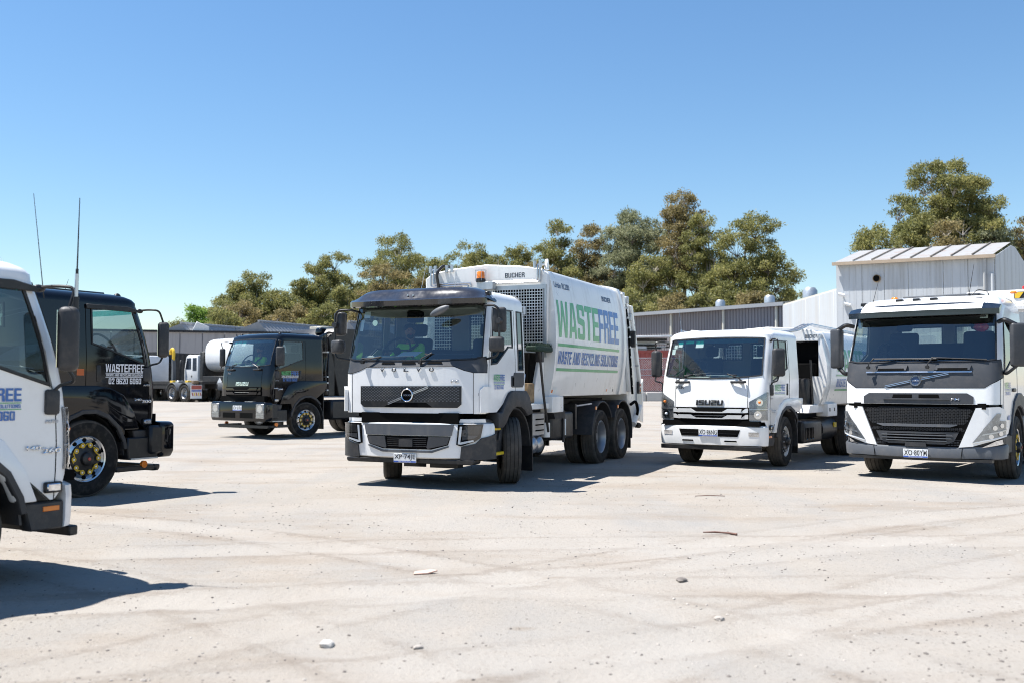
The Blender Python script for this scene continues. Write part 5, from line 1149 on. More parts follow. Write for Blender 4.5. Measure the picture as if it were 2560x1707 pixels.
# ------------------------------------------------------------------ compactor body
def compactor(root, y0, y1, zb, zs, zc, xm, xe, name_text, tail=True, mesh_side=True, bucher=True, scale_txt=1.0, strap_z=None, band=None, upper=None):
    """barrel-sided refuse body from y0 to y1; zb bottom, zs shoulder, zc crown; xm belly half width, xe edge half width"""
    zm = (zb + zs) / 2 + 0.0
    def half(z): t = (z - zm) / ((zs - zb) / 2); return xe + (xm - xe) * (1 - abs(t) ** 2.2)
    prof = [(half(z), z) for z in [lerp(zb, zs, i / 14) for i in range(15)]]
    top = [(xe * math.cos(a) * 1.0, zs + (zc - zs) * math.sin(a)) for a in [R(q) for q in (12, 28, 45, 62, 78)]]
    rt = prof + top; ring = rt + [(0, zc)] + [(-x, z) for x, z in reversed(rt)]
    m = MB(); rs = [[(x, y, z) for x, z in ring] for y in (y0, y0 + 0.02, y1)]
    m.rings(rs); body = m.build('hopper_body', 'body_white', root, smooth=30)
    # front frame ring and rear collar, slightly proud
    def collar(a, b, o, nm, mat='body_white'):
        c = MB(); k = lambda q: [(x * q, z) for x, z in ring]
        out = [(x + (0.0 if abs(x) < 1e-6 else math.copysign(o, x)), z + (o if z > zs else 0)) for x, z in ring]
        c.rings([[(x, a, z) for x, z in out], [(x, b, z) for x, z in out]]); return c.build(nm, mat, root, smooth=30)
    collar(y1 - 0.02, y1 + 0.13, 0.035, 'rear_collar')
    mpR = lambda off: (lambda u, v, w: (half(v) + off + w, u, v)); mpL = lambda off: (lambda u, v, w: (-half(v) - off - w, -u, v))
    return body, half, mpR, mpL
def mesh_guard(root, x0, x1, z0, z1, y, n, mat='galvanised', back=True):
    g = MB(); nx = n; nz = int(round(n * (z1 - z0) / (x1 - x0))); bw = (x1 - x0) / nx * 0.12
    for i in range(nx + 1):
        x = lerp(x0, x1, i / nx); g.box(x - bw, x + bw, y - 0.012, y, z0, z1)
    for j in range(nz + 1):
        z = lerp(z0, z1, j / nz); g.box(x0, x1, y - 0.016, y - 0.004, z - bw, z + bw)
    o = tag(g.build('mesh_guard', mat, root, smooth=0), kind='stuff')
    if back: MB().box(x0, x1, y + 0.003, y + 0.010, z0, z1).build('guard_backing', 'void_black', o)
    return o
def mudguard(root, yc, rad, x0, x1, a0, a1, nm='mudguard', mat='dark_plastic', rr=0.585, bev=0.01):
    an = [R(lerp(a0, a1, i / 14)) for i in range(15)]
    pi = [(yc + rr * math.cos(a), rad + rr * math.sin(a)) for a in an]; po = [(yc + (rr + 0.03) * math.cos(a), rad + (rr + 0.03) * math.sin(a)) for a in reversed(an)]
    return MB().prism(pi + po, x0, x1, 'x').build(nm, mat, root, bevel=bev)

# ------------------------------------------------------------------ large low-cab truck, centre of the picture
def make_centre_truck():
    root = empty('garbage_truck', (-1.53, 14.51, 0), R(-23))
    tag(root, 'big white garbage truck with dark visor and green and blue lettering, in the centre', 'truck')
    H = 2.88; zt = 2.70
    def roofk(z):
        t = max(0.0, min(1.0, (z - zt) / (H - zt))); return 1 - math.sqrt(max(0, 1 - t * t))
    w = lambda z: pw([(1.0, 1.155), (1.85, 1.155), (2.7, 1.115)])(z) - 0.16 * roofk(z)
    ff = pw([(1.0, 0.06), (1.10, 0.03), (1.5, 0.03), (1.76, 0.03), (1.85, 0.075), (2.3, 0.19), (2.70, 0.31)])
    f = lambda z: ff(z) + 0.42 * roofk(z)
    pr = Prof(w, f, pw([(1.0, 0.15), (2.7, 0.14)]), 0.10, 1.80, 0.10); pr.roofin = lambda z: 0.20 * roofk(z)
    sides = [(0.0, 1), (0.34, 0.7), (0.40, 0.6), (0.62, 0.4), (0.84, 0.3), (1.06, 0.1), (1.24, 0), (1.32, 0), (1.42, 0), (1.64, 0), (1.68, 0)]
    front = [-1, -0.86, -0.72, -0.45, -0.2, 0.2, 0.45, 0.72, 0.86, 1]
    back = [1, 0.85, 0.15, -0.15, -0.85, -1]
    arch = pw([(0.0, 1.09), (0.70, 1.09), (0.86, 1.22), (1.0, 1.36), (3, 1.40)])
    belt = pw([(0.0, 1.78), (0.40, 1.78), (0.62, 1.80), (0.84, 1.93), (1.06, 2.05), (3, 2.05)])
    def bot(k, v):
        return arch(v) if k in 'LR' else (1.08 if k[0] in 'Fc' else 1.40)
    def blo(k, v):      # lower edge of the dark band
        if k == 'F': return 1.755 if abs(v) < 0.75 else (1.70 if abs(v) < 0.9 else 1.665)
        if k[0] == 'c': return 1.665
        return 1.665 if (k in 'LR' and v < 0.35) else (lerp(1.40, belt(v), 0.75) if k in 'LR' else 1.7)
    def blt(k, v):
        if k == 'F': return 1.835 + 0.02 * v * v
        if k[0] == 'c': return 1.86 + 0.04 * v / 67
        return belt(v) if k in 'LR' else 2.05
    def top(k, v):
        if k == 'F': return 2.68
        if k[0] == 'c': return 2.67
        return 2.62
    lv = [bot, lambda k, v: lerp(bot(k, v), blo(k, v), 0.33), lambda k, v: lerp(bot(k, v), blo(k, v), 0.66), blo, blt,
          lambda k, v: lerp(blt(k, v), top(k, v), 0.33), lambda k, v: lerp(blt(k, v), top(k, v), 0.68), top]
    for q in (0.0, 0.3, 0.6, 0.82, 0.95, 1.0): lv.append(lambda k, v, q=q: lerp(zt + 0.005, H, q))
    nf = len(front)
    regs = [('windscreen', 'F', -2, nf + 1, 4, 7, 'glass'), ('rear_window', 'B', 1, 2, 4, 7, 'glass'), ('rear_window', 'B', 3, 4, 4, 7, 'glass'),
            ('front_band', 'F', -4, nf + 3, 3, 4, 'panel'), ('front_panel', 'F', 0, nf - 1, 0, 3, 'panel')]
    for sd in 'LR':
        regs += [('side_window', sd, 2, 6, 4, 7, 'glass'), ('quarter_window', sd, 8, 9, 2, 7, 'glass'),
                 ('door', sd, 1, 7, 0, 4, 'panel'), ('door', sd, 1, 2, 4, 7, 'panel'), ('door', sd, 6, 7, 4, 7, 'panel')]
    ob = shell(pr, sides, front, back, lv, 1.5, regs, root, {'cab_shell': 'white_paint', 'front_band': 'grey_plastic', 'side_window': 'side_glass', 'quarter_window': 'side_glass', 'rear_window': 'side_glass'}, seal=0.02)
    doors = {sd: o for sd, o in ob['door']}; wsn = ob['windscreen'][0][1]; mp = pr.mp
    # windscreen stickers
    for (a, b, c, d) in ((-0.99, 2.30, -0.93, 2.47), (-0.95, 2.50, -0.83, 2.60)):
        panel([(a, b), (c, b), (c, d), (a, d)], mp(-0.014), 0, 'sticker', 'sticker', wsn)
    # letters and grille on the front panel
    for ch, x in zip('VOLVO', (-0.44, -0.235, -0.03, 0.175, 0.38)):
        text(ch, mp(0.004), x - 0.038, x + 0.038, 1.685, 1.742, 'letter', 'print_dark', root, bold=0.03, t=0.008)
    text('FE', mp(0.004), 0.68, 0.80, 1.52, 1.56, 'badge', 'silver', root, bold=0.005, t=0.004)
    gr = panel([(-0.835, 1.475), (-0.835, 1.215), (-0.775, 1.165), (0.775, 1.165), (0.835, 1.215), (0.835, 1.475)], mp(0.003), 0.006, 'grille', 'black_satin', root)
    dots = MB()
    for j in range(11):
        for i in range(29):
            u = -0.80 + 0.0567 * i + (0.028 if j % 2 else 0); z = 1.262 + 0.0195 * j
            if abs(u) > 0.80 or (abs(u) < 0.10 and abs(z - 1.35) < 0.10): continue
            q = [(u - 0.015, z), (u - 0.008, z + 0.007), (u + 0.008, z + 0.007), (u + 0.015, z), (u + 0.008, z - 0.007), (u - 0.008, z - 0.007)]
            dots.add([pr.at(a, b, 0.010) for a, b in q] , [(0, 1, 2, 3, 4, 5)])
            q2 = [(u - 0.012, z + 0.009), (u + 0.012, z + 0.009), (u + 0.012, z + 0.014), (u - 0.012, z + 0.014)]
    tag(dots.build('grille_mesh', 'bumper_grey', gr, smooth=0), kind='stuff')
    panel([(-0.40, 1.17), (0.40, 1.17), (0.30, 1.235), (-0.30, 1.235)], mp(0.0095), 0.001, 'grille_slot', 'void_black', gr)
    for s in (0.011, -0.011):
        panel([(-0.33, 1.225 + s), (0.33, 1.465 + s), (0.33, 1.453 + s), (-0.33, 1.213 + s)][::-1], mp(0.012), 0.008, 'diagonal_bar', 'silver', gr)
    c = Vector(pr.at(-0.0, 1.345, 0.012))
    rg = MB().lathe([(0.078, 0.0), (0.098, 0.0), (0.098, -0.022), (0.090, -0.03), (0.080, -0.024)], c=c, axis='y', n=32, closed_prof=True).build('emblem_ring', 'chrome', gr)
    MB().cyl(c, c - Vector((0, 0.014, 0)), 0.080, n=28).build('emblem_disc', 'void_black', gr)
    text('VOLVO', flat_y(c.y - 0.015), -0.06, 0.06, 1.332, 1.356, 'lettering', 'silver', gr, bold=0.01, t=0.002)
    # corner wind deflectors at the front of the cab
    for sx in (-1, 1):
        panel([(sx * u, z) for u, z in ((1.10, 1.10), (1.34, 1.10), (1.36, 1.47), (1.14, 1.47), (1.10, 1.42))][::sx], mp(0.004), 0.05, 'corner_deflector', 'white_paint', root)
    # wipers
    wiper(root, (-0.78, 0.05, 1.83), (-0.50, 0.10, 1.91), (-0.86, 0.145, 1.885), (0.05, 0.10, 1.91), 0)
    wiper(root, (0.20, 0.03, 1.82), (0.36, 0.09, 1.955), (0.24, 0.10, 1.94), (0.98, 0.20, 1.93), 0)
    for x in (-0.35, 0.0, 0.42):
        panel([(x - 0.12, 1.80), (x + 0.12, 1.80), (x + 0.10, 1.826), (x - 0.10, 1.826)], mp(0.003), 0.006, 'wash_vent', 'void_black', root)
    # roof visor: lofted bars across the front, deeper at both ends
    vis = MB(); rs = []
    nx = 40
    for i in range(nx + 1):
        t = -1 + 2 * i / nx; x = 1.13 * t
        yb_ = 0.03 + 0.24 * abs(t) ** 3.0; mid_ = 1 - min(1, abs(abs(t) - 0.48) / 0.32) ** 2 if abs(abs(t) - 0.48) < 0.32 else 0
        zl = 2.645 + 0.02 * t * t; zu = 2.93 - 0.20 * abs(t) ** 9
        dip = 0.055 * mid_
        rs.append([Vector((x, yb_ + 0.03, zl - 0.015)), Vector((x, yb_ - 0.015, zl)), Vector((x, yb_ - 0.02, zl + 0.075)), Vector((x, yb_ + 0.035 + dip, zl + 0.105)), Vector((x, yb_ + 0.10 + dip, lerp(zl, zu, 0.74) - dip * 0.3)), Vector((x, yb_ + 0.21, lerp(zl, zu, 0.93))), Vector((x, yb_ + 0.40, zu)),
                   Vector((x, yb_ + 0.40, zu - 0.03)), Vector((x, yb_ + 0.20, lerp(zl, zu, 0.75))), Vector((x, yb_ + 0.08, zl + 0.08))])
    vis.rings(rs); vo = vis.build('sun_visor', 'tinted_acrylic', root, smooth=60)
    for x in (-0.04, 0.05): MB().lathe([(0.006, 0), (0.014, 0), (0.014, -0.012), (0.006, -0.012)], c=(x, 0.09, 2.80), axis='y', n=12, closed_prof=True).build('visor_bolt', 'silver', vo)
    # doors: dark handle panel, lettering, mirrors
    for sx, sd in ((-1, 'L'), (1, 'R')):
        d = doors[sd]; fl = flat_R if sx > 0 else flat_L; X = 1.156; rv = (lambda a, b: (a, b)) if sx > 0 else (lambda a, b: (-b, -a))
        hp = MB().prism([(1.16, 1.475), (1.20, 1.455), (1.60, 1.455), (1.655, 1.50), (1.655, 1.68), (1.27, 1.68), (1.25, 1.635), (1.16, 1.625)], sx * 1.150, sx * 1.166, 'x').build('handle_panel', 'grey_plastic', root, bevel=0.005)
        MB().box(sx * 1.164, sx * 1.178, 1.19, 1.235, 1.48, 1.61).build('door_handle', 'void_black', hp, bevel=0.006)
        u0, u1 = rv(0.50, 0.90); logo_block(d, fl(X + 0.008), u0, u1, 1.425, 1.645)
        ms = mirror(root, (sx * 1.34, 0.30, 2.42), 0.20, 0.36, 0.13, rz=sx * 20)
        ml = mirror(root, (sx * 1.33, 0.22, 2.07), 0.22, 0.21, 0.13, rz=sx * 20)
        a = MB().tube([(sx * 1.06, 0.42, 2.60), (sx * 1.12, 0.24, 2.625), (sx * 1.30, 0.20, 2.625), (sx * 1.375, 0.215, 2.56), (sx * 1.375, 0.21, 2.0), (sx * 1.34, 0.20, 1.90), (sx * 1.14, 0.30, 1.865)], 0.017, n=8, fillet=0.06)
        a.build('mirror_arm', 'black_satin', root)
        for z in (2.40, 2.07): MB().cyl((sx * 1.372, 0.235, z), (sx * 1.372, 0.175, z), 0.048, 0.040, n=16).build('arm_clamp', 'dark_plastic', root)
        # fender, steps
        fo = [(0.60, 1.085), (0.74, 1.09), (0.90, 1.26), (1.03, 1.37), (1.16, 1.405), (1.70, 1.40), (1.83, 1.30), (1.96, 1.05)]
        fi = [(1.88, 1.03)] + [(1.36 + 0.60 * math.cos(a_), 0.50 + 0.66 * math.sin(a_)) for a_ in [R(q) for q in (50, 65, 80, 95, 110, 125, 140)]] + [(0.78, 0.86), (0.60, 0.86)]
        fd = MB().prism(fo + fi, sx * 0.98, sx * 1.20, 'x').build('fender', 'dark_plastic', root, bevel=0.02, seg=2)
        mudguard(fd, 1.36, 0.5, sx * 0.70, sx * 1.14, 2, 165, 'wheel_arch', 'dark_plastic', 0.62)
        MB().prism([(1.99, 1.05), (2.02, 1.05), (2.03, 0.13), (2.00, 0.13)], sx * 0.75, sx * 1.16, 'x').build('mud_flap', 'black_satin', root)
        st = MB().prism([(0.28, 0.40), (0.98, 0.44), (0.98, 0.88), (0.62, 0.98), (0.28, 1.02)], sx * 0.80, sx * 1.10, 'x').build('step_well', 'dark_plastic', root, bevel=0.02)
        for (y_a, y_b, z, xo) in ((0.34, 0.80, 0.86, 1.135), (0.42, 1.0, 0.495, 1.15)):
            if sx > 0:
                MB().box(1.02, xo, y_a, y_b, z - 0.045, z - 0.006).build('step', 'dark_plastic', st, bevel=0.008)
                tr = MB().box(1.03, xo - 0.004, y_a + 0.01, y_b - 0.01, z - 0.006, z + 0.008)
                for q in range(12): tr.box(1.03, xo - 0.004, y_a + 0.02 + q * (y_b - y_a - 0.04) / 12, y_a + 0.035 + q * (y_b - y_a - 0.04) / 12, z + 0.008, z + 0.013)
                tr.build('step_tread', 'yellow', st)
                MB().box(xo - 0.002, xo + 0.004, y_a, y_b, z - 0.03, z + 0.006).build('step_edge', 'yellow', st)
            else:   # open grating steps on the driver's side
                tr = MB(); n_ = 10
                for q in range(n_ + 1):
                    yy = lerp(y_a, y_b, q / n_); tr.box(-1.25, -0.98, yy - 0.009, yy + 0.009, z - 0.01, z + 0.006)
                for q in range(7):
                    xx = lerp(-1.24, -0.98, q / 6); tr.box(xx - 0.008, xx + 0.008, y_a, y_b, z - 0.012, z + 0.004)
                tr.build('grating_step', 'black_satin', st)
        wheel(root, 'front_alloy', sx * 1.02, 1.38, 0.505, 0.30, sx, 30.0, 'yellow' if sx > 0 else None)
    # bumper assembly
    bp = Prof(1.205, 0.0, 0.30, 0.09, 1.2)
    b = MB(); rs = []; S = [1.42 * (i / 36 * 2 - 1) for i in range(37)]
    for z, o in ((0.43, -0.03), (0.45, 0.0), (0.60, 0.004), (0.90, 0.0), (0.935, -0.012), (0.95, -0.06)):
        rs.append([Vector(bp.at(u, z, o)) for u in S] + [Vector(bp.at(u, z, -0.16)) for u in [1.38 * (1 - i / 14 * 2) for i in range(15)]])
    b.rings(rs); bo = b.build('bumper', 'white_paint', root, smooth=50)
    P_ = lambda q, off, t, nm, mt, par=bo: panel(q, bp.mp(off), t, nm, mt, par)
    P_([(-0.74, 0.925), (-0.70, 0.765), (0.70, 0.765), (0.74, 0.925)], 0.001, 0.018, 'bumper_insert', 'bumper_grey')
    P_([(-0.69, 0.757), (-0.65, 0.63), (-0.40, 0.565), (0.40, 0.565), (0.65, 0.63), (0.69, 0.757)], 0.006, 0.002, 'air_intake', 'void_black')
    for sx in (-1, 1):
        P_([(sx * u, z) for u, z in ((0.345, 0.575), (0.64, 0.64), (0.68, 0.745), (0.36, 0.745), (0.33, 0.60))][::sx], 0.009, 0.02, 'intake_pod', 'grey_plastic')
    P_([(-0.11, 0.60), (0.11, 0.60), (0.11, 0.705), (-0.11, 0.705)], 0.009, 0.03, 'radar_cover', 'dark_plastic')
    for k in range(5): P_([(-0.32, 0.605 + k * 0.028), (0.32, 0.605 + k * 0.028), (0.32, 0.612 + k * 0.028), (-0.32, 0.612 + k * 0.028)], 0.009, 0.006, 'intake_slat', 'dark_plastic')
    P_([(-0.66, 0.622), (-0.40, 0.548), (0.40, 0.548), (0.66, 0.622), (0.66, 0.60), (0.41, 0.518), (-0.41, 0.518), (-0.66, 0.60)], 0.006, 0.012, 'lip_strip', 'bumper_grey')
    for sx in (-1, 1):
        q = lambda pts: [(sx * u, z) for u, z in pts][::sx]
        P_(q([(0.83, 0.43), (1.42, 0.43), (1.42, 0.79), (1.13, 0.735), (1.05, 0.66), (0.85, 0.615)]), 0.006, 0.022, 'bumper_corner', 'dark_plastic')
        h = P_(q([(0.775, 0.64), (0.80, 0.93), (1.16, 0.935), (1.12, 0.74), (1.04, 0.685), (0.84, 0.62)]), 0.006, 0.016, 'headlight', 'void_black', root)
        panel(q([(0.80, 0.65), (0.83, 0.90), (0.862, 0.90), (0.835, 0.675), (1.02, 0.712), (1.03, 0.692), (0.85, 0.645)]), bp.mp(0.023), 0.008, 'daytime_lamp', 'drl_white', h)
        panel(q([(0.87, 0.79), (1.10, 0.79), (1.13, 0.91), (0.885, 0.91)]), bp.mp(0.023), 0.004, 'lamp_bowl', 'black_mesh', h)
        panel(q([(0.86, 0.705), (1.03, 0.735), (1.09, 0.775), (0.868, 0.775)]), bp.mp(0.023), 0.004, 'lamp_bowl', 'grey_plastic', h)
        panel(q([(0.775, 0.64), (0.80, 0.93), (1.16, 0.935), (1.12, 0.74), (1.04, 0.685), (0.84, 0.62)]), bp.mp(0.036), 0, 'lens', 'lamp_glass', h)
        P_(q([(0.80, 0.955), (1.24, 0.955), (1.22, 1.005), (0.82, 1.005)]), -0.05, 0.02, 'bumper_cap', 'white_paint')
    MB().box(-0.80, 0.80, 0.06, 0.30, 0.935, 1.09).build('bumper_gap', 'void_black', root)
    MB().box(-1.0, 1.0, 0.30, 0.36, 0.90, 1.12).build('radiator', 'void_black', root)
    MB().prism([(-1.02, 0.355), (1.02, 0.355), (1.05, 0.375), (1.05, 0.425), (-1.05, 0.425), (-1.05, 0.375)], 0.05, 0.30, 'y').build('under_run_bar', 'black_satin', root, bevel=0.012)
    number_plate(root, -0.02, -0.008, 0.435, 'XP·74JE')
    MB().box(0.16, 0.62, 0.42, 0.60, 0.27, 0.34).build('tow_beam', 'chassis', root)
    # roof lamp, antenna, interior
    MB().box(1.00, 1.08, 0.50, 0.62, 2.80, 2.86).build('roof_camera', 'black_satin', root, bevel=0.015)
    antenna(root, (-0.10, 0.62, 2.90), (-0.02, 0.62, 3.30), 'silver', 0.005); antenna(root, (0.42, 0.70, 2.88), (0.50, 0.70, 3.45), 'silver', 0.005)
    MB().box(-1.08, 1.08, 0.15, 1.72, 1.34, 1.38).build('cab_floor', 'cab_dark', root)
    MB().prism([(0.24, 1.82), (0.28, 1.865), (0.56, 1.88), (0.66, 1.78), (0.60, 1.38), (0.24, 1.38)], -0.96, 0.96, 'x').build('dashboard', 'dash_trim', root, bevel=0.03, seg=2)
    MB().prism([(-0.92, 0.30), (-0.4, 0.28), (-0.35, 0.55), (-0.92, 0.6)], 1.875, 1.935, 'z').build('instrument_hood', 'dash_trim', root, bevel=0.04, seg=3)
    MB().add([(-0.33, 0.22, 1.905), (0.02, 0.20, 1.905), (0.02, 0.46, 1.99), (-0.33, 0.48, 1.99)], [(0, 1, 2, 3)]).build('dash_papers', 'paper', root)
    MB().box(-1.05, 1.05, 1.735, 1.76, 1.38, 2.05).build('rear_trim', 'cab_dark', root)
    MB().prism([(0.36, 2.60), (0.70, 2.52), (0.95, 2.66), (0.42, 2.67)], -0.95, 0.95, 'x').build('overhead_console', 'cab_trim', root, bevel=0.02)
    MB().box(-0.20, 0.02, 0.34, 0.50, 2.42, 2.60).build('console_screen', 'void_black', root, bevel=0.02)
    mr = MB().ell((0, 0, 0), (0.17, 0.05, 0.055), 14, 8).build('kerb_mirror', 'bumper_grey', root); mr.matrix_local = Matrix.Translation((0.52, 0.02, 2.55)) @ Matrix.Rotation(R(-22), 4, 'Y')
    seat(root, -0.58, 1.10, 1.62); seat(root, 0.62, 1.12, 1.60); steering_wheel(root, (-0.58, 0.72, 2.02), 0.23, 58)
    MB().cyl((-0.72, 0.30, 2.42), (-0.72, 0.32, 2.42), 0.045, n=16).build('blind_spot_mirror', 'mirror_glass', root)
    # chassis
    ch = MB()
    for sx in (-1, 1): ch.box(sx * 0.38, sx * 0.47, 0.5, 7.6, 0.78, 1.08)
    ch.box(-0.85, 0.85, 1.30, 1.44, 0.40, 0.52); ch.box(-0.62, 0.62, 0.6, 2.2, 0.55, 1.34); ch.box(-0.75, 0.75, 5.35, 5.55, 0.42, 0.62); ch.box(-0.75, 0.75, 6.65, 6.85, 0.42, 0.62)
    ch.cyl((0, 2.2, 0.72), (0, 5.4, 0.55), 0.07, n=10)
    ch.build('chassis_frame', 'chassis', root)
    # compactor body
    Y0, Y1 = 2.84, 6.72
    body, half, mpR, mpL = compactor(root, Y0, Y1, 1.30, 3.36, 3.52, 1.255, 1.13, None)
    zw = (2.29, 2.915)
    for mpx, sg in ((mpR, 1), (mpL, -1)):
        k = lambda a, b: (a, b) if sg > 0 else (-b, -a)
        if sg > 0:
            a, b_ = 2.93, 5.17; c, d = 5.19, 6.44
        else:
            a, b_ = -6.44, -4.20; c, d = -4.18, -2.93
        block('WASTE', mpx(0.004), a, b_, zw[0], zw[1], 'lettering', 'print_green', body, step=0.12)
        block('FREE', mpx(0.004), c, d, zw[0], zw[1], 'lettering', 'print_blue', body, step=0.12)
        e, f_ = k(2.96, 6.40); block('WASTE AND RECYCLING SOLUTIONS', mpx(0.004), e, f_, 1.845, 2.065, 'lettering', 'print_blue', body, shear=0.30, step=0.12, gap=0.16)
        for z in (2.14, 1.725):
            e, f_ = k(2.94, 6.46); panel([(e, z), (f_, z), (f_, z + 0.05), (e, z + 0.05)], mpx(0.004), 0, 'rule', 'print_green', body, step=0.2)
        e, f_ = k(2.96, 3.72); text('Urbin RL200', mpx(0.004), e, f_, 3.13, 3.235, 'lettering', 'print_navy', body, bold=0.012, step=0.12)
        e, f_ = k(5.55, 6.10); block('BUCHER', mpx(0.004), e, f_, 3.09, 3.185, 'lettering', 'print_navy', body, step=0.12, gap=0.2)
        for (yy, mt) in ((2.95, 'sticker'), (3.05, 'sticker'), (2.88, 'amber'), (5.9, 'amber'), (6.3, 'print_dark')):
            e, f_ = k(yy, yy + 0.06); panel([(e, 1.36), (f_, 1.36), (f_, 1.36 + (0.09 if mt == 'sticker' else 0.05)), (e, 1.36 + (0.09 if mt == 'sticker' else 0.05))], mpx(0.004), 0, 'sticker', mt, body, step=0)
    MB().prism([(2.9, 3.44), (3.05, 3.44), (3.02, 3.60), (2.99, 3.62), (2.96, 3.60)], 1.02, 1.06, 'x').build('lifting_eye', 'body_white', body)
    MB().box(0.98, 1.04, 2.86, 6.7, 3.405, 3.425).build('roof_rail', 'galvanised', body)
    # front bulkhead
    ar = [(-1.13, 2.2), (1.13, 2.2), (1.16, 3.34), (1.02, 3.44), (0.62, 3.50), (0, 3.545), (-0.62, 3.50), (-1.02, 3.44), (-1.16, 3.34)]
    bh = MB().prism(ar, 2.74, 2.83, 'y').build('bulkhead', 'body_white', root, bevel=0.02)
    block('BUCHER', flat_y(2.738), 0.37, 0.73, 3.30, 3.38, 'lettering', 'print_dark', bh, gap=0.2)
    MB().box(-1.1, 1.13, 2.715, 2.738, 1.95, 3.16).build('steel_plate', 'galvanised', bh)
    mesh_guard(root, 0.10, 1.08, 2.10, 3.09, 2.70, 20); mesh_guard(root, -0.95, 0.02, 2.10, 3.12, 2.70, 20)
    MB().box(0.18, 0.78, 2.655, 2.668, 2.66, 2.80).build('name_board', 'galvanised', root)
    block('BUCHER', flat_y(2.654), 0.22, 0.74, 2.68, 2.78, 'lettering', 'print_black', root, gap=0.2)
    pp = MB()
    for z, x0, x1 in ((3.235, 0.12, 0.98), (3.21, 0.16, 1.02)): pp.tube([(x0, 2.70, 3.02), (x0, 2.70, z), (x1, 2.70, z), (x1, 2.70, 3.50), (x1, 2.95, 3.52)], 0.014, n=7, fillet=0.04)
    for z, x0, x1 in ((3.235, -0.25, -0.98), (3.20, -0.30, -1.03)): pp.tube([(x0, 2.70, 3.05), (x0, 2.70, z), (x1, 2.70, z), (x1, 2.70, 3.50), (x1, 2.95, 3.52)], 0.014, n=7, fillet=0.04)
    tag(pp.build('hydraulic_pipe', 'silver', bh), kind='stuff')
    for x in (-1.04, -0.94, -0.72, -0.62, 0.93, 1.03): MB().cyl((x, 2.70, 3.44), (x, 2.70, 3.56), 0.028, n=10).build('pipe_fitting', 'silver', bh)
    MB().tube([(-0.85, 2.68, 3.1), (-0.88, 2.62, 3.42), (-0.80, 2.70, 3.56), (-0.74, 2.9, 3.55)], 0.028, n=8, fillet=0.1).build('hose', 'black_satin', bh)
    bc = MB().lathe([(0.001, 0.125), (0.055, 0.12), (0.068, 0.10), (0.072, 0.0)], c=(-0.02, 2.60, 3.29), axis='z', n=20).build('beacon', 'amber', root)
    MB().lathe([(0.001, 0.03), (0.078, 0.03), (0.085, 0.0), (0.085, -0.03), (0.001, -0.03)], c=(-0.02, 2.60, 3.26), axis='z', n=20).build('beacon_base', 'black_satin', bc)
    cg = MB()
    for k in range(6):
        a = 2 * math.pi * k / 6; cg.tube([(-0.02 + 0.10 * math.cos(a), 2.60 + 0.10 * math.sin(a), 3.25), (-0.02 + 0.10 * math.cos(a), 2.60 + 0.10 * math.sin(a), 3.43)], 0.004, n=5)
    cg.lathe([(0.098, 0), (0.104, 0), (0.104, 0.006), (0.098, 0.006)], c=(-0.02, 2.60, 3.43), axis='z', n=20, closed_prof=True); cg.build('beacon_cage', 'silver', bc)
    MB().box(-0.08, 0.22, 2.56, 2.70, 3.10, 3.23).build('beacon_bracket', 'galvanised', root, bevel=0.005)
    # lower front of the body, dirty hopper mouth, brush and pole behind the cab
    MB().prism([(2.30, 1.18), (2.84, 1.18), (2.84, 1.95), (2.62, 1.95), (2.42, 1.50)], -1.05, 1.05, 'x').build('body_nose', 'body_white', root, bevel=0.01)
    MB().box(-1.02, 1.06, 2.08, 2.36, 1.20, 1.52).build('drip_tray', 'rusty_dirt', root, bevel=0.01)
    MB().box(0.50, 1.00, 2.28, 2.60, 1.46, 2.02).build('valve_block', 'void_black', root, bevel=0.02)
    vb = MB()
    for i in range(5): vb.tube([(0.70 + 0.06 * i, 2.24, 1.66), (0.72 + 0.06 * i, 2.12, 1.58 - 0.02 * i), (0.78 + 0.05 * i, 2.05, 1.40)], 0.016, n=6)
    tag(vb.build('hose', 'silver', root), kind='stuff'); MB().ell((0.92, 2.22, 1.72), (0.02, 0.02, 0.05), 8, 6).build('lever_knob', 'red_lens', root)
    br = MB().box(1.02, 1.22, 2.06, 2.80, 2.03, 2.12).build('brush_head', 'bristle', root, bevel=0.02)
    bs = MB()
    for i in range(26):
        for j in range(4):
            x = 1.03 + 0.055 * j; y = 2.08 + 0.028 * i; bs.cyl((x, y, 2.12), (x + rnd.uniform(-.012, .012), y + rnd.uniform(-.012, .012), 2.17), 0.010, 0.006, n=4, cap=False)
    tag(bs.build('bristles', 'bristle', br), kind='stuff')
    MB().tube([(1.16, 2.32, 2.05), (1.19, 2.44, 1.3), (1.20, 2.62, 0.72)], 0.022, n=8).build('broom_handle', 'black_satin', root)
    MB().box(1.08, 1.20, 2.34, 2.44, 1.86, 2.08).build('broom_clip', 'black_satin', root, bevel=0.01)
    # side frame, box, tanks
    MB().box(0.98, 1.16, 2.0, 3.4, 1.10, 1.19).build('side_rail', 'body_white', root, bevel=0.006)
    MB().box(1.0, 1.22, 2.76, 3.30, 1.03, 1.30).build('control_box', 'body_white', root, bevel=0.01)
    MB().prism([(2.9, 1.04), (3.5, 1.04), (3.42, 0.92), (3.0, 0.92)], 0.95, 1.18, 'x').build('rail_bracket', 'chassis', root)
    bb = MB().box(0.62, 1.10, 2.10, 2.72, 0.66, 1.04).build('battery_box', 'tank_alloy', root, bevel=0.02)
    for z in (0.74, 0.83, 0.92): MB().box(1.10, 1.106, 2.30, 2.66, z, z + 0.022).build('box_slot', 'void_black', bb)
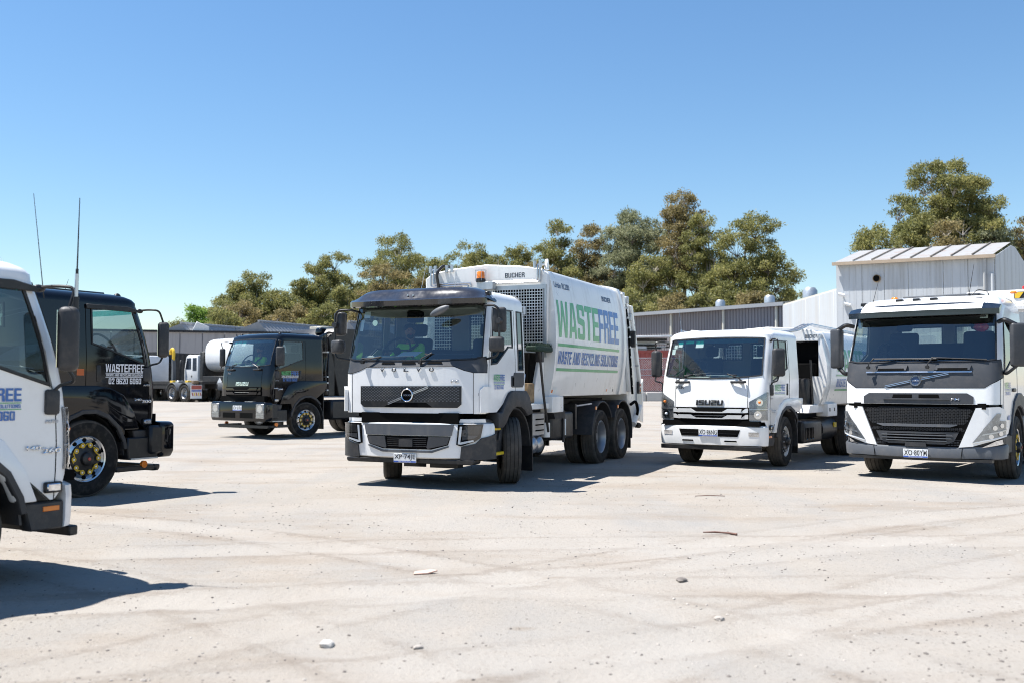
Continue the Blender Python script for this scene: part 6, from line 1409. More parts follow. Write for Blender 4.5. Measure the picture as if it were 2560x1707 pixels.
    for k, (y_, z_) in enumerate(((2.28, 0.52), (2.54, 0.52))):
        t = MB().lathe([(0.001, 0.22), (0.07, 0.205), (0.125, 0.17), (0.135, 0.14), (0.135, -0.45), (0.001, -0.5)], c=(0.92, y_, z_), axis='x', n=24).build('air_tank', 'tank_alloy', root, smooth=60)
    MB().cyl((1.06, 2.86, 0.62), (1.06, 2.86, 0.86), 0.075, n=14).build('filter_canister', 'body_white', root)
    tk = MB().box(0.58, 1.10, 3.05, 4.15, 0.55, 1.02).build('fuel_tank', 'black_satin', root, bevel=0.05, seg=3)
    MB().box(1.10, 1.125, 3.55, 3.62, 0.50, 1.05).build('tank_strap', 'chassis', tk)
    MB().box(1.10, 1.12, 3.62, 3.70, 0.62, 0.90).build('sight_gauge', 'sticker', tk)
    MB().box(-1.10, -0.58, 2.2, 4.1, 0.55, 1.02).build('fuel_tank', 'black_satin', root, bevel=0.05, seg=3)
    # rear wheels and mudguards
    for sx in (-1, 1):
        for yy in (5.45, 6.78):
            wheel(root, 'rear', sx * 1.08, yy, 0.515, 0.28, sx); wheel(root, 'rear', sx * 0.74, yy, 0.515, 0.28, sx, inner=True)
        mudguard(root, 5.45, 0.52, sx * 0.62, sx * 1.24, 30, 176, rr=0.64); mudguard(root, 6.78, 0.52, sx * 0.62, sx * 1.24, -12, 150, rr=0.64)
        MB().prism([(7.42, 0.40), (7.45, 0.40), (7.45, 0.18), (7.40, 0.18)], sx * 0.62, sx * 1.2, 'x').build('mud_flap', 'black_satin', root)
        MB().tube([(sx * 1.0, 4.4, 1.10), (sx * 1.18, 4.9, 1.14)], 0.02, n=6).build('guard_stay', 'silver', root)
        for yy in (4.95, 6.35): MB().box(sx * 1.24, sx * 1.255, yy, yy + 0.07, 1.03, 1.09).build('side_marker', 'amber', root)
        MB().box(sx * 0.55, sx * 1.10, 4.25, 4.32, 0.70, 1.15).build('guard_plate', 'black_satin', root)
    MB().box(-0.62, 0.62, 4.2, 7.3, 0.95, 1.22).build('sub_frame', 'chassis', root)
    # tailgate
    tp = [(6.86, 3.40), (7.10, 3.40), (7.42, 3.22), (7.62, 3.18), (7.95, 2.30), (8.32, 1.45), (8.50, 1.05), (8.40, 0.80), (8.05, 0.62), (7.60, 0.46), (7.48, 0.80), (7.40, 1.30), (6.86, 1.30)]
    tg = MB().prism(tp, -1.14, 1.14, 'x').build('tailgate', 'body_white', root, bevel=0.015)
    for sx in (-1, 1):
        MB().prism([(6.90, 3.36), (7.08, 3.30), (7.52, 1.35), (7.36, 1.35)], sx * 1.14, sx * 1.205, 'x').build('tailgate_column', 'body_white', tg, bevel=0.012)
        MB().prism([(7.55, 3.15), (7.66, 3.15), (8.38, 1.42), (8.24, 1.42)], sx * 1.14, sx * 1.20, 'x').build('tailgate_column', 'body_white', tg, bevel=0.012)
        hs = MB()
        for o in (0.0, 0.035): hs.tube([(sx * 1.19, 7.10 + o, 3.15), (sx * 1.23, 7.20 + o, 2.7), (sx * 1.22, 7.35 + o, 2.0), (sx * 1.22, 7.50 + o, 1.30)], 0.020, n=7, fillet=0.1)
        tag(hs.build('hydraulic_hose', 'void_black', tg), kind='stuff')
        fit = MB()
        for q in range(9): fit.box(sx * 1.20, sx * 1.25, 7.10 + q * 0.045, 7.16 + q * 0.045, 3.05 - q * 0.20, 3.09 - q * 0.20)
        tag(fit.build('hose_clamp', 'silver', tg), kind='stuff')
        MB().cyl((sx * 1.18, 7.70, 0.66), (sx * 1.18, 8.22, 1.02), 0.065, n=14).build('hydraulic_ram', 'body_white', tg)
        MB().tube([(sx * 1.18, 7.52, 1.08), (sx * 1.24, 7.70, 1.16), (sx * 1.24, 7.88, 0.95), (sx * 1.18, 7.92, 0.78)], 0.032, n=8, fillet=0.1).build('hose_loop', 'void_black', tg)
        lp = MB().box(sx * 1.14, sx * 1.19, 8.12, 8.32, 1.30, 1.56).build('control_panel', 'black_satin', tg, bevel=0.01)
        for z in (1.37, 1.49): MB().cyl((sx * 1.19, 8.22, z), (sx * 1.205, 8.22, z), 0.025, n=10).build('push_button', 'amber' if z < 1.4 else 'red_lens', lp)
        for (yy, zz) in ((7.75, 2.75), (7.92, 2.35), (8.05, 1.9)): MB().cyl((sx * 1.14, yy, zz), (sx * 1.21, yy, zz), 0.022, n=8).build('pin', 'silver', tg)
        MB().prism([(8.46, 0.72), (8.78, 0.66), (8.80, 1.62), (8.76, 1.62), (8.50, 1.32)], sx * 1.06, sx * 1.10, 'x').build('hopper_side', 'body_white', tg)
        MB().prism([(8.05, 1.30), (8.48, 1.32), (8.42, 1.05), (8.25, 0.75), (8.05, 0.80)], sx * 1.14, sx * 1.17, 'x').build('bin_lift_arm', 'galvanised', tg)
        MB().cyl((sx * 1.05, 8.35, 0.62), (sx * 1.05, 8.60, 0.60), 0.06, n=10).build('buffer', 'rubber', tg)
        MB().box(sx * 1.15, sx * 1.26, 7.58, 7.68, 2.28, 2.62).build('tail_lamp_box', 'black_satin', tg, bevel=0.01)
        for (zz, yy) in ((3.36, 7.0), (3.30, 7.3), (2.95, 7.55)): MB().box(sx * 1.10, sx * 1.19, yy, yy + 0.10, zz - 0.12, zz + 0.03).build('hinge', 'galvanised', tg, bevel=0.01)
    MB().box(-1.06, 1.06, 8.74, 8.78, 0.70, 1.60).build('bin_lifter', 'body_white', tg, bevel=0.008)
    return root
# ------------------------------------------------------------------ white truck at the right with the tall honeycomb grille
def make_right_truck():
    root = empty('hooklift_truck', (6.33, 15.65, 0), R(-38))
    tag(root, 'white truck with tall black honeycomb grille, navy visor and angular headlights, at the right edge', 'truck')
    H = 2.93; zt = 2.64
    def roofk(z):
        t = max(0.0, min(1.0, (z - zt) / (H - zt))); return 1 - math.sqrt(max(0, 1 - t * t))
    w = lambda z: pw([(0.5, 1.19), (1.8, 1.19), (2.64, 1.13)])(z) - 0.26 * roofk(z)
    ff = pw([(0.5, 0.02), (1.2, 0.0), (1.45, 0.02), (1.69, 0.06), (1.84, 0.11), (2.64, 0.40)])
    f = lambda z: ff(z) + 0.55 * roofk(z)
    pr = Prof(w, f, pw([(1.0, 0.22), (2.7, 0.20)]), 0.12, 2.05, 0.12); pr.roofin = lambda z: 0.20 * roofk(z)
    sides = [(0.0, 1), (0.40, 0.8), (0.46, 0.7), (0.66, 0.5), (0.88, 0.3), (1.10, 0.1), (1.32, 0), (1.36, 0), (1.42, 0), (1.70, 0), (1.90, 0)]
    front = [-1, -0.85, -0.6, -0.3, 0, 0.3, 0.6, 0.85, 1]; back = [1, 0.8, 0.1, -0.1, -0.8, -1]
    arch = pw([(0.0, 1.20), (0.39, 1.20), (0.40, 0.72), (0.80, 0.74), (0.92, 1.02), (1.1, 1.22), (1.35, 1.32), (3, 1.32)])
    belt = pw([(0.0, 1.66), (0.46, 1.66), (1.32, 2.02), (3, 2.02)])
    def bot(k, v): return arch(v) if k in 'LR' else (1.19 if k[0] in 'Fc' else 1.32)
    def dlo(k, v):
        if k == 'F': return 1.445
        if k[0] == 'c': return 1.46 + 0.12 * v / 67
        return min(belt(v) - 0.04, 1.60) if k in 'LR' else 1.6
    def blt(k, v):
        if k == 'F': return 1.845
        if k[0] == 'c': return 1.85 + 0.03 * v / 67
        return belt(v) if k in 'LR' else 2.02
    def top(k, v): return 2.60 if k in ('F', 'cL', 'cR') else 2.50
    lv = [bot, lambda k, v: lerp(bot(k, v), dlo(k, v), 0.5), dlo, lambda k, v: lerp(dlo(k, v), blt(k, v), 0.6), blt, lambda k, v: lerp(blt(k, v), top(k, v), 0.35), lambda k, v: lerp(blt(k, v), top(k, v), 0.7), top]
    for q in (0.02, 0.3, 0.55, 0.78, 0.93, 1.0): lv.append(lambda k, v, q=q: lerp(zt, H, q))
    nf = len(front)
    regs = [('windscreen', 'F', -2, nf + 1, 4, 7, 'glass'), ('rear_window', 'B', 1, 2, 5, 7, 'glass'), ('rear_window', 'B', 3, 4, 5, 7, 'glass'),
            ('front_band', 'F', -4, nf + 3, 2, 4, 'panel'), ('front_panel', 'F', -3, nf + 2, 0, 2, 'panel')]
    for sd in 'LR':
        regs += [('side_window', sd, 2, 6, 4, 7, 'glass'), ('door', sd, 1, 7, 0, 4, 'panel'), ('door', sd, 1, 2, 4, 7, 'panel'), ('door', sd, 6, 7, 4, 7, 'panel')]
    ob = shell(pr, sides, front, back, lv, 1.5, regs, root, {'cab_shell': 'white_paint', 'front_band': 'grey_plastic', 'side_window': 'side_glass', 'rear_window': 'side_glass'})
    doors = {sd: o for sd, o in ob['door']}; mp = pr.mp; wsn = ob['windscreen'][0][1]
    for (a, b, c, d) in ((-1.05, 2.42, -0.97, 2.52), (0.86, 2.52, 0.97, 2.575)): panel([(a, b), (c, b), (c, d), (a, d)], mp(-0.014), 0, 'sticker', 'sticker', wsn)
    # dark visor with white brow
    vs = MB(); rs = []
    for i in range(33):
        t = -1 + i / 16; x = 1.16 * t; yb = 0.20 + 0.17 * abs(t) ** 3
        rs.append([Vector(p) for p in ((x, yb, 2.575), (x, yb + 0.0, 2.665), (x, yb + 0.13, 2.78 - 0.05 * t ** 4), (x, yb + 0.19, 2.76 - 0.05 * t ** 4), (x, yb + 0.06, 2.62))])
    vs.rings(rs); vo = vs.build('sun_visor', 'navy_acrylic', root, smooth=40)
    rs = []; bw = MB()
    for i in range(25):
        t = -1 + i / 12; x = 0.93 * t; yb = 0.19 + 0.09 * abs(t) ** 3
        rs.append([Vector(p) for p in ((x, yb, 2.665), (x, yb + 0.075, 2.735), (x, yb + 0.30, 2.84), (x, yb + 0.30, 2.80), (x, yb + 0.08, 2.70))])
    bw.rings(rs); bw.build('visor_brow', 'white_paint', vo, smooth=50)
    for x in (-0.98, -0.38, -0.11, 0.16, 0.82):
        MB().box(x - 0.055, x + 0.055, 0.50 + 0.1 * x * x, 0.60 + 0.1 * x * x, 2.80 if abs(x) > .5 else 2.835, 2.855 if abs(x) > .5 else 2.885).build('roof_marker', 'black_satin', root, bevel=0.012, seg=2)
    antenna(root, (-0.90, 0.85, 2.86), (-0.80, 0.85, 3.28), r=0.005); antenna(root, (0.62, 0.85, 2.90), (0.70, 0.85, 3.42), r=0.006, base=0.03)
    MB().tube([(0.64, 0.85, 2.90), (0.72, 0.95, 3.02), (0.86, 1.0, 2.98), (0.88, 1.0, 2.90)], 0.007, n=6, fillet=0.06).build('antenna_cable', 'black_satin', root)
    MB().box(-0.45, 0.75, 0.95, 1.75, H, H + 0.03).build('roof_hatch', 'bumper_grey', root, bevel=0.03, seg=2)
    for x in (-0.88, 1.05): MB().box(x - 0.055, x + 0.055, 1.9, 2.0, 2.98 if x < 0 else 3.0, 3.04).build('beacon', 'amber', root, bevel=0.02)
    # emblem, chrome strip, hand holds, wipers
    panel([(-0.80, 1.685), (0.80, 1.685), (0.80, 1.708), (-0.80, 1.708)], mp(0.004), 0.012, 'chrome_strip', 'silver', root)
    c = Vector(pr.at(0, 1.56, 0.012))
    MB().lathe([(0.062, 0), (0.085, 0), (0.085, -0.018), (0.064, -0.018)], c=c, axis='y', n=30, closed_prof=True).build('emblem_ring', 'chrome', root)
    MB().cyl(c, c - Vector((0, 0.010, 0)), 0.063, n=24).build('emblem_disc', 'print_navy', root)
    MB().prism([(0.055, 1.615), (0.095, 1.655), (0.095, 1.625), (0.075, 1.60)], c.y - 0.016, c.y, 'y').build('emblem_arrow', 'chrome', root)
    text('VOLVO', flat_y(c.y - 0.013), -0.055, 0.055, 1.549, 1.571, 'lettering', 'chrome', root, bold=0.02, t=0.004)
    for s in (-0.012, 0.012):
        panel([(-0.48, 1.46 + s), (-0.09, 1.545 + s), (-0.09, 1.555 + s), (-0.48, 1.470 + s)], mp(0.004), 0.008, 'diagonal_bar', 'silver', root)
        panel([(0.09, 1.585 + s), (0.48, 1.665 + s), (0.48, 1.675 + s), (0.09, 1.595 + s)], mp(0.004), 0.008, 'diagonal_bar', 'silver', root)
    for x in (-0.38, 0.54):
        h = panel([(x - 0.25, 1.725), (x + 0.23, 1.725), (x + 0.25, 1.80), (x - 0.25, 1.80)], mp(0.002), 0.03, 'hand_hold', 'grey_plastic', root)
        panel([(x - 0.22, 1.728), (x + 0.20, 1.728), (x + 0.20, 1.755), (x - 0.22, 1.755)], mp(0.033), 0.002, 'hand_slot', 'void_black', h)
    wiper(root, (-0.74, 0.05, 1.77), (-0.66, 0.08, 1.92), (-0.70, 0.12, 1.91), (0.30, 0.10, 1.90), 0)
    wiper(root, (0.18, 0.03, 1.77), (0.26, 0.06, 1.92), (0.22, 0.10, 1.92), (1.0, 0.22, 1.88), 0)
    # upper grille
    g = panel([(-0.83, 1.20), (0.83, 1.20), (0.83, 1.31), (0.74, 1.365), (-0.74, 1.365), (-0.83, 1.31)], mp(0.002), 0.010, 'upper_grille', 'grey_plastic', root)
    for sx in (-1, 1): panel([(sx * 0.05, 1.285), (sx * 0.36, 1.285), (sx * 0.34, 1.345), (sx * 0.05, 1.345)][::sx], mp(0.013), 0.002, 'air_slot', 'void_black', g)
    panel([(-0.50, 1.265), (0.50, 1.265), (0.44, 1.285), (-0.44, 1.285)], mp(0.013), 0.02, 'grille_bar', 'grey_plastic', g)
    text('FM', mp(0.014), 0.52, 0.64, 1.255, 1.29, 'badge', 'chrome', g, bold=0.004, shear=0.1, t=0.005)
    # lower front: white cheeks, honeycomb grille, headlights, bumper
    bp = Prof(1.20, 0.0, 0.26, 0.13, 1.2)
    bk = MB(); S = [1.40 * (i / 36 * 2 - 1) for i in range(37)]
    bk.rings([[Vector(bp.at(u, z, o)) for u in S] + [Vector(bp.at(u, z, -0.14)) for u in [1.36 * (1 - i / 14 * 2) for i in range(15)]] for z, o in ((0.50, -0.03), (0.60, -0.01), (1.10, -0.02), (1.15, -0.05))])
    bk.build('front_carrier', 'dark_plastic', root, smooth=50)
    MB().box(-1.0, 1.0, 0.10, 0.30, 1.12, 1.21).build('hood_gap', 'void_black', root)
    P_ = lambda q, off, t, nm, mt, par=root: panel(q, bp.mp(off), t, nm, mt, par)
    lg = P_([(-0.84, 1.135), (-0.60, 0.53), (0.60, 0.53), (0.84, 1.135)], 0.0, 0.008, 'honeycomb_grille', 'void_black')
    hx = MB()
    for j in range(15):
        for i in range(30):
            z = 1.115 - 0.0245 * j; u = (i - 14.5 + (0.5 if j % 2 else 0)) * 0.056; lim = 0.82 - (1.135 - z) * 0.40
            if abs(u) > lim or 0.845 < z < 0.885 or z < 0.775: continue
            for sg in (1, -1):
                q = [(u - 0.026, z + sg * 0.003), (u - 0.012, z + sg * 0.0115), (u + 0.012, z + sg * 0.0115), (u + 0.026, z + sg * 0.003), (u + 0.020, z + sg * 0.001), (u + 0.010, z + sg * 0.0075), (u - 0.010, z + sg * 0.0075), (u - 0.020, z + sg * 0.001)]
                hx.add([bp.at(a, b, 0.014) for a, b in (q if sg < 0 else q[::-1])], [(0, 1, 6, 7), (1, 2, 5, 6), (2, 3, 4, 5)] if False else [tuple(range(8))])
    for sx in (-1, 1):
        for j in range(4):
            for i in range(7):
                z = 0.64 - 0.024 * j; u = sx * (0.40 + i * 0.04)
                if abs(u) > 0.64 - (0.64 - z) * 0.4 or z < 0.535 + (0.62 - abs(u)) * 0.22: continue
                hx.add([bp.at(u + a, z + b, 0.014) for a, b in ((-0.016, -0.004), (0.016, -0.004), (0.016, 0.004), (-0.016, 0.004))], [(0, 1, 2, 3)])
    tag(hx.build('honeycomb', 'grey_plastic', lg, smooth=0), kind='stuff')
    def bar(z, hw, th, nm='grille_bar', mt='bumper_grey', drop=0.03):
        P_([(-hw, z), (-hw + 0.10, z - drop), (hw - 0.10, z - drop), (hw, z), (hw, z + th), (-hw, z + th)], 0.010, 0.03, nm, mt, lg)
    bar(0.873, 0.60, 0.012); P_([(-0.40, 0.85), (0.40, 0.85), (0.40, 0.868), (-0.40, 0.868)], 0.010, 0.012, 'air_slot', 'void_black', lg)
    P_([(-0.62, 0.765), (-0.55, 0.62), (-0.42, 0.575), (0.42, 0.575), (0.55, 0.62), (0.62, 0.765)], 0.010, 0.012, 'lower_intake', 'grey_plastic', lg)
    P_([(-0.44, 0.735), (-0.44, 0.61), (0.44, 0.61), (0.44, 0.735)], 0.023, 0.002, 'air_slot', 'void_black', lg)
    for z, hw in ((0.705, 0.54), (0.660, 0.53), (0.62, 0.46)): P_([(-hw, z), (hw, z), (hw - 0.02, z + 0.014), (-hw + 0.02, z + 0.014)], 0.025, 0.02, 'grille_bar', 'bumper_grey', lg)
    P_([(-0.16, 0.535), (0.16, 0.535), (0.15, 0.60), (-0.15, 0.60)], 0.012, 0.03, 'radar_cover', 'dark_plastic', lg)
    for sx in (-1, 1):
        q = lambda pts: [(sx * u, z) for u, z in pts][::sx]
        ck = P_(q([(0.855, 1.14), (0.615, 0.535), (0.80, 0.555), (1.30, 0.72), (1.36, 0.90), (1.34, 1.10), (1.18, 1.16)]), 0.004, 0.022, 'front_cheek', 'white_paint')
        hq = [(0.80, 0.61), (1.13, 1.06), (1.20, 1.06), (1.165, 0.95), (1.31, 0.945), (1.29, 0.74)]
        h = P_(q(hq), 0.027, 0.008, 'headlight', 'lamp_grey')
        P_(q([(0.93, 0.72), (1.28, 0.80), (1.29, 0.825), (0.95, 0.745)]), 0.036, 0.012, 'bezel', 'silver', h)
        for (u, z) in ((1.20, 0.875), (1.10, 0.84), (1.18, 0.755), (1.05, 0.71)):
            cc = Vector(bp.at(sx * u, z, 0.037)); nn = (Vector(bp.at(sx * u, z, 0.06)) - cc).normalized(); MB().cyl(cc, cc + nn * 0.01, 0.036, n=14).build('lamp_bowl', 'chrome', h)
        P_(q([(0.80, 0.61), (0.83, 0.605), (1.29, 0.715), (1.29, 0.74)]), 0.036, 0.012, 'daytime_lamp', 'drl_white', h)
        P_(q(hq), 0.052, 0.0, 'lens', 'lamp_glass', h)
        P_(q([(0.92, 0.535), (1.24, 0.60), (1.22, 0.665), (1.12, 0.645)]), 0.012, 0.012, 'corner_lamp', 'reflector')
        # door trim, lettering, mirror, arch
        fl = flat_R if sx > 0 else flat_L; rv = (lambda a, b: (a, b)) if sx > 0 else (lambda a, b: (-b, -a)); d = doors['R' if sx > 0 else 'L']
        u0, u1 = rv(0.48, 0.86); logo_block(d, fl(1.20), u0, u1, 1.33, 1.53)
        MB().box(sx * 1.19, sx * 1.212, 0.98, 1.20, 1.385, 1.44).build('door_handle', 'black_satin', d, bevel=0.01)
        u0, u1 = rv(0.62, 0.74); panel([(u0, 0.95), (u1, 0.95), (u1, 1.03), (u0, 1.0)], fl(1.20), 0.001, 'decal', 'print_blue', root, step=0)
        MB().box(sx * 0.98, sx * 1.19, 0.42, 0.94, 0.42, 0.74).build('step_well', 'dark_plastic', root, bevel=0.03)
        fo = [(0.80, 0.70), (0.90, 1.02), (1.06, 1.24), (1.30, 1.36), (1.60, 1.36), (1.86, 1.26), (2.05, 1.02)]; fi = [(1.98, 0.98)] + [(1.40 + 0.60 * math.cos(R(a)), 0.5 + 0.66 * math.sin(R(a))) for a in (50, 68, 86, 104, 122, 140, 156)] + [(0.84, 0.70)]
        fd = MB().prism(fo + fi, sx * 0.98, sx * 1.215, 'x').build('fender', 'grey_plastic', root, bevel=0.015)
        mudguard(fd, 1.40, 0.5, sx * 0.70, sx * 1.16, 2, 168, 'wheel_arch', 'dark_plastic', 0.62)
        mh = mirror(root, (sx * 1.40, 0.46, 2.10), 0.24, 0.66, 0.12, rz=sx * 34, mat='grey_plastic')
        ma = MB().tube([(sx * 1.12, 0.50, 2.46), (sx * 1.22, 0.40, 2.49), (sx * 1.38, 0.42, 2.40)], 0.035, n=8, fillet=0.05)
        ma.build('mirror_arm', 'black_satin', root); ma = MB()
        ma.tube([(sx * 1.18, 0.46, 1.69), (sx * 1.24, 0.38, 1.67), (sx * 1.40, 0.44, 1.82)], 0.035, n=8, fillet=0.05); ma.build('mirror_arm', 'black_satin', root)
        wheel(root, 'front_alloy', sx * 1.03, 1.40, 0.505, 0.32, sx, 4.0, 'safety_yellow' if sx > 0 else None)
    bo = MB(); S2 = [1.46 * (i / 40 * 2 - 1) for i in range(41)]
    bo.rings([[Vector(bp.at(u, z + (0.06 * max(0, (abs(u) - 0.62)) if z > 0.45 else 0), o)) for u in S2] + [Vector(bp.at(u, z, -0.16)) for u in [1.40 * (1 - i / 14 * 2) for i in range(15)]] for z, o in ((0.355, -0.02), (0.37, 0.015), (0.50, 0.03), (0.535, 0.01))])
    b_ = bo.build('bumper', 'bumper_grey', root, smooth=40)
    for sx in (-1, 1): panel([(sx * 0.64, 0.36), (sx * 0.648, 0.36), (sx * 0.668, 0.535), (sx * 0.66, 0.535)][::sx], bp.mp(0.026), 0.006, 'bumper_seam', 'void_black', b_)
    MB().box(-1.08, 1.08, 0.06, 0.20, 0.315, 0.356).build('lower_valance', 'black_satin', root)
    number_plate(root, 0.0, -0.032, 0.425, 'XO·80YM')
    # interior, chassis
    MB().box(-1.1, 1.1, 0.2, 1.95, 1.36, 1.40).build('cab_floor', 'cab_dark', root)
    MB().prism([(0.32, 1.82), (0.36, 1.86), (0.62, 1.88), (0.70, 1.75), (0.64, 1.40), (0.32, 1.40)], -0.90, 0.90, 'x').build('dashboard', 'dash_trim', root, bevel=0.03)
    MB().box(-1.05, 1.05, 1.99, 2.01, 1.40, 2.20).build('rear_trim', 'cab_dark', root)
    MB().prism([(0.42, 2.56), (0.80, 2.46), (1.0, 2.62)], -0.95, 0.95, 'x').build('overhead_console', 'cab_dark', root, bevel=0.02)
    seat(root, -0.6, 1.18, 1.76); seat(root, 0.6, 1.18, 1.76); steering_wheel(root, (-0.6, 0.80, 2.02), 0.23, 58)
    MB().ell((0.74, 1.05, 2.42), (0.12, 0.14, 0.09), 12, 7).build('red_cap', 'red_lens', root)
    ch = MB()
    for sx in (-1, 1): ch.box(sx * 0.38, sx * 0.47, 0.5, 7.2, 0.78, 1.06)
    ch.box(-0.85, 0.85, 1.33, 1.47, 0.40, 0.52); ch.box(-0.40, 0.40, 0.6, 2.2, 0.60, 1.30); ch.cyl((-0.2, 1.9, 0.55), (-0.2, 3.0, 0.55), 0.24, n=14)
    ch.build('chassis_frame', 'chassis', root)
    for sx in (-1, 1):
        for yy in (5.0, 6.35):
            wheel(root, 'rear', sx * 1.08, yy, 0.515, 0.28, sx); wheel(root, 'rear', sx * 0.74, yy, 0.515, 0.28, sx, inner=True)
            mudguard(root, yy, 0.52, sx * 0.62, sx * 1.24, 5, 175)
        MB().box(sx * 0.6, sx * 1.15, 2.3, 3.9, 0.5, 1.05).build('fuel_tank', 'tank_alloy', root, bevel=0.06, seg=3)
    # hook arm frame
    MB().box(-0.55, 0.55, 2.3, 6.9, 1.08, 1.26).build('hook_frame', 'chassis', root, bevel=0.02)
    MB().prism([(2.45, 1.26), (2.75, 1.26), (2.72, 2.55), (2.45, 2.75), (2.2, 2.70), (2.2, 2.55), (2.45, 2.50)], -0.14, 0.14, 'x').build('hook_arm', 'body_white', root, bevel=0.02)
    return root

# ------------------------------------------------------------------ white compactor between the two large cabs
def make_small_compactor():
    root = empty('garbage_truck', (3.6, 18.2, 0), R(-36))
    tag(root, 'smaller white garbage truck with chrome grille bars and open dark bay behind its cab', 'truck')
    isuzu(root, plate='XO·86NG', badge='FSR', logo=(0.46, 0.96, 1.30, 1.50), logo_phone=False, rear=1.78, steer=6, maker='dark_chrome')
    antenna(root, (-0.86, 0.62, 2.50), (-0.90, 0.62, 2.95), 'silver', 0.004)
    body, half, mpR, mpL = compactor(root, 3.02, 6.9, 1.10, 2.50, 2.66, 1.25, 1.09, None)
    for mpx, sg in ((mpR, 1), (mpL, -1)):
        k = lambda a, b: (a, b) if sg > 0 else (-b, -a)
        if sg > 0: a, b_, c, d = 3.35, 5.20, 5.22, 6.25
        else: a, b_, c, d = -6.25, -4.40, -4.38, -3.35
        block('WASTE', mpx(0.004), a, b_, 1.76, 2.22, 'lettering', 'print_green', body, step=0.12)
        block('FREE', mpx(0.004), c, d, 1.76, 2.22, 'lettering', 'print_blue', body, step=0.12)
        e, f_ = k(3.37, 6.25); block('WASTE AND RECYCLING SOLUTIONS', mpx(0.004), e, f_, 1.45, 1.615, 'lettering', 'print_blue', body, shear=0.30, step=0.12, gap=0.16)
        for z in (1.665, 1.37):
            e, f_ = k(3.33, 6.3); panel([(e, z), (f_, z), (f_, z + 0.036), (e, z + 0.036)], mpx(0.004), 0, 'rule', 'print_green', body, step=0.2)
        e, f_ = k(3.25, 3.62); text('Urbin', mpx(0.004), e, f_, 2.33, 2.41, 'lettering', 'print_navy', body, bold=0.012, step=0.12)
    ar = [(-1.06, 2.36), (1.06, 2.36), (1.08, 2.50), (0.95, 2.58), (0.5, 2.64), (0, 2.67), (-0.5, 2.64), (-0.95, 2.58), (-1.08, 2.50)]
    bh = MB().prism(ar, 2.80, 3.02, 'y').build('bulkhead', 'body_white', root, bevel=0.01)
    block('BUCHER', flat_y(2.798), 0.80, 1.05, 2.42, 2.49, 'lettering', 'print_dark', bh, gap=0.2)
    for sx in (-1, 1): MB().prism([(sx * 1.06, 1.66), (sx * 0.98, 1.10), (sx * 1.10, 1.10), (sx * 1.22, 1.55), (sx * 1.23, 1.9), (sx * 1.12, 2.4), (sx * 1.06, 2.4)][::sx], 2.82, 3.02, 'y').build('body_jamb', 'body_white', bh)
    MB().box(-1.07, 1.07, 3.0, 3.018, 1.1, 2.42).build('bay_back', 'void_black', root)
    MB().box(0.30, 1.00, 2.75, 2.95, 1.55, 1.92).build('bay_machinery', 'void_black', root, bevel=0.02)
    MB().box(0.46, 0.93, 2.50, 2.82, 1.02, 1.62).build('oil_tank', 'black_satin', root, bevel=0.05, seg=2)
    vb = MB()
    for i in range(4): vb.tube([(0.62 + 0.07 * i, 2.25, 1.24), (0.66 + 0.07 * i, 2.14, 1.16), (0.70 + 0.06 * i, 2.1, 1.0)], 0.016, n=6)
    tag(vb.build('hose', 'silver', root), kind='stuff')
    MB().tube([(1.02, 2.46, 1.98), (1.04, 2.52, 1.12)], 0.02, n=7).build('broom_handle', 'black_satin', root)
    MB().prism([(2.20, 0.94), (3.10, 0.94), (3.10, 1.10), (2.30, 1.10)], -1.02, 1.06, 'x').build('side_rail', 'body_white', root, bevel=0.01)
    MB().prism([(0.96, 1.66), (1.10, 1.66), (1.20, 1.45), (1.14, 1.25), (1.06, 1.08), (0.98, 1.08)], 2.74, 2.81, 'y').build('corner_plate', 'body_white', root)
    mesh_guard(root, -0.85, 0.25, 1.70, 2.30, 2.70, 18, 'silver')
    MB().box(-0.45, 0.05, 2.66, 2.675, 1.90, 2.06).build('name_board', 'body_white', root); block('BUCHER', flat_y(2.658), -0.40, 0.0, 1.94, 2.02, 'lettering', 'print_dark', root, gap=0.2)
    pp = MB()
    for i, x in enumerate((0.60, 0.68, 0.76)): pp.tube([(0.30 + 0.1 * i, 2.2, 2.40), (0.32 + 0.1 * i, 2.2, 2.52), (x, 2.5, 2.56), (x + 0.15, 2.85, 2.70), (x + 0.15, 6.6, 2.62)], 0.016, n=6, fillet=0.08)
    tag(pp.build('hydraulic_pipe', 'silver', root), kind='stuff')
    cb = MB().box(0.92, 1.16, 3.05, 3.62, 0.86, 1.12).build('control_box', 'body_white', root, bevel=0.01)
    for yy in (3.14, 3.42): MB().box(1.16, 1.165, yy, yy + 0.05, 0.96, 1.03).build('box_latch', 'black_satin', cb)
    tk = MB().box(0.52, 1.04, 1.98, 3.05, 0.36, 0.80).build('fuel_tank', 'black_satin', root, bevel=0.06, seg=3)
    for yy in (2.10, 2.26, 2.42): MB().tube([(1.045, yy, 0.66), (1.045, yy, 0.44), (1.045, yy + 0.09, 0.44), (1.045, yy + 0.09, 0.66)], 0.010, n=5, fillet=0.03).build('tank_rib', 'black_paint', tk)
    t2 = MB().cyl((0.80, 3.10, 0.60), (0.80, 4.0, 0.60), 0.24, n=18).build('air_tank', 'black_satin', root)
    MB().box(1.03, 1.05, 3.75, 3.90, 0.62, 0.72).build('warning_sticker', 'yellow', t2)
    for sx in (-1, 1):
        wheel(root, 'rear', sx * 1.0, 4.72, 0.48, 0.26, sx); wheel(root, 'rear', sx * 0.69, 4.72, 0.48, 0.26, sx, inner=True); mudguard(root, 4.72, 0.48, sx * 0.58, sx * 1.14, 8, 172, rr=0.55)
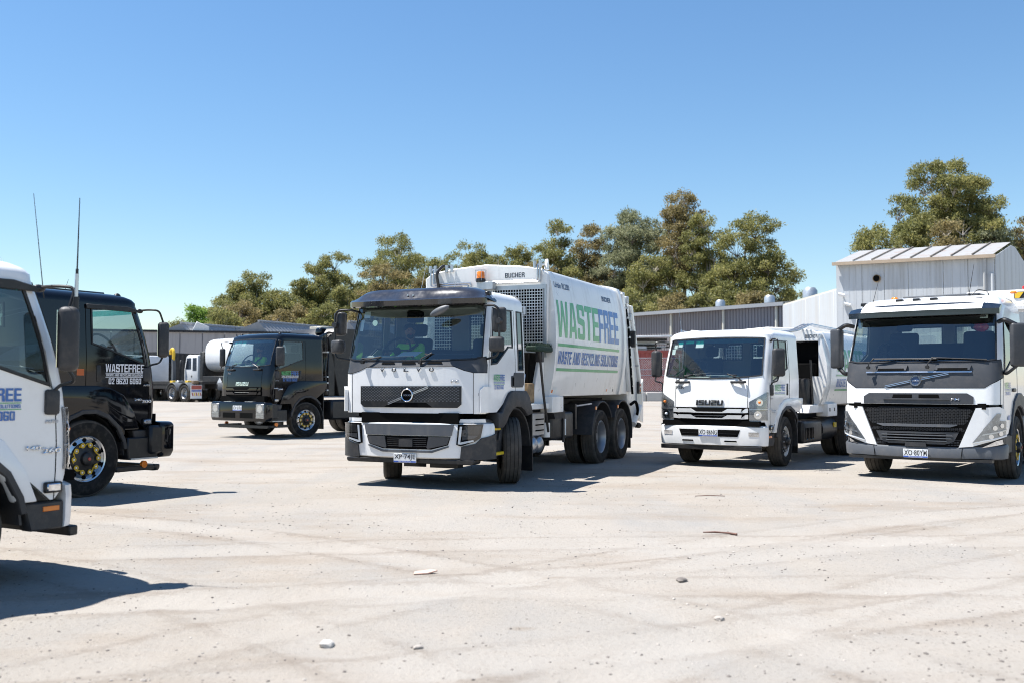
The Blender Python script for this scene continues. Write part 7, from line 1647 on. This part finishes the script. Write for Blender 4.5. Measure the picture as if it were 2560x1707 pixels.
    MB().prism([(7.0, 2.5), (7.5, 2.4), (8.2, 1.0), (7.9, 0.5), (7.2, 0.5), (7.0, 1.1)], -1.08, 1.08, 'x').build('tailgate', 'body_white', root, bevel=0.02)
    return root

# ------------------------------------------------------------------ black truck parked behind, driver inside
def make_black_truck_far():
    root = empty('hooklift_truck', (-7.57, 27.95, 0), R(-37), 1.05)
    tag(root, 'black hooklift truck with steel bumper and a driver inside, behind the big white truck', 'truck')
    isuzu(root, dz=0.28, paint='black_paint', rear=1.95, steel_bumper=True, yw=1.36, rad=0.48, steer=-8, wr=1.20, plate='XV·61RI', badge='FVY', logo=(0.44, 1.02, 1.23, 1.50),
          logo_mats=('print_green', 'print_blue', 'print_white', 'print_white'), front_kind='front_alloy', nut='safety_yellow')
    for yy in (4.6, 5.9):
        for sx in (-1, 1):
            wheel(root, 'rear', sx * 1.02, yy, 0.49, 0.27, sx); wheel(root, 'rear', sx * 0.7, yy, 0.49, 0.27, sx, inner=True)
    # hook arm tower with hoses behind the cab
    MB().box(-0.95, 0.95, 2.2, 2.45, 1.1, 2.35).build('headboard', 'black_satin', root, bevel=0.02)
    MB().prism([(2.35, 1.1), (2.85, 1.1), (2.85, 2.5), (2.60, 3.0), (2.3, 3.02), (2.25, 2.85), (2.4, 2.75)], 0.30, 0.55, 'x').build('hook_arm', 'black_paint', root, bevel=0.03)
    MB().prism([(2.2, 2.72), (2.5, 3.0), (4.6, 3.0), (6.4, 2.4), (6.4, 1.1), (2.6, 1.1)], -0.95, 0.95, 'x').build('bin_body', 'black_satin', root, bevel=0.02)
    MB().box(-0.30, 0.20, 2.6, 2.9, 3.0, 3.08).build('work_light', 'cream_trim', root, bevel=0.01)
    hs = MB()
    for i in range(7):
        x = 0.55 + 0.065 * i; hs.tube([(x, 2.16, 1.15), (x + 0.03 * math.sin(i), 2.1, 1.5 + 0.05 * i), (x, 2.15, 2.2), (x + 0.02, 2.1, 2.7 + 0.03 * i), (x + 0.1, 2.3, 2.85)], 0.024, n=6, fillet=0.1)
    tag(hs.build('hydraulic_hose', 'black_paint', root), kind='stuff')
    for z in (1.25, 1.45, 1.62, 2.3): MB().box(0.5, 1.05, 2.06, 2.12, z, z + 0.04).build('hose_bracket', 'galvanised', root)
    MB().box(0.6, 1.1, 2.2, 3.9, 0.45, 1.0).build('fuel_tank', 'black_satin', root, bevel=0.05)
    antenna(root, (-0.9, 0.5, 2.75), (-0.95, 0.45, 3.1), r=0.005)
    return root
def make_black_truck_near():
    root = empty('truck', (-5.96, 14.92, 0), R(150))
    tag(root, 'black truck seen from its driver side with white door lettering and polished front wheel', 'truck')
    isuzu(root, dz=0.24, paint='black_paint', rear=2.25, steel_bumper=True, yw=1.22, rad=0.52, wr=1.20, ym=0.14, logo=(0.34, 0.98, 1.26, 1.54),
          logo_mats=('print_white', 'print_white', 'print_white', 'print_white'), front_kind='front_alloy', nut='safety_yellow', power=('240', '300'), stickers=False)
    antenna(root, (0.9, 0.3, 2.6), (0.9, 0.15, 3.1), r=0.005)
    MB().prism([(0.42, 2.50), (1.28, 2.51), (1.28, 2.57), (0.62, 2.575), (0.46, 2.54)], -1.055, -1.03, 'x').build('weather_shield', 'black_satin', root, bevel=0.006)
    u = flat_L(1.062); panel([(-1.42, 1.62), (-1.31, 1.62), (-1.31, 1.80), (-1.42, 1.80)], u, 0.001, 'sticker', 'sticker_orange', root, step=0)
    MB().box(-1.0, 1.0, 2.5, 6.0, 1.1, 2.0).build('tipper_body', 'black_satin', root, bevel=0.02)
    for sx in (-1, 1): wheel(root, 'rear', sx * 1.0, 5.0, 0.5, 0.27, sx)
    return root
def make_white_truck_near():
    root = empty('truck', (-4.31, 8.45, 0), R(150))
    tag(root, 'white truck cab cut by the left edge, blue door lettering and tall black mirror', 'truck')
    isuzu(root, logo=(0.55, 1.18, 1.26, 1.51), logo_mats=('print_green', 'print_blue', 'print_blue', 'print_green'), rear=1.78, nut=None, stickers=False, front_kind='front_steel')
    root.scale = (1, 1, 0.975)
    MB().prism([(0.40, 2.255), (1.18, 2.27), (1.18, 2.33), (0.62, 2.335), (0.44, 2.30)], -1.055, -1.03, 'x').build('weather_shield', 'black_satin', root, bevel=0.006)
    # whip antennas on the mirror arm and roof, yellow grab rail inside
    a = MB().cyl((-1.27, 0.25, 2.10), (-1.27, 0.25, 2.22), 0.022, n=10); a.cyl((-1.27, 0.25, 2.22), (-1.275, 0.25, 2.44), 0.013, 0.011, n=8); a.cyl((-1.275, 0.25, 2.44), (-1.29, 0.25, 3.00), 0.006, 0.003, n=6)
    a.build('whip_antenna', 'black_satin', root); MB().cyl((-1.27, 0.25, 2.22), (-1.273, 0.25, 2.40), 0.014, n=10).build('antenna_spring', 'silver', root)
    a = MB().cyl((-0.95, 0.30, 2.22), (-1.06, 0.48, 3.02), 0.004, 0.002, n=6); a.build('whip_antenna', 'black_satin', root)
    MB().tube([(0.30, 0.95, 1.55), (0.30, 0.95, 1.98), (0.05, 1.10, 1.98), (0.05, 1.10, 1.55)], 0.018, n=8, fillet=0.05).build('grab_rail', 'safety_yellow', root)
    MB().box(-1.0, 1.0, 2.0, 5.6, 0.95, 1.15).build('tray', 'galvanised', root)
    for sx in (-1, 1): wheel(root, 'rear', sx * 0.95, 4.4, 0.46, 0.27, sx)
    return root
# ------------------------------------------------------------------ people
def skinned(name, verts, edges, radii, mat, parent=None, sub=1, root=0):
    me = bpy.data.meshes.new(name); me.from_pydata(verts, edges, []); o = bpy.data.objects.new(name, me); COL.objects.link(o)
    o.modifiers.new('skin', 'SKIN'); s = o.modifiers.new('sub', 'SUBSURF'); s.levels = sub; s.render_levels = sub
    for v_, r_ in zip(me.skin_vertices[0].data, radii): v_.radius = (r_, r_) if not isinstance(r_, tuple) else r_
    me.skin_vertices[0].data[root].use_root = True
    dg = bpy.context.evaluated_depsgraph_get(); nm = bpy.data.meshes.new_from_object(o.evaluated_get(dg)); bpy.data.objects.remove(o)
    nm.materials.clear(); nm.materials.append(M[mat]); nm.polygons.foreach_set('use_smooth', [True] * len(nm.polygons))
    return link(nm, name, parent)
def seated_person(loc, rz, label, look=20, wheel=(0.0, -0.40, 0.36), sc=1.0):
    """sits at the origin facing -y, hands on a steering wheel"""
    wx, wy, wz = wheel; L = []; E = []; Rr = []
    def add(p, r, frm=None):
        L.append(p); Rr.append(r)
        if frm is not None: E.append((frm, len(L) - 1))
        return len(L) - 1
    pel = add((0, 0.0, 0.10), (0.15, 0.12)); wai = add((0, 0.04, 0.26), (0.135, 0.10), pel); che = add((0, 0.05, 0.42), (0.155, 0.105), wai); nb = add((0, 0.05, 0.545), (0.065, 0.06), che)
    nk = add((0, 0.03, 0.60), (0.055, 0.055), nb)
    cs, sn = math.cos(R(look)), math.sin(R(look)); tw = lambda x, y: (x * cs - y * sn, x * sn + y * cs)
    q = tw(0, -0.012); jaw = add((q[0], q[1] + 0.02, 0.665), (0.060, 0.070), nk); q = tw(0, -0.005); hd = add((q[0], q[1] + 0.02, 0.735), (0.074, 0.092), jaw); tp = add((q[0], q[1] + 0.03, 0.80), (0.055, 0.070), hd)
    q = tw(0, -0.115); add((q[0], q[1] + 0.02, 0.715), 0.014, hd)
    for s in (-1, 1):
        q = tw(s * 0.082, 0.01); add((q[0], q[1] + 0.02, 0.725), 0.016, hd)
        sh_ = add((s * 0.185, 0.05, 0.485), 0.058, che); el = add((s * 0.27, -0.10, 0.27), 0.042, sh_); wr = add((wx + s * 0.20, wy + 0.10, wz - 0.02), 0.029, el)
        pm = add((wx + s * 0.205, wy + 0.03, wz), (0.040, 0.020), wr)
        for k in range(4):
            a_ = add((wx + s * (0.190 + 0.012 * k), wy - 0.03, wz + 0.03 - 0.018 * k), 0.0095, pm); add((wx + s * (0.170 + 0.012 * k), wy - 0.035, wz + 0.01 - 0.018 * k), 0.008, a_)
        a_ = add((wx + s * 0.165, wy + 0.03, wz + 0.02), 0.011, pm); add((wx + s * 0.15, wy - 0.01, wz + 0.03), 0.009, a_)
        hp = add((s * 0.10, -0.06, 0.07), 0.085, pel); kn = add((s * 0.16, -0.45, 0.10), 0.062, hp); an = add((s * 0.15, -0.48, -0.30), 0.042, kn); add((s * 0.15, -0.62, -0.34), 0.038, an)
    p = skinned('person', L, E, Rr, 'skin', None, 1, pel); p.location = loc; p.rotation_euler = (0, 0, rz); p.scale = (sc, sc, sc); tag(p, label, 'person')
    # shirt, trousers, hair as clothing over the same pose
    SL = [(0, 0.0, 0.12), (0, 0.04, 0.26), (0, 0.05, 0.42), (0, 0.05, 0.52)]; SE = [(0, 1), (1, 2), (2, 3)]; SR = [(0.165, 0.132), (0.155, 0.118), (0.180, 0.128), (0.085, 0.078)]
    for s in (-1, 1):
        i = len(SL); SL += [(s * 0.19, 0.05, 0.485), (s * 0.275, -0.10, 0.27), (wx * 0.5 + s * 0.25, (wy - 0.1) * 0.6, (0.27 + wz) / 2)]; SE += [(2, i), (i, i + 1), (i + 1, i + 2)]; SR += [0.078, 0.060, 0.050]
    skinned('shirt', SL, SE, SR, 'hi_vis', p)
    TL = [(0, 0.0, 0.10)]; TE = []; TR = [(0.172, 0.14)]
    for s in (-1, 1):
        i = len(TL); TL += [(s * 0.10, -0.08, 0.07), (s * 0.16, -0.45, 0.10), (s * 0.15, -0.48, -0.26)]; TE += [(0, i), (i, i + 1), (i + 1, i + 2)]; TR += [0.100, 0.076, 0.058]
    skinned('trousers', TL, TE, TR, 'trousers', p)
    q = tw(0, 0.035); h = MB().ell((q[0], q[1] + 0.02, 0.775), (0.098, 0.108, 0.085), 14, 9); h.ell((q[0] * 1.3, q[1] + 0.075, 0.70), (0.075, 0.06, 0.08), 10, 7); h.build('hair', 'hair', p)
    q = tw(0, -0.055); MB().ell((q[0], q[1] + 0.02, 0.655), (0.058, 0.045, 0.045), 10, 7).build('beard', 'hair', p)
    for s in (-1, 1):
        q = tw(s * 0.032, -0.088); MB().ell((q[0], q[1] + 0.02, 0.745), (0.012, 0.008, 0.008), 8, 6).build('eye', 'print_black', p)
    q = tw(0, -0.092); MB().ell((q[0], q[1] + 0.02, 0.682), (0.026, 0.008, 0.007), 8, 6).build('mouth', 'red_lens', p)
    MB().tube([(0.17, -0.03, 0.53), (0.06, -0.11, 0.42), (-0.10, -0.145, 0.22), (-0.15, -0.10, 0.10)], 0.022, n=6).build('seat_belt', 'belt', p)
    return p

# ------------------------------------------------------------------ trucks and bins far back on the left
def far_cab(root, mat, w=1.2, zb=0.95, zt=2.75, L=1.9):
    MB().prism([(0.02, zb), (L, zb), (L, zt), (0.55, zt + 0.05), (0.30, zt - 0.05), (0.05, zb + 0.95)], -w, w, 'x').build('cab_shell', mat, root, bevel=0.06, seg=2)
    for sx in (-1, 1):
        MB().prism([(0.22, zb + 0.95), (0.95, zb + 0.95), (0.95, zt - 0.15), (0.42, zt - 0.15)], sx * (w + 0.001), sx * (w + 0.012), 'x').build('side_window', 'navy_acrylic', root)
        MB().prism([(1.15, zb + 0.85), (1.65, zb + 0.85), (1.65, zt - 0.15), (1.15, zt - 0.15)], sx * (w + 0.001), sx * (w + 0.012), 'x').build('rear_side_window', 'navy_acrylic', root, bevel=0.005)
        MB().box(sx * w, sx * (w + 0.02), 0.98, 1.08, zb + 0.45, zb + 0.55).build('door_handle', 'black_satin', root)
        MB().box(sx * (w + 0.12), sx * (w + 0.30), 0.0, 0.12, zb + 0.9, zb + 1.5).build('mirror', 'dark_plastic', root, bevel=0.03)
    MB().prism([(-0.85 * w, zb + 0.98), (0.85 * w, zb + 0.98), (0.80 * w, zt - 0.12), (-0.80 * w, zt - 0.12)], -0.02, 0.0, 'y').build('windscreen', 'navy_acrylic', root, mx=Matrix.Translation((0, 0.13, 0)) @ Matrix.Rotation(0, 4, 'X'))
    MB().box(-w, w, -0.06, 0.4, 0.45, zb + 0.1).build('bumper', 'dark_plastic', root, bevel=0.04)
def chassis_wheels(root, fy, rys, L, mat_g='bumper_grey'):
    ch = MB()
    for sx in (-1, 1): ch.box(sx * 0.38, sx * 0.47, 0.4, L, 0.75, 1.02)
    ch.build('chassis_frame', 'chassis', root)
    for sx in (-1, 1):
        wheel(root, 'front_alloy', sx * 1.02, fy, 0.5, 0.29, sx)
        for yy in rys:
            wheel(root, 'rear', sx * 1.08, yy, 0.5, 0.28, sx); wheel(root, 'rear', sx * 0.74, yy, 0.5, 0.28, sx, inner=True); mudguard(root, yy, 0.5, sx * 0.65, sx * 1.24, 15, 170, mat=mat_g)
def make_far_vehicles():
    gz = 0.5
    a = empty('hooklift_truck', (-23.69, 62.63, gz), R(-130)); tag(a, 'empty hooklift truck far back with twin grey mudguards, striped mud flap and yellow hook', 'truck')
    far_cab(a, 'far_white'); chassis_wheels(a, 1.35, (6.2, 7.5), 8.3)
    fl_ = MB().box(0.55, 1.25, 8.25, 8.28, 0.20, 0.98).build('mud_flap', 'far_white', a)
    MB().box(0.57, 1.23, 8.283, 8.29, 0.72, 0.95).build('flap_band', 'container_red', fl_); MB().box(0.57, 1.23, 8.283, 8.288, 0.60, 0.68).build('flap_band', 'plate_blue', fl_)
    for k in range(5): MB().prism([(0.57 + 0.13 * k, 0.36), (0.64 + 0.13 * k, 0.36), (0.70 + 0.13 * k, 0.55), (0.63 + 0.13 * k, 0.55)], 8.283, 8.289, 'y').build('chevron', 'safety_yellow' if k % 2 else 'container_red', fl_)
    MB().box(-0.5, 0.5, 2.2, 8.2, 1.02, 1.20).build('hook_frame', 'chassis', a, bevel=0.02)
    hk = MB().prism([(4.3, 1.2), (4.5, 1.2), (4.5, 2.0), (4.42, 2.5), (4.30, 2.5), (4.33, 2.0)], -0.1, 0.1, 'x').build('hook_arm', 'bumper_grey', a)
    MB().tube([(0, 4.36, 2.45), (0, 4.40, 2.95), (0, 4.25, 3.15), (0, 4.05, 3.0), (0, 4.10, 2.80)], 0.09, n=8, fillet=0.1).build('hook', 'safety_yellow', hk)
    for (yy, mt) in ((5.4, 'safety_yellow'), (6.0, 'silver'), (7.0, 'safety_yellow'), (7.6, 'timber')): MB().box(0.5, 0.85, yy, yy + 0.3, 1.05, 1.22).build('lock_block', mt, a, bevel=0.02)
    b = empty('tanker_truck', (-19.7, 63.2, gz), R(-135)); tag(b, 'white tanker truck far back with large rounded white body', 'truck')
    far_cab(b, 'far_white', 1.2, 1.0, 2.78, 1.8); chassis_wheels(b, 1.35, (6.0, 7.3), 8.4, 'dark_plastic')
    MB().box(-1.15, 1.15, 1.95, 2.35, 1.0, 3.0).build('exhaust_stack', 'container_dark', b, bevel=0.05)
    ring = [(1.15 * math.cos(t) * abs(math.cos(t)) ** -0.35 if abs(math.cos(t)) > 1e-3 else 0, 2.75 + 1.0 * math.sin(t) * (abs(math.sin(t)) ** -0.35 if abs(math.sin(t)) > 1e-3 else 0)) for t in [2 * math.pi * i / 32 for i in range(32)]]
    tk = MB(); tk.rings([[(x * s, y, 2.75 + (z - 2.75) * s) for x, z in ring] for y, s in ((2.45, 0.80), (2.50, 0.94), (2.62, 1.0), (8.6, 1.0), (8.75, 0.9), (8.8, 0.7))]); tk.build('tank_body', 'far_white', b, smooth=40)
    MB().box(0.5, 1.2, 2.4, 5.0, 0.6, 1.5).build('side_locker', 'container_dark', b, bevel=0.02)
    MB().prism([(-0.25, 0), (0, -0.25), (0.25, 0), (0, 0.25)], 0, 0.02, 'y').build('placard', 'far_white', b, mx=Matrix.Translation((1.26, 4.6, 1.15)) @ Matrix.Rotation(R(90), 4, 'Z'))
    bn = empty('hook_bin', (-22.2, 66.5, gz), R(-12)); tag(bn, 'dark steel hook bin standing by the factory wall', 'bin')
    corrugated((-1.3, -3.0), (1.3, -3.0), 0.1, 3.0, 0.4, 0.08).build('end_wall', 'container_dark', bn, smooth=0); corrugated((1.3, -3.0), (1.3, 3.0), 0.1, 3.0, 0.6, 0.08).build('side_wall', 'container_dark', bn, smooth=0); corrugated((-1.3, 3.0), (-1.3, -3.0), 0.1, 3.0, 0.6, 0.08).build('side_wall', 'container_dark', bn, smooth=0)
    MB().box(-1.3, 1.3, -3.0, 3.0, 0.0, 0.12).build('floor', 'container_dark', bn); MB().box(-1.4, 1.4, -3.1, -2.95, 2.9, 3.05).build('rim', 'container_dark', bn)
    # crane boom of a truck parked behind the right hand truck, and a car at the right edge
    c = empty('crane_truck', (13.4, 26.0, 0.0), R(-60)); tag(c, 'white crane truck mostly hidden behind the truck at the right edge, its boom showing above', 'truck')
    far_cab(c, 'far_white', 1.15, 0.9, 2.6, 1.8); chassis_wheels(c, 1.3, (5.2,), 7.5, 'dark_plastic'); MB().box(-1.15, 1.15, 2.2, 7.4, 1.05, 1.35).build('tray', 'galvanised', c, bevel=0.02)
    return
def make_boom(root):
    """white boom head and light bar on the frame behind the right hand truck's cab"""
    b = MB().box(0.20, 1.32, 2.35, 2.75, 2.84, 3.10).build('boom_head', 'body_white', root, bevel=0.03)
    MB().box(0.35, 1.30, 2.30, 2.80, 2.74, 2.84).build('boom_foot', 'body_white', root, bevel=0.02)
    text_q = [(0.98, 2.96), (1.06, 2.96), (1.10, 3.05), (1.02, 3.05)]
    MB().box(0.98, 1.26, 2.343, 2.349, 2.95, 3.06).build('warning_plate', 'print_black', b)
    MB().prism([(0.99, 2.955), (1.06, 2.955), (1.13, 3.055), (0.99, 3.055)], 2.338, 2.3425, 'y').build('warning_stripe', 'safety_yellow', b)
    MB().box(1.08, 1.26, 2.45, 2.60, 3.10, 3.17).build('beacon', 'red_lens', b, bevel=0.02)
    for i in range(3): MB().tube([(1.32, 2.5 + 0.08 * i, 2.95), (1.5, 2.55 + 0.08 * i, 2.75 - 0.06 * i), (1.35, 2.6, 2.2)], 0.03, n=6, fillet=0.1).build('hydraulic_hose', 'void_black', root)
def make_ute():
    u = empty('pickup_truck', (12.35, 21.8, 0.0), R(-30)); tag(u, 'white pickup at the right edge behind the hooklift truck', 'pickup')
    MB().prism([(0.0, 0.45), (4.9, 0.45), (4.9, 1.05), (3.2, 1.08), (3.1, 1.12), (2.6, 1.72), (1.5, 1.74), (1.0, 1.16), (0.1, 1.02)], -0.88, 0.88, 'x').build('body', 'far_white', u, bevel=0.05, seg=2)
    for sx in (-1, 1):
        MB().prism([(1.15, 1.16), (2.75, 1.16), (2.5, 1.62), (1.58, 1.64)], sx * 0.885, sx * 0.893, 'x').build('side_window', 'navy_acrylic', u)
        for yy in (0.9, 4.0): wheel(u, 'front_steel', sx * 0.78, yy, 0.37, 0.22, sx)
        MB().box(sx * 0.55, sx * 0.86, -0.03, 0.08, 0.78, 0.95).build('headlight', 'reflector', u, bevel=0.02)
    MB().box(-0.5, 0.5, -0.02, 0.03, 0.6, 0.95).build('grille', 'void_black', u); MB().prism([(-0.75, 1.2), (0.75, 1.2), (0.65, 1.66), (-0.65, 1.66)], 1.22, 1.24, 'y').build('windscreen', 'navy_acrylic', u)
    return u

# ------------------------------------------------------------------ put everything in the yard
fe = make_centre_truck(); fm = make_right_truck(); make_boom(fm); fs = make_small_compactor()
bf = make_black_truck_far(); bn_ = make_black_truck_near(); wn_ = make_white_truck_near()
make_far_vehicles(); make_ute()
def in_truck(tr, p):
    a = tr.rotation_euler.z; s = tr.scale.x; return (tr.location.x + s * (p[0] * math.cos(a) - p[1] * math.sin(a)), tr.location.y + s * (p[0] * math.sin(a) + p[1] * math.cos(a)), s * p[2])
seated_person(in_truck(fe, (-0.58, 1.12, 1.60)), R(-23), 'driver in lime hi-vis shirt behind the wheel of the big white garbage truck', 35)
seated_person(in_truck(bf, (-0.55, 1.0, 1.68)), R(-37), 'driver in hi-vis shirt behind the wheel of the black hooklift truck', 10)
